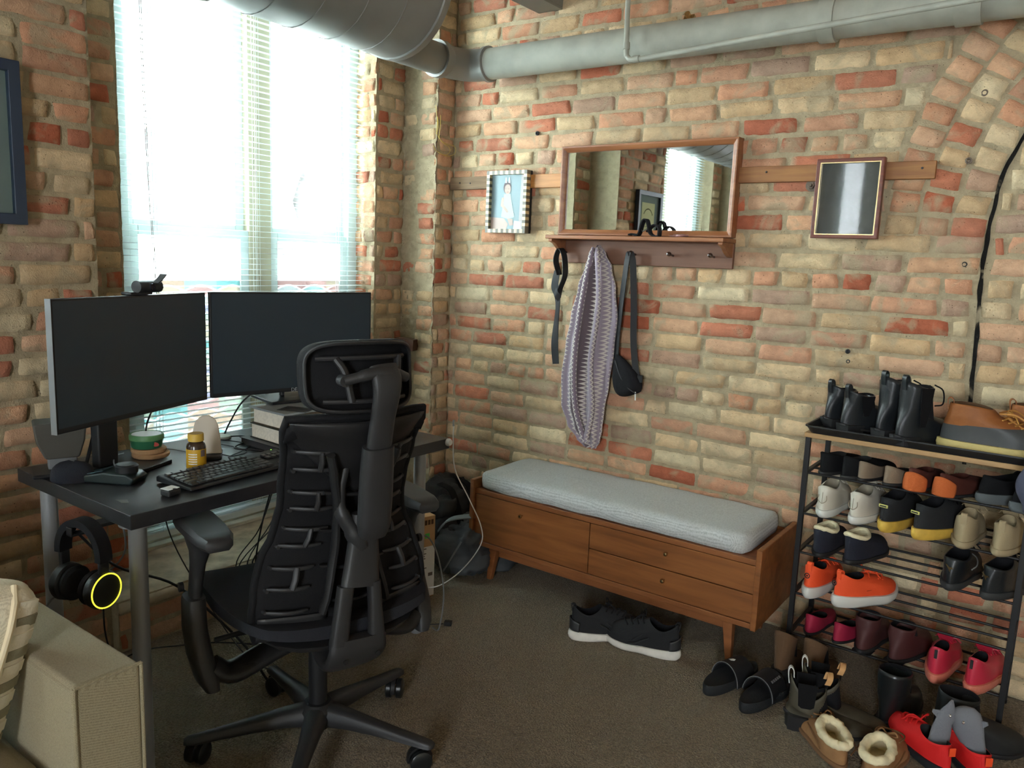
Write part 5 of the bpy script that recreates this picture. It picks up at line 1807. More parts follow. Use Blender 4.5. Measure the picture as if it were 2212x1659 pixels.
build(MB().b2(-0.022, 0.022, 0.0, 0.10, -0.008, 0).b2(-0.012, 0.012, 0.0, 0.008, -0.018, 0.0).b2(-0.012, 0.012, -0.055, 0.008, -0.018, -0.012).b2(-0.012, 0.012, -0.055, -0.050, -0.018, 0.004), 'bracket', M['black'], hk, bevel=0.002)

# computer towers
def perf_mat():
    m = bpy.data.materials.new('perforated_panel')
    m.use_nodes = True
    nt = m.node_tree
    L = nt.links.new
    b = nt.nodes['Principled BSDF']
    tc = node(nt, 'ShaderNodeTexCoord')
    br = node(nt, 'ShaderNodeTexBrick')
    br.inputs['Scale'].default_value = 60
    br.inputs['Color1'].default_value = (0.004, 0.004, 0.004, 1)
    br.inputs['Color2'].default_value = (0.004, 0.004, 0.004, 1)
    br.inputs['Mortar'].default_value = (0.10, 0.10, 0.105, 1)
    br.inputs['Mortar Size'].default_value = 0.10
    br.inputs['Brick Width'].default_value = 1.1
    br.inputs['Row Height'].default_value = 0.33
    mp = node(nt, 'ShaderNodeMapping')
    mp.inputs['Rotation'].default_value = (0, radians(90), 0)
    cb = node(nt, 'ShaderNodeCombineXYZ')
    sp = node(nt, 'ShaderNodeSeparateXYZ')
    L(tc.outputs['Object'], sp.inputs[0])
    L(sp.outputs['Z'], cb.inputs['X'])
    ad = node(nt, 'ShaderNodeMath', operation='ADD')
    L(sp.outputs['X'], ad.inputs[0])
    L(sp.outputs['Y'], ad.inputs[1])
    L(ad.outputs[0], cb.inputs['Y'])
    L(cb.outputs[0], br.inputs['Vector'])
    L(br.outputs['Color'], b.inputs['Base Color'])
    b.inputs['Roughness'].default_value = 0.4
    return m
pc = thing('computer_tower', 'computer tower with a white top and perforated black side under the desk', 'computer', (-2.13, 1.86, 0), radians(2))
build(MB().b2(-0.17, 0.17, -0.075, 0.10, 0.005, 0.455), 'case', M['black'], pc, bevel=0.004)
build(MB().b2(-0.172, 0.172, -0.077, 0.102, 0.455, 0.462), 'top_plate', M['white'], pc, bevel=0.002)
build(MB().b2(-0.16, 0.155, -0.079, -0.075, 0.03, 0.43), 'perforated_side', perf_mat(), pc)
text_mesh('H', 0.05, M['grey_pl'], 'top_mark', pc, (0.08, -0.02, 0.4622), (0, 0, radians(60)))
for a in (-0.13, 0.13):
    build(MB().b2(a - 0.015, a + 0.015, -0.07, 0.09, 0, 0.006), 'foot', M['black'], pc)
pc2 = thing('computer_tower', 'second computer tower with a pale front and black sides behind the chair arm', 'computer', (-2.0, 2.022, 0), radians(3))
build(MB().b2(-0.13, 0.13, -0.052, 0.052, 0.005, 0.40), 'case', M['black'], pc2, bevel=0.004)
build(MB().b2(0.13, 0.136, -0.052, 0.01, 0.01, 0.398), 'front_panel', M['grey_pl'], pc2, bevel=0.002)
mb = MB()
for k in range(4):
    mb.b2(0.136, 0.137, -0.025, -0.018, 0.30 - k * 0.02, 0.306 - k * 0.02)
build(mb, 'port', M['black'], pc2)
cable('power_lead', [(-1.862, 2.02, 0.36), (-1.82, 2.05, 0.35), (-1.78, 2.06, 0.28), (-1.75, 2.06, 0.15), (-1.76, 2.05, 0.02), (-1.80, 2.06, 0.006)], 0.003, 'grey lead plugged into the front of the second computer tower', M['grey_pl'])

# cardboard box
bx = thing('cardboard_box', 'upright brown and white printed cardboard box beside the computer tower', 'box', (-2.03, 2.255, 0), radians(-14))
build(MB().b2(-0.09, 0.03, -0.04, 0.035, 0, 0.34), 'carton', mat('carton_brown', srgb(178, 142, 100), 0.9, var=0.06, vscale=20), bx, bevel=0.002)
build(MB().b2(0.03, 0.0306, -0.0395, 0.0345, 0.005, 0.215), 'white_panel', M['white_pl'], bx)
build(MB().b2(0.03, 0.0312, -0.012, 0.008, 0.25, 0.27), 'green_sticker', mat('green_sticker', srgb(70, 190, 80), 0.5), bx)
mb = MB()
for i in range(9):
    mb.b2(0.0306, 0.0309, -0.033, -0.033 + R.uniform(0.015, 0.03), 0.205 - i * 0.01, 0.209 - i * 0.01)
mb.b2(0.0306, 0.0309, 0.005, 0.026, 0.09, 0.104)
build(mb, 'print', mat('print_ink', srgb(90, 82, 74), 0.7), bx)
mb = MB()
for k in range(4):
    mb.b2(0.0301, 0.0305, -0.03 + k * 0.015, -0.019 + k * 0.015, 0.305, 0.325)
build(mb, 'dark_print', mat('brown_ink', srgb(70, 44, 22), 0.7), bx)

# bags on the floor in the corner
def blob(mb, c, rx, ry, rz, seed, amp=0.18, nu=28, nv=16, flat=0.0, p=2.6):
    rings = []
    for j in range(nv + 1):
        th = -pi / 2 + pi * j / nv
        ring = []
        for i in range(nu):
            ph_ = 2 * pi * i / nu
            cz_ = abs(sin(th)) ** (2 / p) * (1 if th > 0 else -1)
            cr_ = cos(th) ** (2 / p) if cos(th) > 0 else 0
            x = cr_ * abs(cos(ph_)) ** (2 / p) * (1 if cos(ph_) > 0 else -1)
            y = cr_ * abs(sin(ph_)) ** (2 / p) * (1 if sin(ph_) > 0 else -1)
            n = 1 + amp * noise.noise(Vector((x * 1.6 + seed, y * 1.6, cz_ * 1.6))) + amp * 0.5 * noise.noise(Vector((x * 5 + seed, y * 5, cz_ * 5))) - amp * 0.45 * abs(noise.noise(Vector((x * 3 + seed * 2, y * 7, cz_ * 4)))) + amp * 0.2 * noise.noise(Vector((x * 11 + seed, y * 11, cz_ * 9)))
            z = c[2] + rz * cz_ * n
            ring.append((c[0] + rx * x * n, c[1] + ry * y * n, max(z, flat)))
        rings.append(ring)
    mb.loft(rings)
    return mb
bg = thing('backpack', 'black backpack slumped on the floor in the corner below the desk end', 'bag', (-2.28, 2.66, 0), 0)
bgm = mat('black_nylon', (0.016, 0.017, 0.02), 0.6, bump=0.5, bscale=60)
build(blob(MB(), (0, 0, 0.17), 0.17, 0.20, 0.17, 1.3, 0.26, 60, 36, 0.001), 'body', bgm, bg, smooth=True, autosm=80)
build(blob(MB(), (0.10, -0.03, 0.12), 0.10, 0.15, 0.11, 5.3, 0.16, 36, 20, 0.001), 'front_pocket', bgm, bg, smooth=True, autosm=80)
for s_ in (-0.05, 0.07):
    build(MB().ribbon(smoothpath([(0.02, s_, 0.345), (0.10, s_ - 0.01, 0.33), (0.16, s_ - 0.03, 0.25), (0.20, s_ - 0.04, 0.14)], 6), 0.035, 0.006, (0, 1, 0)), 'strap', M['black_soft'], bg, smooth=True)
df = thing('duffel_bag', 'dark grey gym bag slumped on the carpet beside the left end of the bench', 'bag', (-2.13, 2.60, 0), 0)
dfm = mat('grey_nylon', srgb(72, 76, 80), 0.65, bump=0.5, bscale=50, var=0.15, vscale=8)
build(blob(MB(), (0.06, 0.03, 0.10), 0.165, 0.18, 0.125, 9.1, 0.30, 64, 36, 0.001), 'body', dfm, df, smooth=True, autosm=80)
build(blob(MB(), (-0.04, -0.02, 0.13), 0.06, 0.13, 0.12, 3.7, 0.20, 36, 20, 0.001), 'side_panel', bgm, df, smooth=True, autosm=80)
build(MB().ribbon(smoothpath([(-0.03, -0.12, 0.16), (0.03, -0.12, 0.24), (0.10, -0.08, 0.265), (0.16, 0.0, 0.26)], 6), 0.03, 0.006, (0, 1, 0.4)), 'handle', mat('pale_grey_webbing', srgb(120, 126, 130), 0.7), df, smooth=True)
build(MB().tube(smoothpath([(0.05, -0.16, 0.03), (0.09, -0.155, 0.1), (0.12, -0.13, 0.17)], 5), 0.004, 6), 'zip', M['grey_pl'], df, smooth=True)

# white cable with clip at the desk corner
cp_ = thing('cable_clip', 'white round cable clip stuck to the right front corner of the desk', 'clip', (DX1 + 0.001, DY1 - 0.012, DZ - 0.012))
build(MB().lathe([(0.001, 0), (0.013, 0), (0.014, 0.006), (0.010, 0.014), (0.001, 0.016)], n=24, rot=Matrix.Rotation(radians(90), 3, 'Y')), 'clip_body', M['white_pl'], cp_, smooth=True)
cable('white_cable', [(DX1 + 0.014, DY1 + 0.004, DZ + 0.045), (DX1 + 0.014, DY1 + 0.003, DZ + 0.0), (DX1 + 0.02, DY1 + 0.01, 0.62), (DX1 + 0.03, DY1 + 0.08, 0.50), (DX1 + 0.035, DY1 + 0.15, 0.38), (DX1 + 0.03, DY1 + 0.16, 0.30), (DX1 - 0.02, DY1 + 0.11, 0.20), (DX1 - 0.10, DY1 + 0.06, 0.13), (DX1 - 0.2, DY1 + 0.02, 0.12)], 0.0021, 'long white charging cable hanging in a loop from the desk corner', M['white_pl'])
plg = build(MB().cyl((0, 0, 0), (0, 0, 0.022), 0.0045, 10), 'charging_plug', M['chrome'], smooth=True)
plg.location = (DX1 + 0.014, DY1 + 0.004, DZ + 0.045)
tag(plg, 'small metal charging plug standing up at the desk corner clip', 'plug')
cable('floor_lead', [(-1.97, 1.98, 0.006), (-1.9, 2.03, 0.005), (-1.84, 2.06, 0.005), (-1.79, 2.11, 0.006)], 0.002, 'short black lead lying on the carpet right of the office chair')
pg = build(MB().b2(-0.014, 0.014, -0.011, 0.011, 0, 0.016), 'usb_plug', M['black'], bevel=0.002)
pg.location = (-1.778, 2.122, 0.0)
pg.rotation_euler = (0, 0, 0.5)
tag(pg, 'little black plug lying on the carpet right of the office chair', 'plug')
# ------------------------------------------------------------ office chair
ch_ = thing('office_chair', 'black ergonomic office chair with a ribbed back and headrest facing the desk', 'chair', (-1.584, 1.340, 0), radians(73.3))
CB = mat('chair_black', (0.012, 0.012, 0.013), 0.5, bump=0.15, bscale=500)
CD = mat('chair_membrane', (0.008, 0.008, 0.009), 0.8, spec=0.2, bump=0.4, bscale=600)
CG = mat('chair_graphite', (0.024, 0.024, 0.025), 0.45, bump=0.12, bscale=600)
CF = mat('chair_seat_fabric', (0.020, 0.021, 0.026), 0.9, spec=0.2, bump=0.5, bscale=450)
def cpart(mb, name, m, parent=None, **kw):
    return build(mb, name, m, parent or ch_, **kw)
def superring(cx, cy, z, a, b, n=20, p=3.0, tilt=0):
    r = []
    for k in range(n):
        t = 2 * pi * k / n
        c, s = cos(t), sin(t)
        x = a * abs(c) ** (2 / p) * (1 if c > 0 else -1)
        y = b * abs(s) ** (2 / p) * (1 if s > 0 else -1)
        r.append(Vector((cx + x, cy + y, z)))
    return r
# base
cpart(MB().lathe([(0.001, 0.055), (0.030, 0.055), (0.034, 0.07), (0.050, 0.085), (0.052, 0.115), (0.036, 0.132), (0.001, 0.133)], n=32), 'hub', CB, smooth=True)
cpart(MB().lathe([(0.001, 0.05), (0.022, 0.05), (0.025, 0.06), (0.025, 0.30), (0.014, 0.302), (0.014, 0.36), (0.001, 0.36)], n=28), 'gas_cylinder', CB, smooth=True)
for k in range(5):
    a = radians(236 + 72 * k - 73.3)
    d = Vector((cos(a), sin(a), 0))
    s = Vector((-sin(a), cos(a), 0))
    rings = []
    for t, w_, zt_, zb_ in ((0.035, 0.036, 0.128, 0.068), (0.09, 0.030, 0.122, 0.072), (0.17, 0.024, 0.108, 0.070), (0.25, 0.021, 0.094, 0.066), (0.31, 0.020, 0.085, 0.062), (0.335, 0.019, 0.081, 0.062), (0.345, 0.012, 0.076, 0.064)):
        c = d * t
        ring = []
        for q in range(14):
            th = 2 * pi * q / 14
            xx = abs(cos(th)) ** 0.7 * (1 if cos(th) > 0 else -1) * w_
            zz = abs(sin(th)) ** 0.7 * (1 if sin(th) > 0 else -1)
            zm, zh = (zt_ + zb_) / 2, (zt_ - zb_) / 2
            if zz > 0:
                xx *= 0.82
            ring.append(c + s * xx + Vector((0, 0, zm + zh * zz)))
        rings.append(ring)
    leg = cpart(MB().loft(rings), 'leg', CG, smooth=True, autosm=60)
    sw = radians(40 + 63 * k)
    cd = Vector((cos(sw), sin(sw), 0))
    cs = Vector((-sin(sw), cos(sw), 0))
    cc = d * 0.318 + cd * 0.012
    for sgn in (-1, 1):
        mb = MB()
        c0 = cc + cs * (0.007 * sgn) + Vector((0, 0, 0.030))
        c1 = cc + cs * (0.026 * sgn) + Vector((0, 0, 0.030))
        mb.tube([c0, c0 + cs * (0.003 * sgn), c1 - cs * (0.004 * sgn), c1], [0.027, 0.030, 0.030, 0.024], 26)
        cpart(mb, 'caster_wheel', M['black_gloss'], leg, smooth=True)
    mb = MB()
    rr = []
    for th in range(-10, 191, 20):
        t_ = radians(th)
        rr.append(cc + cd * (0.032 * cos(t_)) + Vector((0, 0, 0.032 + 0.033 * sin(t_))))
    mb.ribbon(rr, 0.012, 0.006, tuple(cs))
    mb.cyl(d * 0.318 + Vector((0, 0, 0.05)), d * 0.318 + Vector((0, 0, 0.075)), 0.010, 12)
    cpart(mb, 'caster_hood', CB, leg, smooth=True)
# mechanism under the seat
cpart(MB().loft([superring(0, 0.0, 0.318, 0.055, 0.10), superring(0, -0.01, 0.345, 0.085, 0.15), superring(0, -0.01, 0.39, 0.095, 0.17), superring(0, 0.0, 0.405, 0.07, 0.15)]), 'tilt_mechanism', CB, smooth=True, autosm=50)
cpart(MB().tube([(0.08, 0.05, 0.36), (0.2, 0.05, 0.362), (0.26, 0.05, 0.36)], 0.007, 10).tube([(-0.08, 0.04, 0.36), (-0.20, 0.05, 0.362), (-0.26, 0.05, 0.36)], 0.007, 10), 'lever', CB, smooth=True)
# cross arm that carries the armrests
mb = MB()
pth = smoothpath([(-0.285, -0.02, 0.33), (-0.24, -0.03, 0.305), (-0.12, -0.02, 0.335), (0.0, -0.01, 0.35), (0.12, -0.02, 0.335), (0.24, -0.03, 0.305), (0.285, -0.02, 0.33)], 5)
mb.tube(pth, 0.022, 14, flat=1.8)
cpart(mb, 'arm_crossbar', CB, smooth=True)
# seat: thin flexible shell with padded top and waterfall front
def seat_ring(f, grow, zoff):
    pass
mb = MB()
NU, NV = 26, 22
def seat_pt(u, v, side):
    # u -1..1 across, v -1 (back) .. 1 (front)
    w_ = 0.262 - 0.03 * max(0, -v) ** 2 - 0.02 * max(0, v) ** 3
    x = w_ * u
    y = 0.045 + 0.285 * v - 0.02 * u * u * v
    z = 0.458 + 0.016 * u * u - 0.035 * max(0, v - 0.55) ** 2 * 4 + 0.010 * (-v) * (1 if v < 0 else 0)
    if side < 0:
        z -= 0.052 * (1 - 0.62 * (u * u)) * (1 - 0.55 * v * v) + 0.012
    return (x, y, z)
vs, fs = [], []
for side in (1, -1):
    for j in range(NV + 1):
        for i in range(NU + 1):
            u = -1 + 2 * i / NU
            v = -1 + 2 * j / NV
            # round the plan shape
            r_ = max(abs(u), abs(v))
            uu = u * (1 - 0.10 * (abs(v) ** 6) * 1.0)
            vs.append(seat_pt(uu, v * (1 - 0.06 * abs(u) ** 6), side))
W_ = NU + 1
H_ = (NU + 1) * (NV + 1)
for j in range(NV):
    for i in range(NU):
        a = j * W_ + i
        fs.append((a, a + 1, a + 1 + W_, a + W_))
        fs.append((H_ + a, H_ + a + W_, H_ + a + 1 + W_, H_ + a + 1))
for i in range(NU):
    fs.append((i, H_ + i, H_ + i + 1, i + 1))
    a = NV * W_ + i
    fs.append((a, a + 1, H_ + a + 1, H_ + a))
for j in range(NV):
    a = j * W_
    fs.append((a, a + W_, H_ + a + W_, H_ + a))
    a = j * W_ + NU
    fs.append((a, H_ + a, H_ + a + W_, a + W_))
mb.add(vs, fs)
cpart(mb, 'seat', CF, smooth=True, autosm=60)
cpart(MB().loft([superring(0, -0.015, 0.392, 0.13, 0.19), superring(0, -0.02, 0.408, 0.20, 0.225), superring(0, -0.02, 0.425, 0.215, 0.235)]), 'seat_pan', CG, smooth=True, autosm=60)

# back: membrane curved in plan and in side view
prof_y = [(0.42, -0.170), (0.46, -0.182), (0.52, -0.195), (0.62, -0.180), (0.70, -0.182), (0.80, -0.205), (0.90, -0.238), (0.985, -0.275)]
prof_w = [(0.42, 0.215), (0.46, 0.228), (0.50, 0.232), (0.56, 0.225), (0.62, 0.208), (0.70, 0.172), (0.76, 0.162), (0.90, 0.168), (0.96, 0.180), (0.985, 0.176)]
def yb_(z):
    return table(prof_y, z)
def wb_(z):
    return table(prof_w, z)
mb = MB()
vs, fs = [], []
NU, NV = 20, 34
for j in range(NV + 1):
    z = lerp(0.42, 0.985, j / NV)
    for i in range(NU + 1):
        u = -1 + 2 * i / NU
        zz = z - (0.02 * u ** 6 if j > NV - 3 else 0)
        vs.append((wb_(z) * u, yb_(z) + 0.045 * u * u, zz))
for j in range(NV):
    for i in range(NU):
        a = j * (NU + 1) + i
        fs.append((a, a + 1, a + NU + 2, a + NU + 1))
mb.add(vs, fs)
cpart(mb, 'back_membrane', CD, smooth=True, solid=0.014, autosm=70)
# edge roll around the membrane
mb = MB()
edge = []
for j in range(0, 21):
    z = lerp(0.42, 0.985, j / 20)
    edge.append((-wb_(z), yb_(z) + 0.043, z))
for i in range(1, 10):
    u = -1 + 0.2 * i
    edge.append((wb_(0.985) * u, yb_(0.985) + 0.045 * u * u, 0.987))
for j in range(20, -1, -1):
    z = lerp(0.42, 0.985, j / 20)
    edge.append((wb_(z), yb_(z) + 0.043, z))
mb.tube(edge, 0.010, 10)
cpart(mb, 'back_edge', CD, smooth=True)
# smooth yoke cover on the upper back
mb = MB()
vs, fs = [], []
NU, NV = 16, 14
for j in range(NV + 1):
    t = j / NV
    for i in range(NU + 1):
        u = -1 + 2 * i / NU
        wtop = 0.172
        zt_ = 0.978
        zb_ = 0.958 - 0.15 * (1 - abs(u) ** 1.3) - 0.02
        z = lerp(zt_, zb_, t)
        x = lerp(wtop, 0.160, t) * u
        bulge = 0.020 * sin(pi * min(1, t + 0.15)) * (1 - u * u)
        vs.append((x, yb_(z) + 0.045 * u * u - 0.012 - bulge, z))
for j in range(NV):
    for i in range(NU):
        a = j * (NU + 1) + i
        fs.append((a, a + 1, a + NU + 2, a + NU + 1))
mb.add(vs, fs)
cpart(mb, 'upper_back_cover', CB, smooth=True, solid=0.008, autosm=70)
# lower back cover (lumbar plate)
for s in (-1, 1):
    mb = MB()
    vs, fs = [], []
    for j in range(7):
        z = lerp(0.42, 0.485, j / 6)
        for i in range(9):
            u = s * lerp(0.28, 0.97, i / 8)
            vs.append((wb_(0.46) * u, yb_(z) + 0.045 * u * u - 0.014, z + 0.006 * u * s))
    for j in range(6):
        for i in range(8):
            a = j * 9 + i
            fs.append((a, a + 1, a + 10, a + 9))
    mb.add(vs, fs)
    cpart(mb, 'lower_back_plate', CG, smooth=True, solid=0.005)
# ribs: curved cross bars with little posts, both sides
for s in (-1, 1):
    for k, z in enumerate((0.905, 0.855, 0.800, 0.752, 0.705, 0.660, 0.612, 0.560, 0.510)):
        w0 = wb_(z) * 0.90
        mb = MB()
        pts = []
        for i in range(9):
            t = i / 8
            x = s * lerp(w0, w0 - 0.095, t)
            u = x / wb_(z)
            pts.append((x, yb_(z) + 0.045 * u * u - 0.016 - 0.012 * sin(pi * t), z - 0.004 * t + (0.006 if k % 2 else 0)))
        mb.tube(pts, [0.0035] + [0.0052] * 7 + [0.0035], 8, flat=0.8)
        mb.tube([(pts[0][0], pts[0][1] + 0.014, z), (pts[0][0], pts[0][1] - 0.004, z + 0.001)], [0.006, 0.0045], 10)
        if k % 2 == 0 and k < 8:
            xx = s * (w0 - 0.052)
            z2 = (0.855, 0.752, 0.660, 0.560)[k // 2] + 0.004
            w2 = wb_(z2) * 0.90
            p0 = Vector((xx, yb_(z) + 0.045 * (xx / wb_(z)) ** 2 - 0.028, z))
            x2 = s * (w2 - 0.052)
            p1 = Vector((x2, yb_(z2) + 0.045 * (x2 / wb_(z2)) ** 2 - 0.028, z2))
            mid = (p0 + p1) / 2 + Vector((0, -0.006, 0))
            mb.tube([p0, mid, p1], 0.0062, 8, flat=1.3)
        cpart(mb, 'rib', CG, smooth=True)
    # inner flexing column beside the spine
    mb = MB()
    pts = []
    for i in range(12):
        z = lerp(0.90, 0.50, i / 11)
        x = s * (0.085 - 0.035 * sin(pi * i / 11))
        pts.append((x, yb_(z) - 0.028 - 0.010 * sin(pi * i / 11), z))
    mb.tube(smoothpath(pts, 2), 0.010, 10, flat=1.5)
    cpart(mb, 'inner_column', CB, smooth=True)
for z in (0.80, 0.70, 0.61, 0.53):
    mb = MB()
    mb.tube(smoothpath([(-0.085, yb_(z) - 0.02, z), (0, yb_(z) - 0.03, z - 0.012), (0.085, yb_(z) - 0.02, z)], 5), 0.005, 8, flat=1.5)
    cpart(mb, 'cross_link', CB, smooth=True)
# spine: broad tapering leg with a slot, in two halves around the slot
def bar(pts, name, m, parent=None, n=16, p=2.8):
    """pts: (x, y, z, half width, half depth)"""
    rings = []
    for i, (x, y, z, hw, hd) in enumerate(pts):
        a = pts[max(0, i - 1)]
        b = pts[min(len(pts) - 1, i + 1)]
        tg = Vector((b[0] - a[0], b[1] - a[1], b[2] - a[2])).normalized()
        sx = Vector((1, 0, 0))
        sx = (sx - tg * sx.dot(tg)).normalized()
        sy = tg.cross(sx).normalized()
        ring = []
        for k in range(n):
            t = 2 * pi * k / n
            c, s = cos(t), sin(t)
            ring.append(Vector((x, y, z)) + sx * (hw * abs(c) ** (2 / p) * (1 if c > 0 else -1)) + sy * (hd * abs(s) ** (2 / p) * (1 if s > 0 else -1)))
        rings.append(ring)
    return cpart(MB().loft(rings), name, m, parent, smooth=True, autosm=65)
SY = lambda z: yb_(max(0.44, min(0.98, z))) - 0.062
def interp(pts, k=4):
    P_ = [Vector((a, b, c)) for a, b, c, _, _ in pts]
    S_ = smoothpath(P_, k)
    out = []
    for i, q in enumerate(S_):
        f = i / k
        j = min(int(f), len(pts) - 2)
        t = f - j
        out.append((q.x, q.y, q.z, lerp(pts[j][3], pts[j + 1][3], t), lerp(pts[j][4], pts[j + 1][4], t)))
    return out
bar(interp([(0.006, -0.250, 0.745, 0.030, 0.018), (0.006, -0.252, 0.68, 0.038, 0.018), (0.0, -0.256, 0.61, 0.045, 0.018), (-0.006, -0.262, 0.565, 0.050, 0.017)]), 'spine_upper', CG)
bar(interp([(-0.044, -0.262, 0.572, 0.020, 0.016), (-0.055, -0.266, 0.50, 0.021, 0.016), (-0.064, -0.268, 0.43, 0.024, 0.016)]), 'spine_left_leg', CG)
bar(interp([(0.030, -0.262, 0.572, 0.016, 0.016), (0.033, -0.266, 0.50, 0.017, 0.016), (0.036, -0.268, 0.43, 0.021, 0.016)]), 'spine_right_leg', CG)
bar(interp([(-0.012, -0.268, 0.440, 0.074, 0.017), (-0.014, -0.266, 0.40, 0.078, 0.018), (-0.014, -0.235, 0.365, 0.078, 0.020), (-0.01, -0.17, 0.355, 0.072, 0.024), (-0.005, -0.08, 0.365, 0.06, 0.026)]), 'spine_foot', CG)
for x in (-0.055, 0.03):
    cpart(MB().lathe([(0.001, 0.0), (0.006, 0.0), (0.006, 0.003), (0.001, 0.003)], (x, -0.287, 0.392), 14, Matrix.Rotation(radians(90), 3, 'X')), 'screw', CB, smooth=True)
# side hook of the mount
mb = MB()
mb.tube(smoothpath([(-0.035, -0.235, 0.86), (-0.048, -0.235, 0.80), (-0.046, -0.24, 0.75), (-0.02, -0.25, 0.70), (0.0, -0.25, 0.66)], 5), [0.012] * 5 + [0.014] * 5 + [0.018] * 5 + [0.022] * 5 + [0.02], 12, flat=1.2)
cpart(mb, 'mount_bracket', CG, smooth=True)
# headrest post: sleeve and neck
bar(interp([(0.010, -0.290, 0.700, 0.034, 0.020), (0.010, -0.298, 0.73, 0.040, 0.024), (0.008, -0.308, 0.80, 0.041, 0.024), (0.004, -0.322, 0.88, 0.039, 0.024), (0.002, -0.330, 0.925, 0.037, 0.023)]), 'headrest_sleeve', CG)
bar(interp([(0.004, -0.325, 0.905, 0.030, 0.016), (0.004, -0.345, 0.99, 0.029, 0.015), (0.006, -0.358, 1.045, 0.032, 0.015), (0.006, -0.358, 1.085, 0.036, 0.014), (0.004, -0.342, 1.112, 0.034, 0.012)]), 'headrest_neck', CG)
mb = MB()
mb.tube(smoothpath([(0.015, -0.352, 1.095), (-0.02, -0.352, 1.098), (-0.055, -0.345, 1.09), (-0.085, -0.335, 1.082)], 5), [0.016] * 5 + [0.014] * 5 + [0.012] * 6, 12)
mb.tube(smoothpath([(0.0, -0.352, 1.095), (0.03, -0.35, 1.096), (0.065, -0.338, 1.082)], 5), [0.015] * 5 + [0.012] * 6, 12)
mb.cyl((-0.085, -0.342, 1.082), (-0.085, -0.318, 1.082), 0.013, 16)
cpart(mb, 'headrest_yoke', CG, smooth=True)
# headrest pad: rounded rectangular shell curved in plan, hollow at the back
def hr_pt(u, v, off):
    x = 0.138 * u - 0.018
    z = 1.083 + 0.080 * v + 0.006 * (1 - u * u) * (1 if v > 0 else 0.2)
    y = -0.262 - 0.040 + 0.058 * u * u - 0.010 * v * 0 + off
    y += -0.035 * max(0, v) ** 2 * 0.5 + 0.012 * v
    return Vector((x, y, z))
mb = MB()
outline = []
for k in range(48):
    t = 2 * pi * k / 48
    c, s = cos(t), sin(t)
    outline.append((abs(c) ** 0.36 * (1 if c > 0 else -1), abs(s) ** 0.46 * (1 if s > 0 else -1)))
rings = []
for sc_, off in ((0.30, 0.028), (0.7, 0.028), (0.92, 0.020), (1.0, 0.002), (1.0, -0.018), (0.965, -0.024), (0.93, -0.016), (0.90, 0.004), (0.6, 0.010), (0.2, 0.010)):
    rings.append([hr_pt(u * sc_, v * (sc_ if sc_ < 0.89 else (sc_ if abs(sc_ - 1) < 0.01 else 1 - (1 - sc_) * 1.5)), off) for u, v in outline])
mb.loft(rings)
cpart(mb, 'headrest_pad', CD, smooth=True, autosm=80)
mb = MB()
ring = [hr_pt(u * 0.955, v * 0.925, -0.022) for u, v in outline]
mb.tube(ring, 0.0045, 8, closed=True)
cpart(mb, 'headrest_frame', CB, smooth=True)
for u0, v0, u1, v1 in ((-0.80, 0.50, 0.75, 0.50), (-0.72, -0.66, 0.75, -0.66)):
    mb = MB()
    mb.tube([hr_pt(lerp(u0, u1, t / 8), lerp(v0, v1, t / 8), -0.016) for t in range(9)], 0.0055, 8)
    cpart(mb, 'headrest_bar', CG, smooth=True)
mb = MB()
mb.tube(smoothpath([hr_pt(-0.52, 0.50, -0.016), hr_pt(-0.40, 0.1, -0.022), hr_pt(-0.30, -0.66, -0.016)], 5), 0.009, 10, flat=1.4)
mb.tube(smoothpath([hr_pt(0.62, 0.50, -0.016), hr_pt(0.58, 0.1, -0.022), hr_pt(0.55, -0.66, -0.016)], 5), 0.008, 10, flat=1.4)
cpart(mb, 'headrest_strut', CG, smooth=True)
# armrests
for s in (-1, 1):
    mb = MB()
    rings = []
    for t, hw, z0_, z1_ in ((-0.112 - 0.012, 0.016, 0.668, 0.682), (-0.116, 0.032, 0.660, 0.690), (-0.08, 0.044, 0.658, 0.695), (0.0, 0.049, 0.656, 0.697), (0.07, 0.050, 0.656, 0.697), (0.115, 0.046, 0.660, 0.695), (0.13, 0.030, 0.666, 0.690)):
        cx0 = s * 0.287
        rings.append([Vector((cx0 + hw * a_, 0.02 + t, lerp(z0_, z1_, b_) - 0.008)) for a_, b_ in ((-1, 0.35), (-0.7, 0), (0.7, 0), (1, 0.35), (1, 0.75), (0.82, 1), (-0.82, 1), (-1, 0.75))])
    pad = cpart(MB().loft(rings), 'arm_pad', M['charcoal_d'] if False else CG, smooth=True, autosm=38)
    rings = []
    for z, cy, hx, hy in ((0.655, 0.035, 0.036, 0.075), (0.635, 0.035, 0.030, 0.060), (0.610, 0.04, 0.021, 0.040), (0.58, 0.045, 0.017, 0.030), (0.53, 0.048, 0.0155, 0.026), (0.44, 0.045, 0.0155, 0.026)):
        rings.append(superring(s * (0.292 + 0.018 * (0.655 - z) / 0.2), cy, z, hx, hy, 18, 2.6))
    cpart(MB().loft(rings), 'arm_stem', CG, smooth=True, autosm=60)
    rings = []
    for z, cy, xx, hx, hy in ((0.495, 0.045, 0.310, 0.024, 0.037), (0.485, 0.045, 0.311, 0.026, 0.040), (0.42, 0.030, 0.314, 0.027, 0.043), (0.36, -0.002, 0.312, 0.028, 0.045), (0.31, -0.030, 0.305, 0.026, 0.040), (0.285, -0.045, 0.298, 0.018, 0.028)):
        rings.append(superring(s * xx, cy, z, hx, hy, 20, 3.0))
    cpart(MB().loft(rings), 'arm_sleeve', CG, smooth=True, autosm=60)
    cpart(MB().cyl((s * 0.335, 0.045, 0.525), (s * 0.345, 0.045, 0.525), 0.012, 14), 'arm_button', CB, smooth=True)

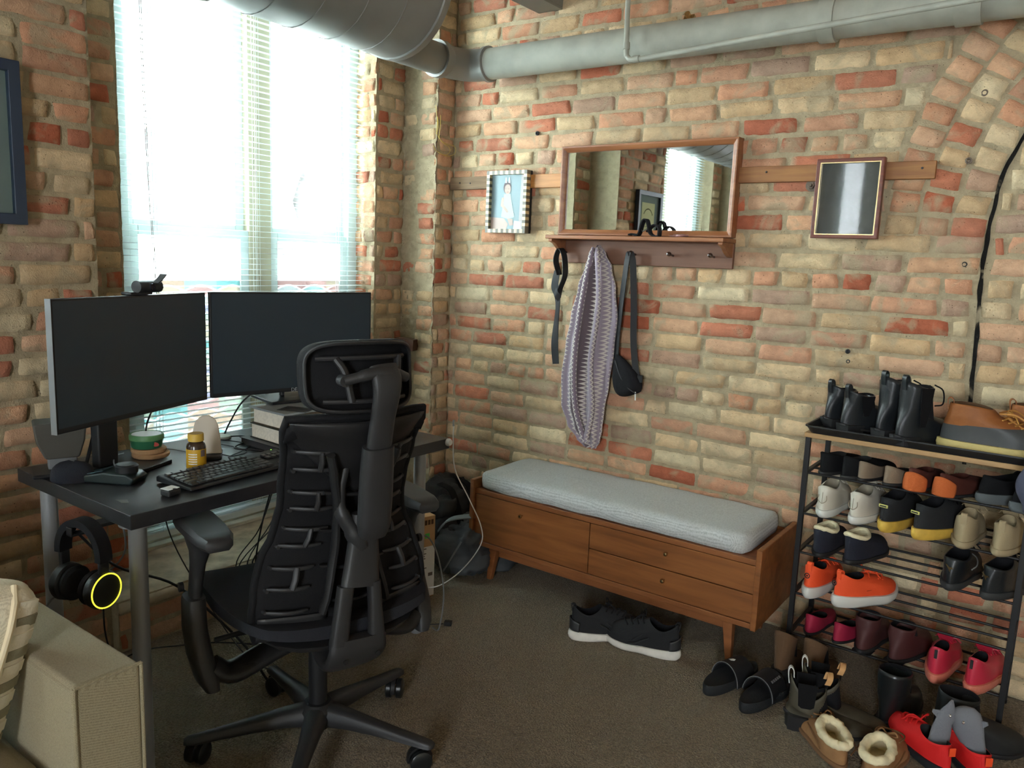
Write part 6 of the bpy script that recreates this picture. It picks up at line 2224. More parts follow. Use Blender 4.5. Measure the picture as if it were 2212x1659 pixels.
# ------------------------------------------------------------ sofa and pillow
sofm = fabric('sofa_twill', srgb(122, 112, 88), srgb(160, 150, 122), 320)
sf = thing('sofa', 'beige twill sofa whose square arm ends beside the desk, bottom left', 'sofa', (-1.83, -0.3, 0))
def soft(x0, x1, y0, y1, z0, z1, name, parent=None, bev=0.012):
    return wp(sf, MB().b2(x0, x1, y0, y1, z0, z1), name, sofm, parent, bevel=bev, seg=3)
soft(-2.32, -1.325, 0.585, 0.708, 0.05, 0.600, 'arm')
soft(-2.32, -1.325, -1.45, -1.33, 0.05, 0.600, 'arm')
soft(-2.33, -2.12, -1.33, 0.583, 0.05, 0.78, 'back', bev=0.03)
soft(-2.12, -1.36, -1.33, 0.583, 0.05, 0.26, 'frame')
for y0, y1 in ((-1.33, -0.37), (-0.368, 0.583)):
    o = wp(sf, cushion(MB(), -2.12, -1.345, y0, y1, 0.262, 0.405, 0.03, 16, 16, 0.012, 0.003), 'seat_cushion', sofm, smooth=True, autosm=75)
mb = MB()
mb.tube([(-1.3255, 0.5865, z) for z in (0.06, 0.3, 0.598)], 0.0035, 8)
mb.tube([(-1.3255, 0.5865, 0.5985), (-1.3255, 0.7065, 0.5985)], 0.0035, 8)
mb.tube([(-1.3255, 0.7065, z) for z in (0.06, 0.3, 0.598)], 0.0035, 8)
wp(sf, mb, 'piping', sofm, smooth=True)
for x in (-2.25, -1.40):
    for y in (-1.39, 0.645):
        wp(sf, MB().b2(x - 0.025, x + 0.025, y - 0.025, y + 0.025, 0, 0.05), 'foot', M['black'])

# pillow: knotted woven edge bands
pl = thing('throw_pillow', 'cream throw pillow with a braided edge leaning on the sofa arm', 'pillow', (0, 0, 0))
C0 = Vector((-1.50, 0.632, 0.738))      # upper right corner
e1 = (Vector((-1.585, 0.545, 0.345)) - C0).normalized()
side = Vector((-0.16, -0.95, 0.10))
e2 = (side - e1 * side.dot(e1)).normalized()
nn = e2.cross(e1).normalized()
if nn.x < 0:
    nn = -nn
S_ = 0.46
pm_ = fabric('pillow_weave', srgb(196, 186, 160), srgb(236, 228, 206), 220)
pedge = mat('pillow_braid', srgb(214, 206, 184), 0.95, bump=0.8, bscale=160)
pdark = mat('pillow_dark_band', srgb(134, 128, 104), 0.95, bump=0.8, bscale=160)
def pil(u, v, side_):
    # u,v in 0..1
    a = 4 * u * (1 - u)
    b = 4 * v * (1 - v)
    th = 0.006 + 0.082 * (max(0, a) ** 0.42) * (max(0, b) ** 0.45)
    uu = u + 0.03 * sin(pi * v) * (0.5 - u) * 2 * 0.8
    vv = v + 0.03 * sin(pi * u) * (0.5 - v) * 2 * 0.8
    cf = (abs(2 * u - 1) ** 7) * (abs(2 * v - 1) ** 7)
    uu += (0.5 - uu) * 0.13 * cf
    vv += (0.5 - vv) * 0.13 * cf
    w_ = 0.005 * noise.noise(Vector((u * 9, v * 9, side_)))
    return C0 + e1 * (S_ * uu) + e2 * (S_ * vv) + nn * (side_ * (th + 0.006) + w_)
NP = 44
mb = MB()
for side_ in (1, -1):
    o = len(mb.v)
    vs = [pil(i / NP, j / NP, side_) for j in range(NP + 1) for i in range(NP + 1)]
    fs = []
    mb.v += [tuple(p) for p in vs]
    for j in range(NP):
        for i in range(NP):
            a = o + j * (NP + 1) + i
            mb.f.append((a, a + 1, a + NP + 2, a + NP + 1))
            band = j < 5 or j >= NP - 5
            mb.mi.append(1 if band else 0)
K = (NP + 1) * (NP + 1)
def edge_face(a, b):
    mb.f.append((a, b, b + K, a + K))
    mb.mi.append(1)
for i in range(NP):
    edge_face(i, i + 1)
    edge_face(NP * (NP + 1) + i, NP * (NP + 1) + i + 1)
    edge_face(i * (NP + 1), (i + 1) * (NP + 1))
    edge_face(i * (NP + 1) + NP, (i + 1) * (NP + 1) + NP)
build(mb, 'cover', [pm_, pedge], pl, smooth=True, autosm=80)
# flat woven bars across the near band, light and dark
for k in range(14):
    u = 0.07 + k * 0.066
    mb = MB()
    pts = [pil(u, v_, 1) - nn * 0.004 for v_ in (0.022, 0.04, 0.06, 0.085, 0.105)]
    mb.ribbon(smoothpath(pts, 3), 0.021, 0.009, tuple(e1))
    build(mb, 'woven_bar', pedge if k % 2 == 0 else pdark, pl, smooth=True)
mb = MB()
mb.tube([pil(t / 20, 0.125, 1) + nn * 0.001 for t in range(21)], 0.006, 8)
build(mb, 'seam_cord', mat('seam_cream', srgb(226, 212, 180), 0.95), pl, smooth=True)
# ------------------------------------------------------------ shoe rack
RX0, RX1, RY0, RY1, RZT = -0.690, -0.050, 2.615, 2.895, 0.823
rk = thing('shoe_rack', 'black metal shoe rack with rod shelves and a wooden top against the brick wall', 'rack', ((RX0 + RX1) / 2, (RY0 + RY1) / 2, 0))
rkm = mat('rack_black_steel', (0.010, 0.010, 0.011), 0.45)
oak = wood('rack_top_wood', srgb(150, 116, 76), srgb(180, 144, 98), (4, 40, 40), 0.6)
for x in (RX0 + 0.008, RX1 - 0.008):
    for y in (RY0 + 0.008, RY1 - 0.008):
        l = wp(rk, MB().b2(x - 0.008, x + 0.008, y - 0.008, y + 0.008, 0.012, RZT), 'post', rkm, bevel=0.001)
        wp(rk, MB().lathe([(0.001, 0.0), (0.009, 0.0), (0.010, 0.010), (0.004, 0.014)], (x, y, 0), 14), 'foot', rkm, l, smooth=True)
wp(rk, MB().b2(RX0 - 0.004, RX1 + 0.004, RY0 - 0.004, RY1 + 0.004, RZT, RZT + 0.016), 'wooden_top', oak, bevel=0.002)
TIERS = (0.705, 0.565, 0.430, 0.285, 0.140)
for z in TIERS:
    for x in (RX0 + 0.008, RX1 - 0.008):
        wp(rk, MB().b2(x - 0.006, x + 0.006, RY0 + 0.016, RY1 - 0.016, z - 0.007, z + 0.003), 'shelf_side', rkm)
    for k in range(4):
        y = lerp(RY0 + 0.012, RY1 - 0.02, k / 3)
        wp(rk, MB().cyl((RX0 + 0.01, y, z - 0.002), (RX1 - 0.01, y, z - 0.002), 0.0042, 10), 'rod', rkm, smooth=True)
# plastic tray
ty = thing('boot_tray', 'shallow black plastic boot tray on the wooden top of the shoe rack', 'tray', ((RX0 + RX1) / 2, (RY0 + RY1) / 2, RZT + 0.0165))
mb = MB()
TX0, TX1, TY0, TY1, T0 = RX0 - 0.004, RX1 + 0.06, RY0 - 0.02, RY1 - 0.005, RZT + 0.0165
loopz = []
def rectl(inset, z, r=0.02):
    pts = []
    for (cx0, cy0, a0) in ((TX1 - r - inset, TY1 - r - inset, 0), (TX0 + r + inset, TY1 - r - inset, 90), (TX0 + r + inset, TY0 + r + inset, 180), (TX1 - r - inset, TY0 + r + inset, 270)):
        for k in range(5):
            a = radians(a0 + k * 22.5)
            pts.append((cx0 + r * cos(a), cy0 + r * sin(a), z))
    return pts
mb.loft([rectl(0.016, T0), rectl(0.004, T0 + 0.020), rectl(0.0, T0 + 0.022), rectl(0.0, T0 + 0.026), rectl(0.006, T0 + 0.026), rectl(0.020, T0 + 0.004), rectl(0.06, T0 + 0.004)])
wp(ty, mb, 'tray', mat('tray_black', (0.014, 0.016, 0.018), 0.38), smooth=True)
T1 = T0 + 0.005

# ------------------------------------------------------------ shoes
def plan(N, L, W, heel=0.30, toe=0.5, bias=0.006, side=1):
    out = []
    for k in range(N):
        th = 2 * pi * k / N            # 0 = heel, pi = toe
        s = (1 - cos(th)) / 2
        prof = 0.66 + 0.0 * s
        # widths along the foot
        prof = table([(0, 0.70), (0.18, 0.76), (0.42, 0.80), (0.70, 1.0), (0.86, 0.94), (1.0, 0.72)], s)
        rd = (1 - abs(2 * s - 1) ** (2.6 if s < 0.5 else 2.3)) ** 0.5
        x = (1 if sin(th) > 0 else -1) * W / 2 * prof * rd if 0 < k < N and k != N // 2 else 0
        x += side * bias * sin(pi * s) + side * bias * 1.2 * s * s
        out.append((x, L * s))
    return out

def shoe(root, L=0.27, W=0.095, sole=0.025, heel_up=0.0, collar=(0.035, 0.125), cw=0.030, ch=(0.085, 0.065, 0.085), toe_h=0.05, m_up=None, m_sole=None, m_in=None, shaft=None, side=1,
         band=None, m_band=None, laces=None, m_lace=None, heel_tab=None, m_tab=None, heel_block=None, m_heel=None, foam=None, lip=0.004, tongue=False, sole_grow=0.003, N=40, toe_cap=None, m_toe=None):
    """toe towards +Y, heel at y = 0. collar = (y start, y end) of the opening, ch = heights (heel, side, front) above the sole"""
    P_ = plan(N, L, W, side=side)
    hz = lambda y: heel_up * max(0, 1 - y / (L * 0.45)) ** 1.4 if heel_up else 0.0
    # sole
    mb = MB()
    rings = []
    c = Vector((0, L / 2, 0))
    def ring(off, zf):
        r = []
        for (x, y) in P_:
            dx, dy = x, y - L / 2
            ln = sqrt(dx * dx + dy * dy) + 1e-6
            r.append(Vector((x + dx / ln * off, y + dy / ln * off, zf(y))))
        return r
    toe_spring = lambda y: 0.012 * max(0, (y / L - 0.78) / 0.22) ** 2
    zb = lambda y: hz(y) + toe_spring(y)
    zs = lambda y: hz(y) + sole + toe_spring(y) * 0.6 + (foam * max(0, 1 - y / (L * 0.6)) if foam else 0)
    rings = [ring(-0.006, lambda y: zb(y)), ring(sole_grow * 0.4, lambda y: lerp(zb(y), zs(y), 0.25)), ring(sole_grow, lambda y: lerp(zb(y), zs(y), 0.6)), ring(sole_grow * 0.6, lambda y: zs(y)), ring(-0.006, lambda y: zs(y) + 0.001)]
    mb.loft(rings)
    build(mb, 'sole', m_sole, root, smooth=True, autosm=55)
    if heel_block:
        hb = MB()
        hl, hw_, hh = heel_block
        rr = []
        for f, z in ((0.90, 0.0), (0.94, hh * 0.4), (1.0, hh + 0.002)):
            ring_ = []
            for k in range(20):
                t = pi + 2 * pi * k / 20
                yy = hl / 2 - (hl / 2) * cos(2 * pi * k / 20) if False else None
            for (x, y) in [(-hw_ / 2, hl), (-hw_ / 2, hl * 0.35), (-hw_ * 0.42, hl * 0.12), (-hw_ * 0.25, 0.01), (0, 0.003), (hw_ * 0.25, 0.01), (hw_ * 0.42, hl * 0.12), (hw_ / 2, hl * 0.35), (hw_ / 2, hl)]:
                ring_.append(Vector((x * f, hl / 2 + (y - hl / 2) * f, z)))
            rr.append(ring_)
        hb.loft(rr)
        build(hb, 'heel', m_heel or m_sole, root, smooth=True, autosm=50)
    # upper
    c0, c1 = collar
    cc, cl = (c0 + c1) / 2, (c1 - c0) / 2
    hh_, hs_, hf_ = ch
    C_ = []
    for k in range(N):
        th = 2 * pi * k / N
        x = cw * (1 if sin(th) > 0 else -1) * abs(sin(th)) ** 0.75 if 0 < k < N and k != N // 2 else 0
        y = cc - cl * cos(th)
        t = (1 + cos(th)) / 2
        z = hs_ + (hh_ - hs_) * t ** 2.2 + (hf_ - hs_) * (1 - t) ** 2.2
        C_.append(Vector((x + side * 0.002, y, z)))
    T = 10
    rings = []
    A_ = []
    if shaft:
        # ankle loop between foot and collar
        (ay0, ay1, aw, az) = shaft
        for k in range(N):
            th = 2 * pi * k / N
            x = aw * (1 if sin(th) > 0 else -1) * abs(sin(th)) ** 0.8 if 0 < k < N and k != N // 2 else 0
            A_.append(Vector((x, (ay0 + ay1) / 2 - (ay1 - ay0) / 2 * cos(th), az + 0.012 * (1 - cos(th)) / 2)))
    base = []
    for (x, y) in P_:
        dx, dy = x, y - L / 2
        ln = sqrt(dx * dx + dy * dy) + 1e-6
        base.append(Vector((x - dx / ln * 0.004, y - dy / ln * 0.004, 0)))
    for i in range(T + 1):
        t = i / T
        ring_ = []
        for k in range(N):
            b = base[k]
            zb_ = zs(b.y)
            p0 = Vector((b.x, b.y, zb_ - 0.002))
            tgt = A_[k] if shaft else C_[k]
            p3 = tgt + Vector((0, 0, zs(tgt.y)))
            d = Vector((p0.x - p3.x, p0.y - p3.y, 0))
            dl = d.length
            rise = p3.z - p0.z
            up = min(max(rise * 0.6, 0.01), toe_h * 1.15) if dl > 0.03 else rise * 0.45
            p1 = p0 + Vector((0, 0, up)) + (d / (dl + 1e-6)) * min(0.006, dl * 0.2)
            p2 = p3 + d * 0.42 - Vector((0, 0, max(0, rise) * 0.28))
            q = p0 * (1 - t) ** 3 + p1 * 3 * t * (1 - t) ** 2 + p2 * 3 * t * t * (1 - t) + p3 * t ** 3
            ring_.append(q)
        rings.append(ring_)
    if shaft:
        for i in range(1, 7):
            t = i / 6
            ring_ = []
            for k in range(N):
                a = rings[T][k]
                b = C_[k] + Vector((0, 0, zs(C_[k].y)))
                q = a.lerp(b, t)
                q += Vector((0.0015 * noise.noise(q * 40), 0.0015 * noise.noise(q * 40 + Vector((5, 0, 0))), 0))
                ring_.append(q)
            rings.append(ring_)
    mb = MB()
    nb = band if band else 0
    mats = [m_up]
    if band:
        mats = [m_up, m_band]
    nr = len(rings)
    o = 0
    mb.v = [tuple(p) for r in rings for p in r]
    for i in range(nr - 1):
        for k in range(N):
            a = i * N + k
            b = i * N + (k + 1) % N
            mb.f.append((a, b, b + N, a + N))
            cap = toe_cap and rings[i][k].y > L * toe_cap
            mb.mi.append(1 if (band and (i < nb)) else 0)
    top = rings[-1]
    ctr = Vector((0, cc, 0))
    lipr = []
    for q in top:
        d = Vector((q.x, q.y - cc, 0)).normalized()
        lipr.append(q - d * lip + Vector((0, 0, lip * 0.4)))
    o = len(mb.v)
    mb.v += [tuple(p) for p in lipr]
    for k in range(N):
        a = (nr - 1) * N + k
        b = (nr - 1) * N + (k + 1) % N
        mb.f.append((a, b, o + (k + 1) % N, o + k))
        mb.mi.append(0)
    up = build(mb, 'upper', mats, root, smooth=True, autosm=75)
    # lining: falls from the lip down to the insole
    mb = MB()
    low = []
    for k in range(N):
        b = base[k]
        yy = min(b.y, c1 + 0.03)
        low.append(Vector((b.x * 0.80, cc + (yy - cc) * 0.86, zs(yy) + 0.004)))
    midr = [lipr[k].lerp(low[k], 0.5) for k in range(N)]
    mb.loft([lipr, midr, low], True, False, True)
    build(mb, 'lining', m_in or M['black_soft'], root, smooth=True, autosm=75)
    if tongue:
        f = top[N // 2]
        pth = smoothpath([f + Vector((0, 0.035, -0.012)), f + Vector((0, 0.012, 0.0)), f + Vector((0, -0.004, 0.016)), f + Vector((0, -0.014, 0.030))], 4)
        build(MB().ribbon(pth, [lerp(0.036, 0.046, i / (len(pth) - 1)) for i in range(len(pth))], 0.006, (1, 0, 0)), 'tongue', m_up, root, smooth=True)
    if laces:
        mb = MB()
        for i in range(laces):
            t = lerp(0.97, 0.62, i / max(1, laces - 1))
            r0 = rings[int(t * T)]
            dk = 4
            a, b = r0[N // 2 - dk], r0[N // 2 + dk]
            m_ = r0[N // 2]
            n_ = Vector((0, 0.3, 1)).normalized() * 0.004
            mb.tube(smoothpath([a + n_ * 0.3, m_ + n_ * 1.3, b + n_ * 0.3], 4), 0.0026, 6)
        r0 = rings[T]
        m_ = r0[N // 2] + Vector((0, 0.012, 0.006))
        for s in (-1, 1):
            mb.tube(smoothpath([m_, m_ + Vector((s * 0.022, 0.006, 0.012)), m_ + Vector((s * 0.034, 0.016, 0.002)), m_ + Vector((s * 0.014, 0.012, 0.0)), m_], 4), 0.0018, 6)
            mb.tube(smoothpath([m_, m_ + Vector((s * 0.02, 0.02, 0.0)), m_ + Vector((s * 0.036, 0.03, -0.016))], 4), 0.0018, 6)
        build(mb, 'laces', m_lace or M['black_soft'], root, smooth=True)
    if heel_tab:
        f = top[0]
        w_, h_ = heel_tab
        pth = smoothpath([f + Vector((0, -0.002, -0.025)), f + Vector((0, -0.006, 0)), f + Vector((0, -0.006, h_ * 0.7)), f + Vector((0, 0.0, h_)), f + Vector((0, 0.008, h_ * 0.6)), f + Vector((0, 0.010, -0.005))], 4)
        build(MB().ribbon(pth, w_, 0.0025, (1, 0, 0)), 'pull_tab', m_tab or m_up, root, smooth=True)
    return rings, zs

def put(name, label, cat, x, y, z, a, group=None, tilt=None):
    t = thing(name, label, cat, (x, y, z), radians(-a), group)
    if tilt:
        t.rotation_euler = (radians(tilt[0]), radians(tilt[1]), radians(-a))
    return t

sblk = mat('shoe_black_leather', (0.012, 0.014, 0.016), 0.34, bump=0.2, bscale=200)
ssued = mat('shoe_black_suede', (0.010, 0.010, 0.011), 0.95, spec=0.1)
knit = mat('black_knit', (0.014, 0.015, 0.017), 0.85, bump=0.6, bscale=500)
offw = mat('offwhite_leather', srgb(196, 190, 176), 0.55, bump=0.15, bscale=120)
cream = mat('fleece_cream', srgb(224, 212, 176), 1.0, bump=1.0, bscale=90, var=0.08, vscale=40)
beige = mat('beige_suede', srgb(156, 140, 110), 0.95, bump=0.4, bscale=300)
taupe = mat('taupe_suede', srgb(126, 110, 92), 0.95, bump=0.4, bscale=300)
oran = mat('orange_suede', srgb(176, 88, 40), 0.9, bump=0.4, bscale=300)
rust = mat('dark_rust', srgb(70, 28, 18), 0.9)
hot = mat('neon_orange_mesh', srgb(236, 84, 40), 0.7, bump=0.5, bscale=400)
mustard = mat('mustard_sole', srgb(206, 168, 72), 0.6, var=0.1, vscale=40)
navy = mat('navy_wool', srgb(28, 30, 42), 0.95, bump=0.4, bscale=200)
pink = mat('pink_rubber_mesh', srgb(186, 44, 66), 0.4, bump=0.2, bscale=300)
red = mat('red_knit', srgb(208, 26, 26), 0.7, bump=0.4, bscale=400)
tan = mat('tan_moccasin_suede', srgb(150, 112, 74), 0.9, bump=0.4, bscale=200, var=0.1, vscale=30)
oliv = mat('olive_grey_leather', srgb(72, 68, 56), 0.55, bump=0.25, bscale=150, var=0.15, vscale=20)
brn = mat('brown_suede', srgb(92, 68, 46), 0.9, bump=0.4, bscale=200)
burg = mat('burgundy_leather', srgb(72, 38, 38), 0.55, bump=0.2, bscale=150)
darks = mat('dark_sole', (0.015, 0.015, 0.016), 0.6)
greys = mat('grey_sole', srgb(84, 90, 92), 0.7)
duckb = mat('duck_boot_leather', srgb(140, 84, 40), 0.6, bump=0.3, bscale=150, var=0.12, vscale=20)
duckr = mat('duck_boot_rubber', srgb(66, 68, 68), 0.5)
duckw = mat('duck_boot_crepe', srgb(190, 172, 112), 0.85, bump=0.8, bscale=80)
whites = mat('white_sole', srgb(206, 206, 200), 0.55)
innr = mat('dark_lining', (0.02, 0.02, 0.02), 0.95)

# --- on the tray
def chelsea(t, h, side, L=0.26):
    shoe(t, L=L, W=0.084, sole=0.010, heel_up=0.022, collar=(0.018, 0.112), cw=0.040, ch=(h, h - 0.012, h + 0.004), toe_h=0.05, m_up=sblk, m_sole=darks, side=side, shaft=(0.016, 0.100, 0.034, 0.075), heel_tab=(0.016, 0.02), m_tab=sblk, heel_block=(0.07, 0.070, 0.026))
    # elastic side panel
    for s in (-1, 1):
        pts = [(s * 0.0395, 0.065, 0.06), (s * 0.041, 0.066, h * 0.6 + 0.02), (s * 0.0425, 0.066, h + 0.012)]
        build(MB().ribbon(pts, [0.02, 0.04, 0.05], 0.003, (0, 1, 0)), 'elastic_panel', ssued, t, smooth=True)
for i, (x, y, a) in enumerate(((-0.668, 2.735, 35), (-0.600, 2.665, 36))):
    t = put('ankle_boot', ('left' if i == 0 else 'right') + ' shorter black pull on boot at the left end of the tray', 'boot', x, y, T1, a, 'short black boots on the tray')
    chelsea(t, 0.112, 1 if i else -1)
for i, (x, y, a) in enumerate(((-0.492, 2.662, 33), (-0.425, 2.602, 34))):
    t = put('tall_ankle_boot', ('left' if i == 0 else 'right') + ' taller black laced boot beside the tan duck boot', 'boot', x, y, T1, a, 'taller black boots on the tray')
    chelsea(t, 0.168, 1 if i else -1)
    mb = MB()
    for k in range(6):
        z = 0.09 + k * 0.017
        mb.tube([(-0.020, 0.115 - 0.001 * k, z), (0, 0.124 - 0.001 * k, z + 0.006), (0.020, 0.115 - 0.001 * k, z)], 0.0022, 6)
    mb.tube(smoothpath([(0.01, 0.125, 0.185), (0.03, 0.14, 0.17), (0.035, 0.14, 0.13), (0.015, 0.13, 0.12)], 4), 0.0022, 6)
    build(mb, 'laces', ssued, t, smooth=True)
for i, (x, y, a) in enumerate(((-0.315, 2.665, 84), (-0.165, 2.79, 80))):
    t = put('duck_boot', ('tan leather duck boot with a grey rubber foot and pale crepe sole, seen side on', 'second tan duck boot partly hidden behind the first one')[i], 'boot', x, y, T1, a, 'tan duck boots on the tray')
    shoe(t, L=0.29, W=0.105, sole=0.034, collar=(0.02, 0.135), cw=0.042, ch=(0.108, 0.112, 0.100), toe_h=0.062, m_up=duckb, m_sole=duckw, m_in=brn, side=1, shaft=(0.014, 0.155, 0.045, 0.070), band=6, m_band=duckr, laces=5, m_lace=mat('rawhide_lace', srgb(190, 140, 70), 0.7), heel_tab=(0.02, 0.016), m_tab=duckb, sole_grow=0.006)
    mb = MB()
    for s in (-1, 1):
        mb.tube(smoothpath([(s * 0.012, 0.15, 0.125), (s * 0.05, 0.19, 0.13), (s * 0.055, 0.23, 0.10), (s * 0.03, 0.215, 0.09), (s * 0.01, 0.17, 0.115)], 5), 0.003, 7)
    build(mb, 'lace_bow', mat('rawhide_bow', srgb(176, 122, 60), 0.7), t, smooth=True)

Z1, Z2, Z3, Z4, Z5 = [z + 0.003 for z in TIERS]
YH = 2.600
def flat_(t, m1_, side, inn=None, sole_m=None, h=0.052):
    shoe(t, L=0.25, W=0.082, sole=0.010, heel_up=0.004, collar=(0.012, 0.150), cw=0.027, ch=(h, 0.030, 0.030), toe_h=0.036, m_up=m1_, m_sole=sole_m or darks, m_in=inn or innr, side=side)
for i, (x, a) in enumerate(((-0.628, 20), (-0.562, 26))):
    t = put('flat_shoe', ('left' if i == 0 else 'right') + ' black slip on flat, left end of the top rod shelf', 'shoe', x, YH, Z1, a, 'black flats on the top rod shelf')
    shoe(t, L=0.25, W=0.088, sole=0.012, collar=(0.010, 0.120), cw=0.030, ch=(0.062, 0.042, 0.052), toe_h=0.045, m_up=ssued, m_sole=darks, m_in=innr, side=1 if i else -1)
for i, (x, a) in enumerate(((-0.508, 14), (-0.436, 16))):
    t = put('flat_shoe', ('left' if i == 0 else 'right') + ' taupe grey ballet flat on the top rod shelf', 'shoe', x, YH - 0.005, Z1, a, 'taupe flats on the top rod shelf')
    flat_(t, taupe, 1 if i else -1)
for i, (x, a) in enumerate(((-0.362, 14), (-0.286, 24))):
    t = put('flat_shoe', ('left' if i == 0 else 'right') + ' flat shoe with burnt orange heel, top rod shelf', 'shoe', x, YH - 0.008, Z1, a, 'orange heeled flats on the top rod shelf')
    shoe(t, L=0.25, W=0.086, sole=0.010, collar=(0.012, 0.130), cw=0.028, ch=(0.062, 0.040, 0.050), toe_h=0.042, m_up=rust, m_sole=darks, m_in=rust, side=1 if i else -1)
    # orange heel counter
    mb = MB()
    vs, fs = [], []
    for j in range(9):
        z = lerp(0.006, 0.064, j / 8)
        for k in range(17):
            th = radians(lerp(-78, 78, k / 16))
            rx = 0.034 + 0.002 * sin(pi * j / 8)
            ry = 0.036
            yy = 0.036 + 0.006 * (j / 8) - ry * cos(th)
            vs.append((rx * sin(th), yy - 0.005, z - (0.022 * (abs(th) / 1.36) ** 2) * (j / 8)))
    for j in range(8):
        for k in range(16):
            q = j * 17 + k
            fs.append((q, q + 1, q + 18, q + 17))
    mb.add(vs, fs)
    build(mb, 'heel_counter', oran, t, smooth=True, solid=0.002, label='burnt orange heel patch')
for i, (x, y, a) in enumerate(((-0.190, YH + 0.02, 48), (-0.105, YH - 0.01, 62))):
    t = put('platform_sandal', ('left' if i == 0 else 'right') + ' chunky black shoe with thick grey sole, right end of top rod shelf', 'shoe', x, y, Z1, a, 'chunky black shoes on the top rod shelf')
    shoe(t, L=0.26, W=0.095, sole=0.030, collar=(0.02, 0.13), cw=0.034, ch=(0.050, 0.032, 0.055), toe_h=0.05, m_up=ssued, m_sole=greys, side=1 if i else -1, sole_grow=0.005)
    build(MB().ribbon(smoothpath([(-0.044, 0.14, 0.05), (-0.03, 0.15, 0.085), (0, 0.152, 0.095), (0.03, 0.15, 0.085), (0.044, 0.14, 0.05)], 4), 0.03, 0.004, (0, 1, 0)), 'strap', sblk, t, smooth=True)

# --- second shelf
for i, (x, a) in enumerate(((-0.612, 4), (-0.518, 8))):
    t = put('white_sneaker', ('left' if i == 0 else 'right') + ' off white leather sneaker on the second rod shelf', 'sneaker', x, YH - 0.004, Z2, a, 'off white sneakers on the second rod shelf')
    shoe(t, L=0.27, W=0.096, sole=0.026, collar=(0.010, 0.120), cw=0.032, ch=(0.076, 0.050, 0.086), toe_h=0.052, m_up=offw, m_sole=whites, m_in=mat('pale_lining', srgb(150, 142, 124), 0.95), side=1 if i else -1, laces=5, m_lace=offw, tongue=True, sole_grow=0.004, lip=0.008)
    mb = MB()
    mb.tube(smoothpath([(-0.012, -0.0035, 0.078), (-0.013, -0.0055, 0.062), (0, -0.0075, 0.052), (0.013, -0.0055, 0.062), (0.012, -0.0035, 0.078)], 4), 0.0012, 6)
    mb.tube([(0, -0.006, 0.088), (0, -0.008, 0.05)], 0.0009, 6)
    build(mb, 'heel_stitching', mat('stitch_taupe', srgb(150, 138, 120), 0.8), t, smooth=True)
for i, (x, a) in enumerate(((-0.428, 14), (-0.338, 24))):
    t = put('trail_sneaker', ('left' if i == 0 else 'right') + ' black sneaker with mustard yellow sole, second rod shelf', 'sneaker', x, YH - 0.012, Z2 - 0.002, a, 'black and mustard sneakers on the second rod shelf')
    rg, zs_ = shoe(t, L=0.28, W=0.098, sole=0.030, collar=(0.014, 0.115), cw=0.031, ch=(0.072, 0.058, 0.092), toe_h=0.052, m_up=knit, m_sole=mustard, side=1 if i else -1, laces=5, tongue=True, foam=0.006, sole_grow=0.005)
    build(MB().b2(-0.014, 0.014, -0.0085, -0.005, 0.082, 0.092), 'yellow_label', mat('pale_yellow_label', srgb(190, 184, 110), 0.4), t, bevel=0.002)
    build(MB().b2(-0.010, 0.010, -0.0092, -0.0084, 0.085, 0.089), 'label_mark', darks, t)
for i, (x, a) in enumerate(((-0.212, 4), (-0.120, 6))):
    t = put('beige_sneaker', ('left' if i == 0 else 'right') + ' beige suede sneaker, right end of the second rod shelf', 'sneaker', x, YH - 0.010, Z2 - 0.002, a, 'beige sneakers on the second rod shelf')
    shoe(t, L=0.26, W=0.092, sole=0.022, collar=(0.010, 0.115), cw=0.028, ch=(0.078, 0.050, 0.080), toe_h=0.05, m_up=beige, m_sole=beige, m_in=beige, side=1 if i else -1, laces=4, m_lace=beige, tongue=True, heel_tab=(0.016, 0.008), m_tab=beige, sole_grow=0.004)

# --- third shelf
for i, (x, a) in enumerate(((-0.612, 6), (-0.522, 12))):
    t = put('lined_slipper', ('left' if i == 0 else 'right') + ' navy slipper with cream fleece lining, third rod shelf', 'slipper', x, YH - 0.004, Z3, a, 'navy fleece slippers on the third rod shelf')
    shoe(t, L=0.26, W=0.098, sole=0.016, collar=(0.012, 0.115), cw=0.034, ch=(0.074, 0.052, 0.070), toe_h=0.055, m_up=navy, m_sole=darks, m_in=cream, side=1 if i else -1, lip=0.010)
    mb = MB()
    rr = []
    for k in range(24):
        th = 2 * pi * k / 24
        tt = (1 + cos(th)) / 2
        z = 0.052 + 0.022 * tt ** 2.2 + 0.018 * (1 - tt) ** 2.2 + 0.018 + 0.006
        rr.append(Vector((0.031 * sin(th), 0.0635 - 0.049 * cos(th), z + 0.004 * noise.noise(Vector((k * 1.7, i, 0))))))
    mb.tube(rr, 0.0075, 8, closed=True)
    build(mb, 'fleece_cuff', cream, t, smooth=True)
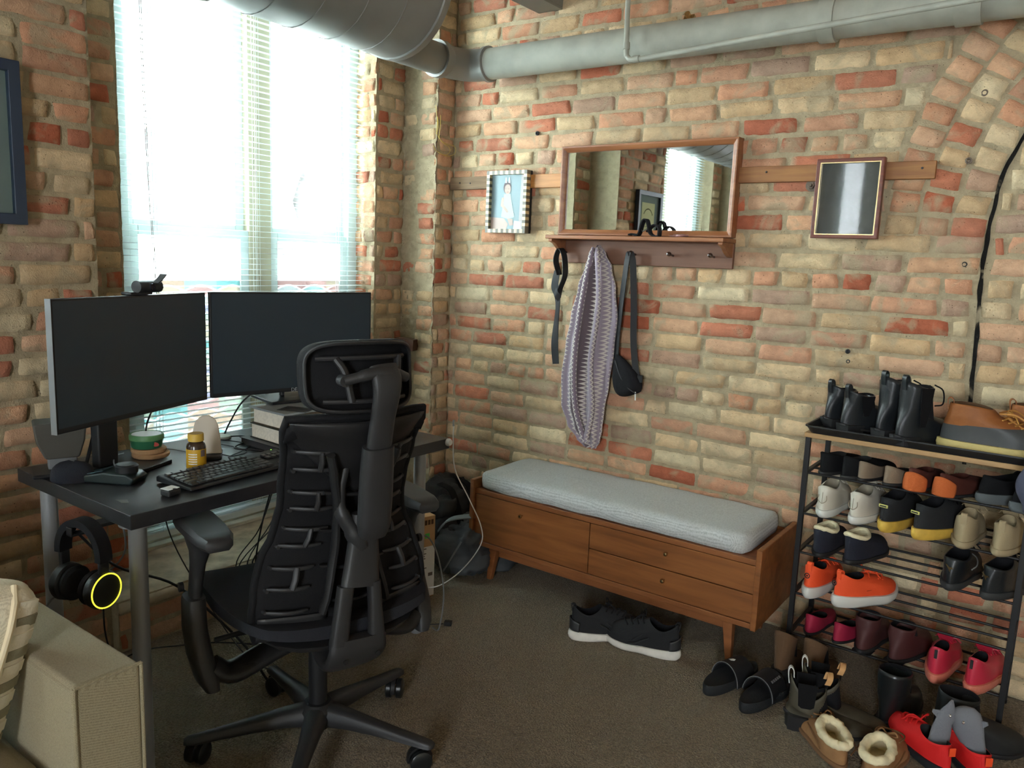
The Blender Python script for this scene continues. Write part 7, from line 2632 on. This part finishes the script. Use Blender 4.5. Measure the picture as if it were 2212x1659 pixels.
for i, (x, a) in enumerate(((-0.232, 10), (-0.138, 20))):
    t = put('black_sneaker', ('left' if i == 0 else 'right') + ' black leather sneaker with gold heel mark, right end of third shelf', 'sneaker', x, YH - 0.012, Z3 - 0.002, a, 'black leather sneakers on the third rod shelf')
    shoe(t, L=0.28, W=0.100, sole=0.024, collar=(0.014, 0.120), cw=0.033, ch=(0.074, 0.056, 0.090), toe_h=0.054, m_up=sblk, m_sole=mat('charcoal_sole', (0.03, 0.032, 0.034), 0.6), side=1 if i else -1, laces=5, tongue=True, sole_grow=0.004)
    mb = MB()
    mb.prism([(-0.012, 0.012), (-0.006, 0.010), (0.0, 0.004), (0.006, 0.005), (0.012, 0.000), (0.006, 0.000), (0.003, -0.004), (0.004, -0.011), (0.000, -0.007), (-0.003, 0.0)], 0, 0.0008, lambda p, d: (p[0], -0.0055 - d, 0.073 + p[1]))
    build(mb, 'heel_mark', M['brass'], t)
    build(MB().tube(smoothpath([(0.0, 0.13, 0.10), (0.04, 0.10, 0.095), (0.06, 0.04, 0.09), (0.055, 0.01, 0.082)], 4), 0.002, 6) if i == 0 else MB().tube([(0.0, 0.13, 0.12), (0.02, 0.12, 0.12)], 0.002, 6), 'loose_lace', M['grey_pl'] if i == 0 else ssued, t, smooth=True)

# --- fourth shelf
for i, (x, a) in enumerate(((-0.632, 10), (-0.545, 30))):
    t = put('running_shoe', ('left' if i == 0 else 'right') + ' neon orange running shoe with white sole, fourth rod shelf', 'sneaker', x, YH - 0.012, Z4 - 0.001, a, 'neon orange running shoes on the fourth rod shelf')
    shoe(t, L=0.27, W=0.095, sole=0.034, collar=(0.016, 0.115), cw=0.030, ch=(0.072, 0.046, 0.064), toe_h=0.046, m_up=hot, m_sole=whites, side=1 if i else -1, foam=0.006, laces=3, m_lace=hot, heel_tab=(0.016, 0.012), m_tab=hot, sole_grow=0.007)
    mb = MB()
    mb.tube([Vector((0.008 * cos(radians(b)), -0.0045, 0.082 + 0.008 * sin(radians(b)))) for b in range(0, 360, 30)], 0.0016, 6, closed=True)
    mb.lathe([(0.001, 0), (0.003, 0), (0.003, 0.001), (0.001, 0.001)], (0, -0.004, 0.082), 12, Matrix.Rotation(radians(90), 3, 'X'))
    build(mb, 'heel_emblem', darks, t, smooth=True)
    mb = MB()
    for s in (-1, 1):
        for k in range(4):
            mb.tube(smoothpath([(s * (0.040 - k * 0.002), 0.10 + k * 0.014, 0.055 + k * 0.002), (s * 0.041, 0.14 + k * 0.012, 0.056), (s * 0.038, 0.19 + k * 0.006, 0.05)], 4), 0.0011, 5)
    build(mb, 'stripes', mat('dark_orange_line', srgb(150, 40, 24), 0.7), t, smooth=True)

# --- bottom shelf and floor
for i, (x, a) in enumerate(((-0.622, 6), (-0.535, 10))):
    t = put('red_flat', ('left' if i == 0 else 'right') + ' dark pink flat on the bottom rod shelf behind the brown boots', 'shoe', x, YH + 0.02, Z5, a, 'dark pink flats on the bottom rod shelf')
    flat_(t, mat('dark_pink_%d' % i, srgb(150, 26, 58), 0.7), 1 if i else -1, h=0.06)
for i, (x, a) in enumerate(((-0.455, 8), (-0.362, 14))):
    t = put('burgundy_boot', ('left' if i == 0 else 'right') + ' low burgundy boot in the middle of the bottom rod shelf', 'boot', x, YH + 0.01, Z5 - 0.002, a, 'burgundy boots on the bottom rod shelf')
    shoe(t, L=0.26, W=0.092, sole=0.016, collar=(0.014, 0.110), cw=0.038, ch=(0.100, 0.092, 0.100), toe_h=0.05, m_up=burg, m_sole=darks, side=1 if i else -1, shaft=(0.012, 0.105, 0.036, 0.065), heel_block=(0.06, 0.06, 0.001))
for i, (x, a) in enumerate(((-0.236, 6), (-0.142, 10))):
    t = put('pink_sneaker', ('left' if i == 0 else 'right') + ' pink running shoe with coral sole, right end of bottom shelf', 'sneaker', x, YH - 0.03, Z5 - 0.006, a, 'pink running shoes on the bottom rod shelf')
    shoe(t, L=0.27, W=0.094, sole=0.032, collar=(0.012, 0.110), cw=0.024, ch=(0.080, 0.050, 0.070), toe_h=0.05, m_up=pink, m_sole=mat('coral_sole_%d' % i, srgb(206, 120, 100), 0.4, bump=1.0, bscale=120), side=1 if i else -1, laces=4, m_lace=pink, tongue=True, sole_grow=0.006)
    build(MB().ribbon([(0, -0.0035, 0.085), (0, -0.003, 0.112)], 0.008, 0.002, (1, 0, 0)), 'heel_notch', darks, t)
# brown ankle boots on the floor
for i, (x, y, a) in enumerate(((-0.672, 2.485, 4), (-0.585, 2.495, 8))):
    t = put('brown_boot', ('left' if i == 0 else 'right') + ' brown suede ankle boot on the floor at the left rack leg', 'boot', x, y, 0.0, a, 'brown ankle boots below the rack')
    shoe(t, L=0.25, W=0.085, sole=0.010, heel_up=0.055, collar=(0.016, 0.105), cw=0.036, ch=(0.135, 0.135, 0.135), toe_h=0.045, m_up=brn, m_sole=darks, side=1 if i else -1, shaft=(0.014, 0.095, 0.030, 0.060), heel_block=(0.05, 0.055, 0.058), lip=0.003)
# olive boots, front left of the pile
for i, (x, y, a, tl) in enumerate(((-0.590, 2.296, 70, None), (-0.578, 2.396, 76, None))):
    t = put('olive_boot', ('near olive grey ankle boot with open elastic sides, in front of the left rack leg', 'far olive grey ankle boot directly behind the near olive boot')[i], 'boot', x, y, 0.0, a, None, tl)
    shoe(t, L=0.26, W=0.092, sole=0.012, heel_up=0.040, collar=(0.010, 0.115), cw=0.036, ch=(0.112, 0.050, 0.118), toe_h=0.05, m_up=oliv, m_sole=darks, side=1 if i else -1, shaft=(0.012, 0.115, 0.036, 0.030), heel_tab=(0.014, 0.026), m_tab=M['white_pl'], heel_block=(0.075, 0.075, 0.044), lip=0.003)
    # dark elastic goring between the front and back of the shaft
    for s in (-1, 1):
        mb = MB().prism([(0.035, 0.085), (0.045, 0.078), (0.07, 0.078), (0.08, 0.085), (0.085, 0.155), (0.03, 0.155)], 0, 0.002, lambda p, d, s=s: (s * (0.0345 + d), p[0], p[1]))
        build(mb, 'elastic_goring', ssued, t)
    build(MB().ribbon(smoothpath([(0.018, 0.112, 0.155), (0.02, 0.118, 0.175), (0.0, 0.120, 0.182), (-0.02, 0.118, 0.175), (-0.018, 0.112, 0.155)], 4), 0.016, 0.003, (0, 1, 0)), 'front_pull_tab', mat('tan_tab_%d' % i, srgb(196, 150, 100), 0.8), t, smooth=True, label='tan pull tab at the front of the shaft')
# black rubber boots
for i, (x, y, a, h) in enumerate(((-0.345, 2.455, 14, 0.150), (-0.215, 2.475, 60, 0.145))):
    t = put('rubber_boot', ('left black rubber ankle boot standing behind the red shoes', 'right black rubber ankle boot with a wide round opening behind the grey plush pieces')[i], 'boot', x, y, 0.0, a)
    shoe(t, L=0.27, W=0.10, sole=0.016, heel_up=0.012, collar=(0.010, 0.118), cw=0.046, ch=(h, h, h), toe_h=0.055, m_up=M['black_gloss'] if i == 0 else mat('matt_rubber', (0.010, 0.011, 0.012), 0.6), m_sole=darks, side=1 if i else -1, shaft=(0.008, 0.115, 0.042, 0.075), heel_block=(0.08, 0.075, 0.014), lip=0.003)
# moccasins
for i, (x, y, a) in enumerate(((-0.385, 2.165, -34), (-0.318, 2.150, 4))):
    t = put('moccasin_slipper', ('left' if i == 0 else 'right') + ' tan moccasin slipper with thick cream fleece, bottom right foreground', 'slipper', x, y, 0.0, a, 'tan moccasin slippers in front of the rack')
    shoe(t, L=0.27, W=0.108, sole=0.016, collar=(0.012, 0.138), cw=0.034, ch=(0.042, 0.034, 0.048), toe_h=0.060, m_up=tan, m_sole=mat('moc_sole_%d' % i, srgb(120, 88, 60), 0.9), m_in=cream, side=1 if i else -1, lip=0.008)
    mb = MB()
    rr = []
    for k in range(40):
        th = 2 * pi * k / 40
        tt = (1 + cos(th)) / 2
        z = 0.034 + 0.008 * tt ** 2.2 + 0.014 * (1 - tt) ** 2.2 + 0.016 + 0.010
        n_ = noise.noise(Vector((k * 0.8, i * 3, 0)))
        rr.append(Vector(((0.034 + 0.003 * n_) * sin(th), 0.075 - (0.062 + 0.004 * n_) * cos(th), z + 0.006 * n_)))
    rr_ = [0.0125] * 40
    mb.tube(rr, rr_, 12, closed=True)
    for k in range(len(mb.v)):
        p = Vector(mb.v[k])
        n_ = noise.noise(p * 110) * 0.004 + noise.noise(p * 45) * 0.004
        mb.v[k] = tuple(p + (p - Vector((0, 0.075, 0.06))).normalized() * n_)
    build(mb, 'fleece_cuff', cream, t, smooth=True, autosm=80)
    # raised toe seam, bow and side stitching
    mb = MB()
    seam = [(-0.032, 0.165, 0.060), (-0.036, 0.195, 0.058), (-0.030, 0.225, 0.052), (-0.010, 0.246, 0.044), (0.012, 0.246, 0.044), (0.032, 0.225, 0.052), (0.038, 0.195, 0.058), (0.034, 0.165, 0.060)]
    mb.tube(smoothpath(seam, 5), 0.0026, 7)
    mb.tube(smoothpath([(-0.055, 0.03, 0.046), (-0.052, 0.09, 0.048), (-0.050, 0.15, 0.05)], 5), 0.002, 6)
    mb.tube(smoothpath([(0.048, 0.03, 0.046), (0.055, 0.09, 0.048), (0.054, 0.15, 0.05)], 5), 0.002, 6)
    build(mb, 'seam', mat('tan_seam_%d' % i, srgb(120, 86, 54), 0.9), t, smooth=True)
    mb = MB()
    c_ = Vector((0, 0.170, 0.066))
    for s in (-1, 1):
        mb.tube(smoothpath([c_, c_ + Vector((s * 0.016, 0.008, 0.010)), c_ + Vector((s * 0.026, 0.002, 0.002)), c_ + Vector((s * 0.012, -0.002, 0.0)), c_], 4), 0.0022, 7)
        mb.tube(smoothpath([c_, c_ + Vector((s * 0.012, 0.018, 0.0)), c_ + Vector((s * 0.018, 0.030, -0.006))], 4), 0.0022, 7)
    build(mb, 'bow', tan, t, smooth=True)
# red shoes with grey plush pieces stuck in them
for i, (x, y, a) in enumerate(((-0.145, 2.315, -42), (-0.060, 2.330, -34))):
    t = put('red_shoe', ('left' if i == 0 else 'right') + ' bright red sneaker in the bottom right corner', 'sneaker', x, y, 0.0, a, 'bright red sneakers in front of the rack')
    shoe(t, L=0.27, W=0.092, sole=0.022, collar=(0.014, 0.125), cw=0.030, ch=(0.062, 0.044, 0.066), toe_h=0.044, m_up=red, m_sole=mat('dark_blue_sole_%d' % i, srgb(34, 38, 42), 0.5), m_in=innr, side=1 if i else -1, laces=4, m_lace=red, foam=0.008, sole_grow=0.005)
    build(MB().b2(-0.009, 0.009, -0.004, -0.001, 0.072, 0.096), 'orange_tab', mat('orange_tab_%d' % i, srgb(240, 80, 40), 0.4), t, bevel=0.001)
    s = thing('grey_plush', ('narrow upright', 'wide slanted')[i] + ' grey plush animal piece with a shiny eye stuck in a red sneaker', 'plush toy', (0, 0, 0), 0)
    s.location = (x - 0.045 + 0.02 * i, y + 0.050, 0.045)
    s.rotation_euler = (radians((-12, -4)[i]), radians((14, -26)[i]), radians((20, -20)[i]))
    plm = mat('grey_plush_%d' % i, srgb(112, 114, 120), 0.95, bump=0.8, bscale=200)
    mb = MB()
    rr = []
    prof = ([(0.0, 0.026), (0.03, 0.027), (0.06, 0.026), (0.085, 0.022), (0.10, 0.026), (0.115, 0.020), (0.135, 0.010), (0.15, 0.003)], [(0.0, 0.024), (0.03, 0.028), (0.06, 0.036), (0.085, 0.043), (0.10, 0.045), (0.125, 0.042), (0.140, 0.030), (0.146, 0.012)])[i]
    for z, r_ in prof:
        rr.append([Vector((r_ * cos(2 * pi * k / 20) + 0.002 * sin(z * 60), 0.55 * r_ * sin(2 * pi * k / 20), z)) for k in range(20)])
    mb.loft(rr)
    build(mb, 'body', plm, s, smooth=True, autosm=80)
    build(MB().lathe([(0.001, 0.004), (0.003, 0.003), (0.0045, 0.0)], (0.004, -0.55 * (0.024 if i == 0 else 0.045) + 0.001, 0.108), 14, Matrix.Rotation(radians(90), 3, 'X')), 'eye', M['chrome'], s, smooth=True)
    for sg in (-1, 1):
        mb = MB()
        b_ = (0.024, 0.044)[i]
        mb.loft([[Vector((sg * b_ * 0.7, -0.004, 0.085)), Vector((sg * b_ * 0.7, 0.004, 0.085)), Vector((sg * b_ * 0.7, 0.004, 0.112)), Vector((sg * b_ * 0.7, -0.004, 0.112))],
                 [Vector((sg * (b_ + 0.014), -0.002, 0.098)), Vector((sg * (b_ + 0.014), 0.002, 0.098)), Vector((sg * (b_ + 0.014), 0.002, 0.106)), Vector((sg * (b_ + 0.014), -0.002, 0.106))]])
        build(mb, 'fin', plm, s, smooth=True)

# --- shoes on the open floor
def ub(t, side):
    rg, zs_ = shoe(t, L=0.285, W=0.100, sole=0.026, collar=(0.010, 0.118), cw=0.032, ch=(0.092, 0.046, 0.098), toe_h=0.048, m_up=knit, m_sole=M['rubber_white'], side=side, foam=0.010, sole_grow=0.006, tongue=False, laces=4, heel_tab=(0.012, 0.008), m_tab=knit)
    mb = MB()
    vs, fs = [], []
    for j in range(6):
        z = lerp(0.030, 0.075, j / 5)
        for k in range(15):
            th = radians(lerp(-70, 70, k / 14))
            vs.append((0.0405 * sin(th), 0.040 - 0.0425 * cos(th) + 0.002, z + 0.012 - 0.010 * (abs(th)) * (j / 5)))
    for j in range(5):
        for k in range(14):
            q = j * 15 + k
            fs.append((q, q + 1, q + 16, q + 15))
    build(MB().add(vs, fs), 'heel_cup', M['charcoal'], t, smooth=True, solid=0.002)
    mb = MB()
    for s in (-1, 1):
        mb.tube(smoothpath([(s * 0.034, 0.105, 0.068), (s * 0.040, 0.125, 0.058), (s * 0.043, 0.15, 0.042), (s * 0.046, 0.175, 0.036)], 4), 0.003, 6)
        mb.tube(smoothpath([(s * 0.028, 0.125, 0.078), (s * 0.036, 0.14, 0.066), (s * 0.041, 0.16, 0.05)], 4), 0.0025, 6)
    build(mb, 'side_cage', M['charcoal_d'], t, smooth=True)
t = put('running_shoe', 'black knit sneaker with white sole pointing under the bench, left of its mate', 'sneaker', -1.375, 2.330, 0, 48)
ub(t, -1)
t = put('running_shoe', 'black knit sneaker with a white sole lying side on in front of the bench', 'sneaker', -0.995, 2.445, 0, -98)
ub(t, 1)
def slide(t, side):
    P_ = plan(40, 0.28, 0.105, side=side)
    def ring(off, z, dz=0):
        r = []
        for (x, y) in P_:
            dx, dy = x, y - 0.14
            ln = sqrt(dx * dx + dy * dy) + 1e-6
            r.append(Vector((x + dx / ln * off, y + dy / ln * off, z + dz * (1 - min(1, y / 0.28)) + 0.006 * max(0, y / 0.28 - 0.8))))
        return r
    build(MB().loft([ring(-0.006, 0.0), ring(0.0, 0.006), ring(0.002, 0.022, 0.006), ring(-0.003, 0.030, 0.006), ring(-0.012, 0.026, 0.004), ring(-0.035, 0.024, 0.003)]), 'footbed', mat('slide_foam_%d' % side, (0.014, 0.016, 0.018), 0.75, bump=0.5, bscale=250), t, smooth=True, autosm=60)
    pth = [Vector((0.052 * cos(radians(a)) * 1.0, 0, 0.018 + 0.066 * sin(radians(a)))) for a in range(-2, 183, 11)]
    mb = MB()
    rings = []
    for p in pth:
        rings.append([p + Vector((0, 0.100 + 0.25 * 0, 0)), p + Vector((0, 0.195, -0.10 * max(0, p.z - 0.03))), p * 1.0 + Vector((0, 0.195, -0.10 * max(0, p.z - 0.03))) - Vector((p.x * 0.07, 0, 0.005)), p + Vector((0, 0.100, 0)) - Vector((p.x * 0.07, 0, 0.005))])
    mb.loft(rings)
    st_ = build(mb, 'strap', mat('slide_strap_%d' % side, (0.012, 0.013, 0.015), 0.6), t, smooth=True, autosm=50)
    build(MB().tube([p + Vector((0, 0.099, 0.0005)) for p in pth], 0.0013, 6), 'strap_piping', M['grey_pl'], t, smooth=True)
    return st_
t = put('slide_sandal', 'left black slide sandal with a grey edged strap near the right bench leg', 'sandal', -0.835, 2.285, 0, 16)
slide(t, -1)
o_ = build(MB().prism([(-0.008, -0.01), (0.002, -0.012), (0.009, -0.002), (0.005, 0.011), (-0.004, 0.008)], 0, 0.0008, lambda p, d: (p[0], p[1], d)), 'strap_mark', M['white_pl'], t)
o_.location = (0.0, 0.135, 0.0845)
o_.rotation_euler = (radians(-6), 0, 0)
t = put('slide_sandal', 'right black slide sandal with grey lettering on its strap, nearer the shoe rack', 'sandal', -0.705, 2.262, 0, 8)
slide(t, 1)
mb = MB()
for k in range(5):
    mb.b2(-0.004, 0.004, -0.03 + k * 0.012, -0.022 + k * 0.012, 0, 0.0008)
o_ = build(mb, 'strap_print', M['grey_pl'], t)
o_.location = (0.034, 0.15, 0.0725)
o_.rotation_euler = (0, radians(40), 0)

# dark blue garment at the right edge of the photo
gm = mat('slate_blue_cloth', srgb(66, 68, 84), 0.9, bump=0.4, bscale=200)
mb = MB()
rings = []
for i in range(24):
    t = i / 23
    z = lerp(0.96, 0.745, t)
    w_ = 0.050 + 0.03 * sin(pi * min(1, t * 1.1))
    cx0 = 0.005 - 0.03 * t + 0.010 * sin(t * 7)
    rings.append([Vector((cx0 + w_ * cos(2 * pi * k / 28) * (1 + 0.08 * sin(3 * 2 * pi * k / 28 + t * 4)), 2.500 + 0.045 * sin(2 * pi * k / 28) * (1 + 0.1 * sin(5 * 2 * pi * k / 28)), z + 0.008 * cos(2 * pi * k / 28))) for k in range(28)])
mb.loft(rings)
go = thing('hanging_garment', 'slate blue sleeve hanging in at the right edge beside the rack top', 'garment', (0.0, 2.500, 0.70))
wp(go, mb, 'sleeve', gm, smooth=True, autosm=75)
mb = MB()
mb.tube([(0.01, 2.500, 0.955), (0.05, 2.60, 1.10), (0.10, 2.75, 1.25), (0.12, 2.93, 1.33)], [0.045, 0.05, 0.04, 0.01], 16)
wp(go, mb, 'shoulder', gm, smooth=True)
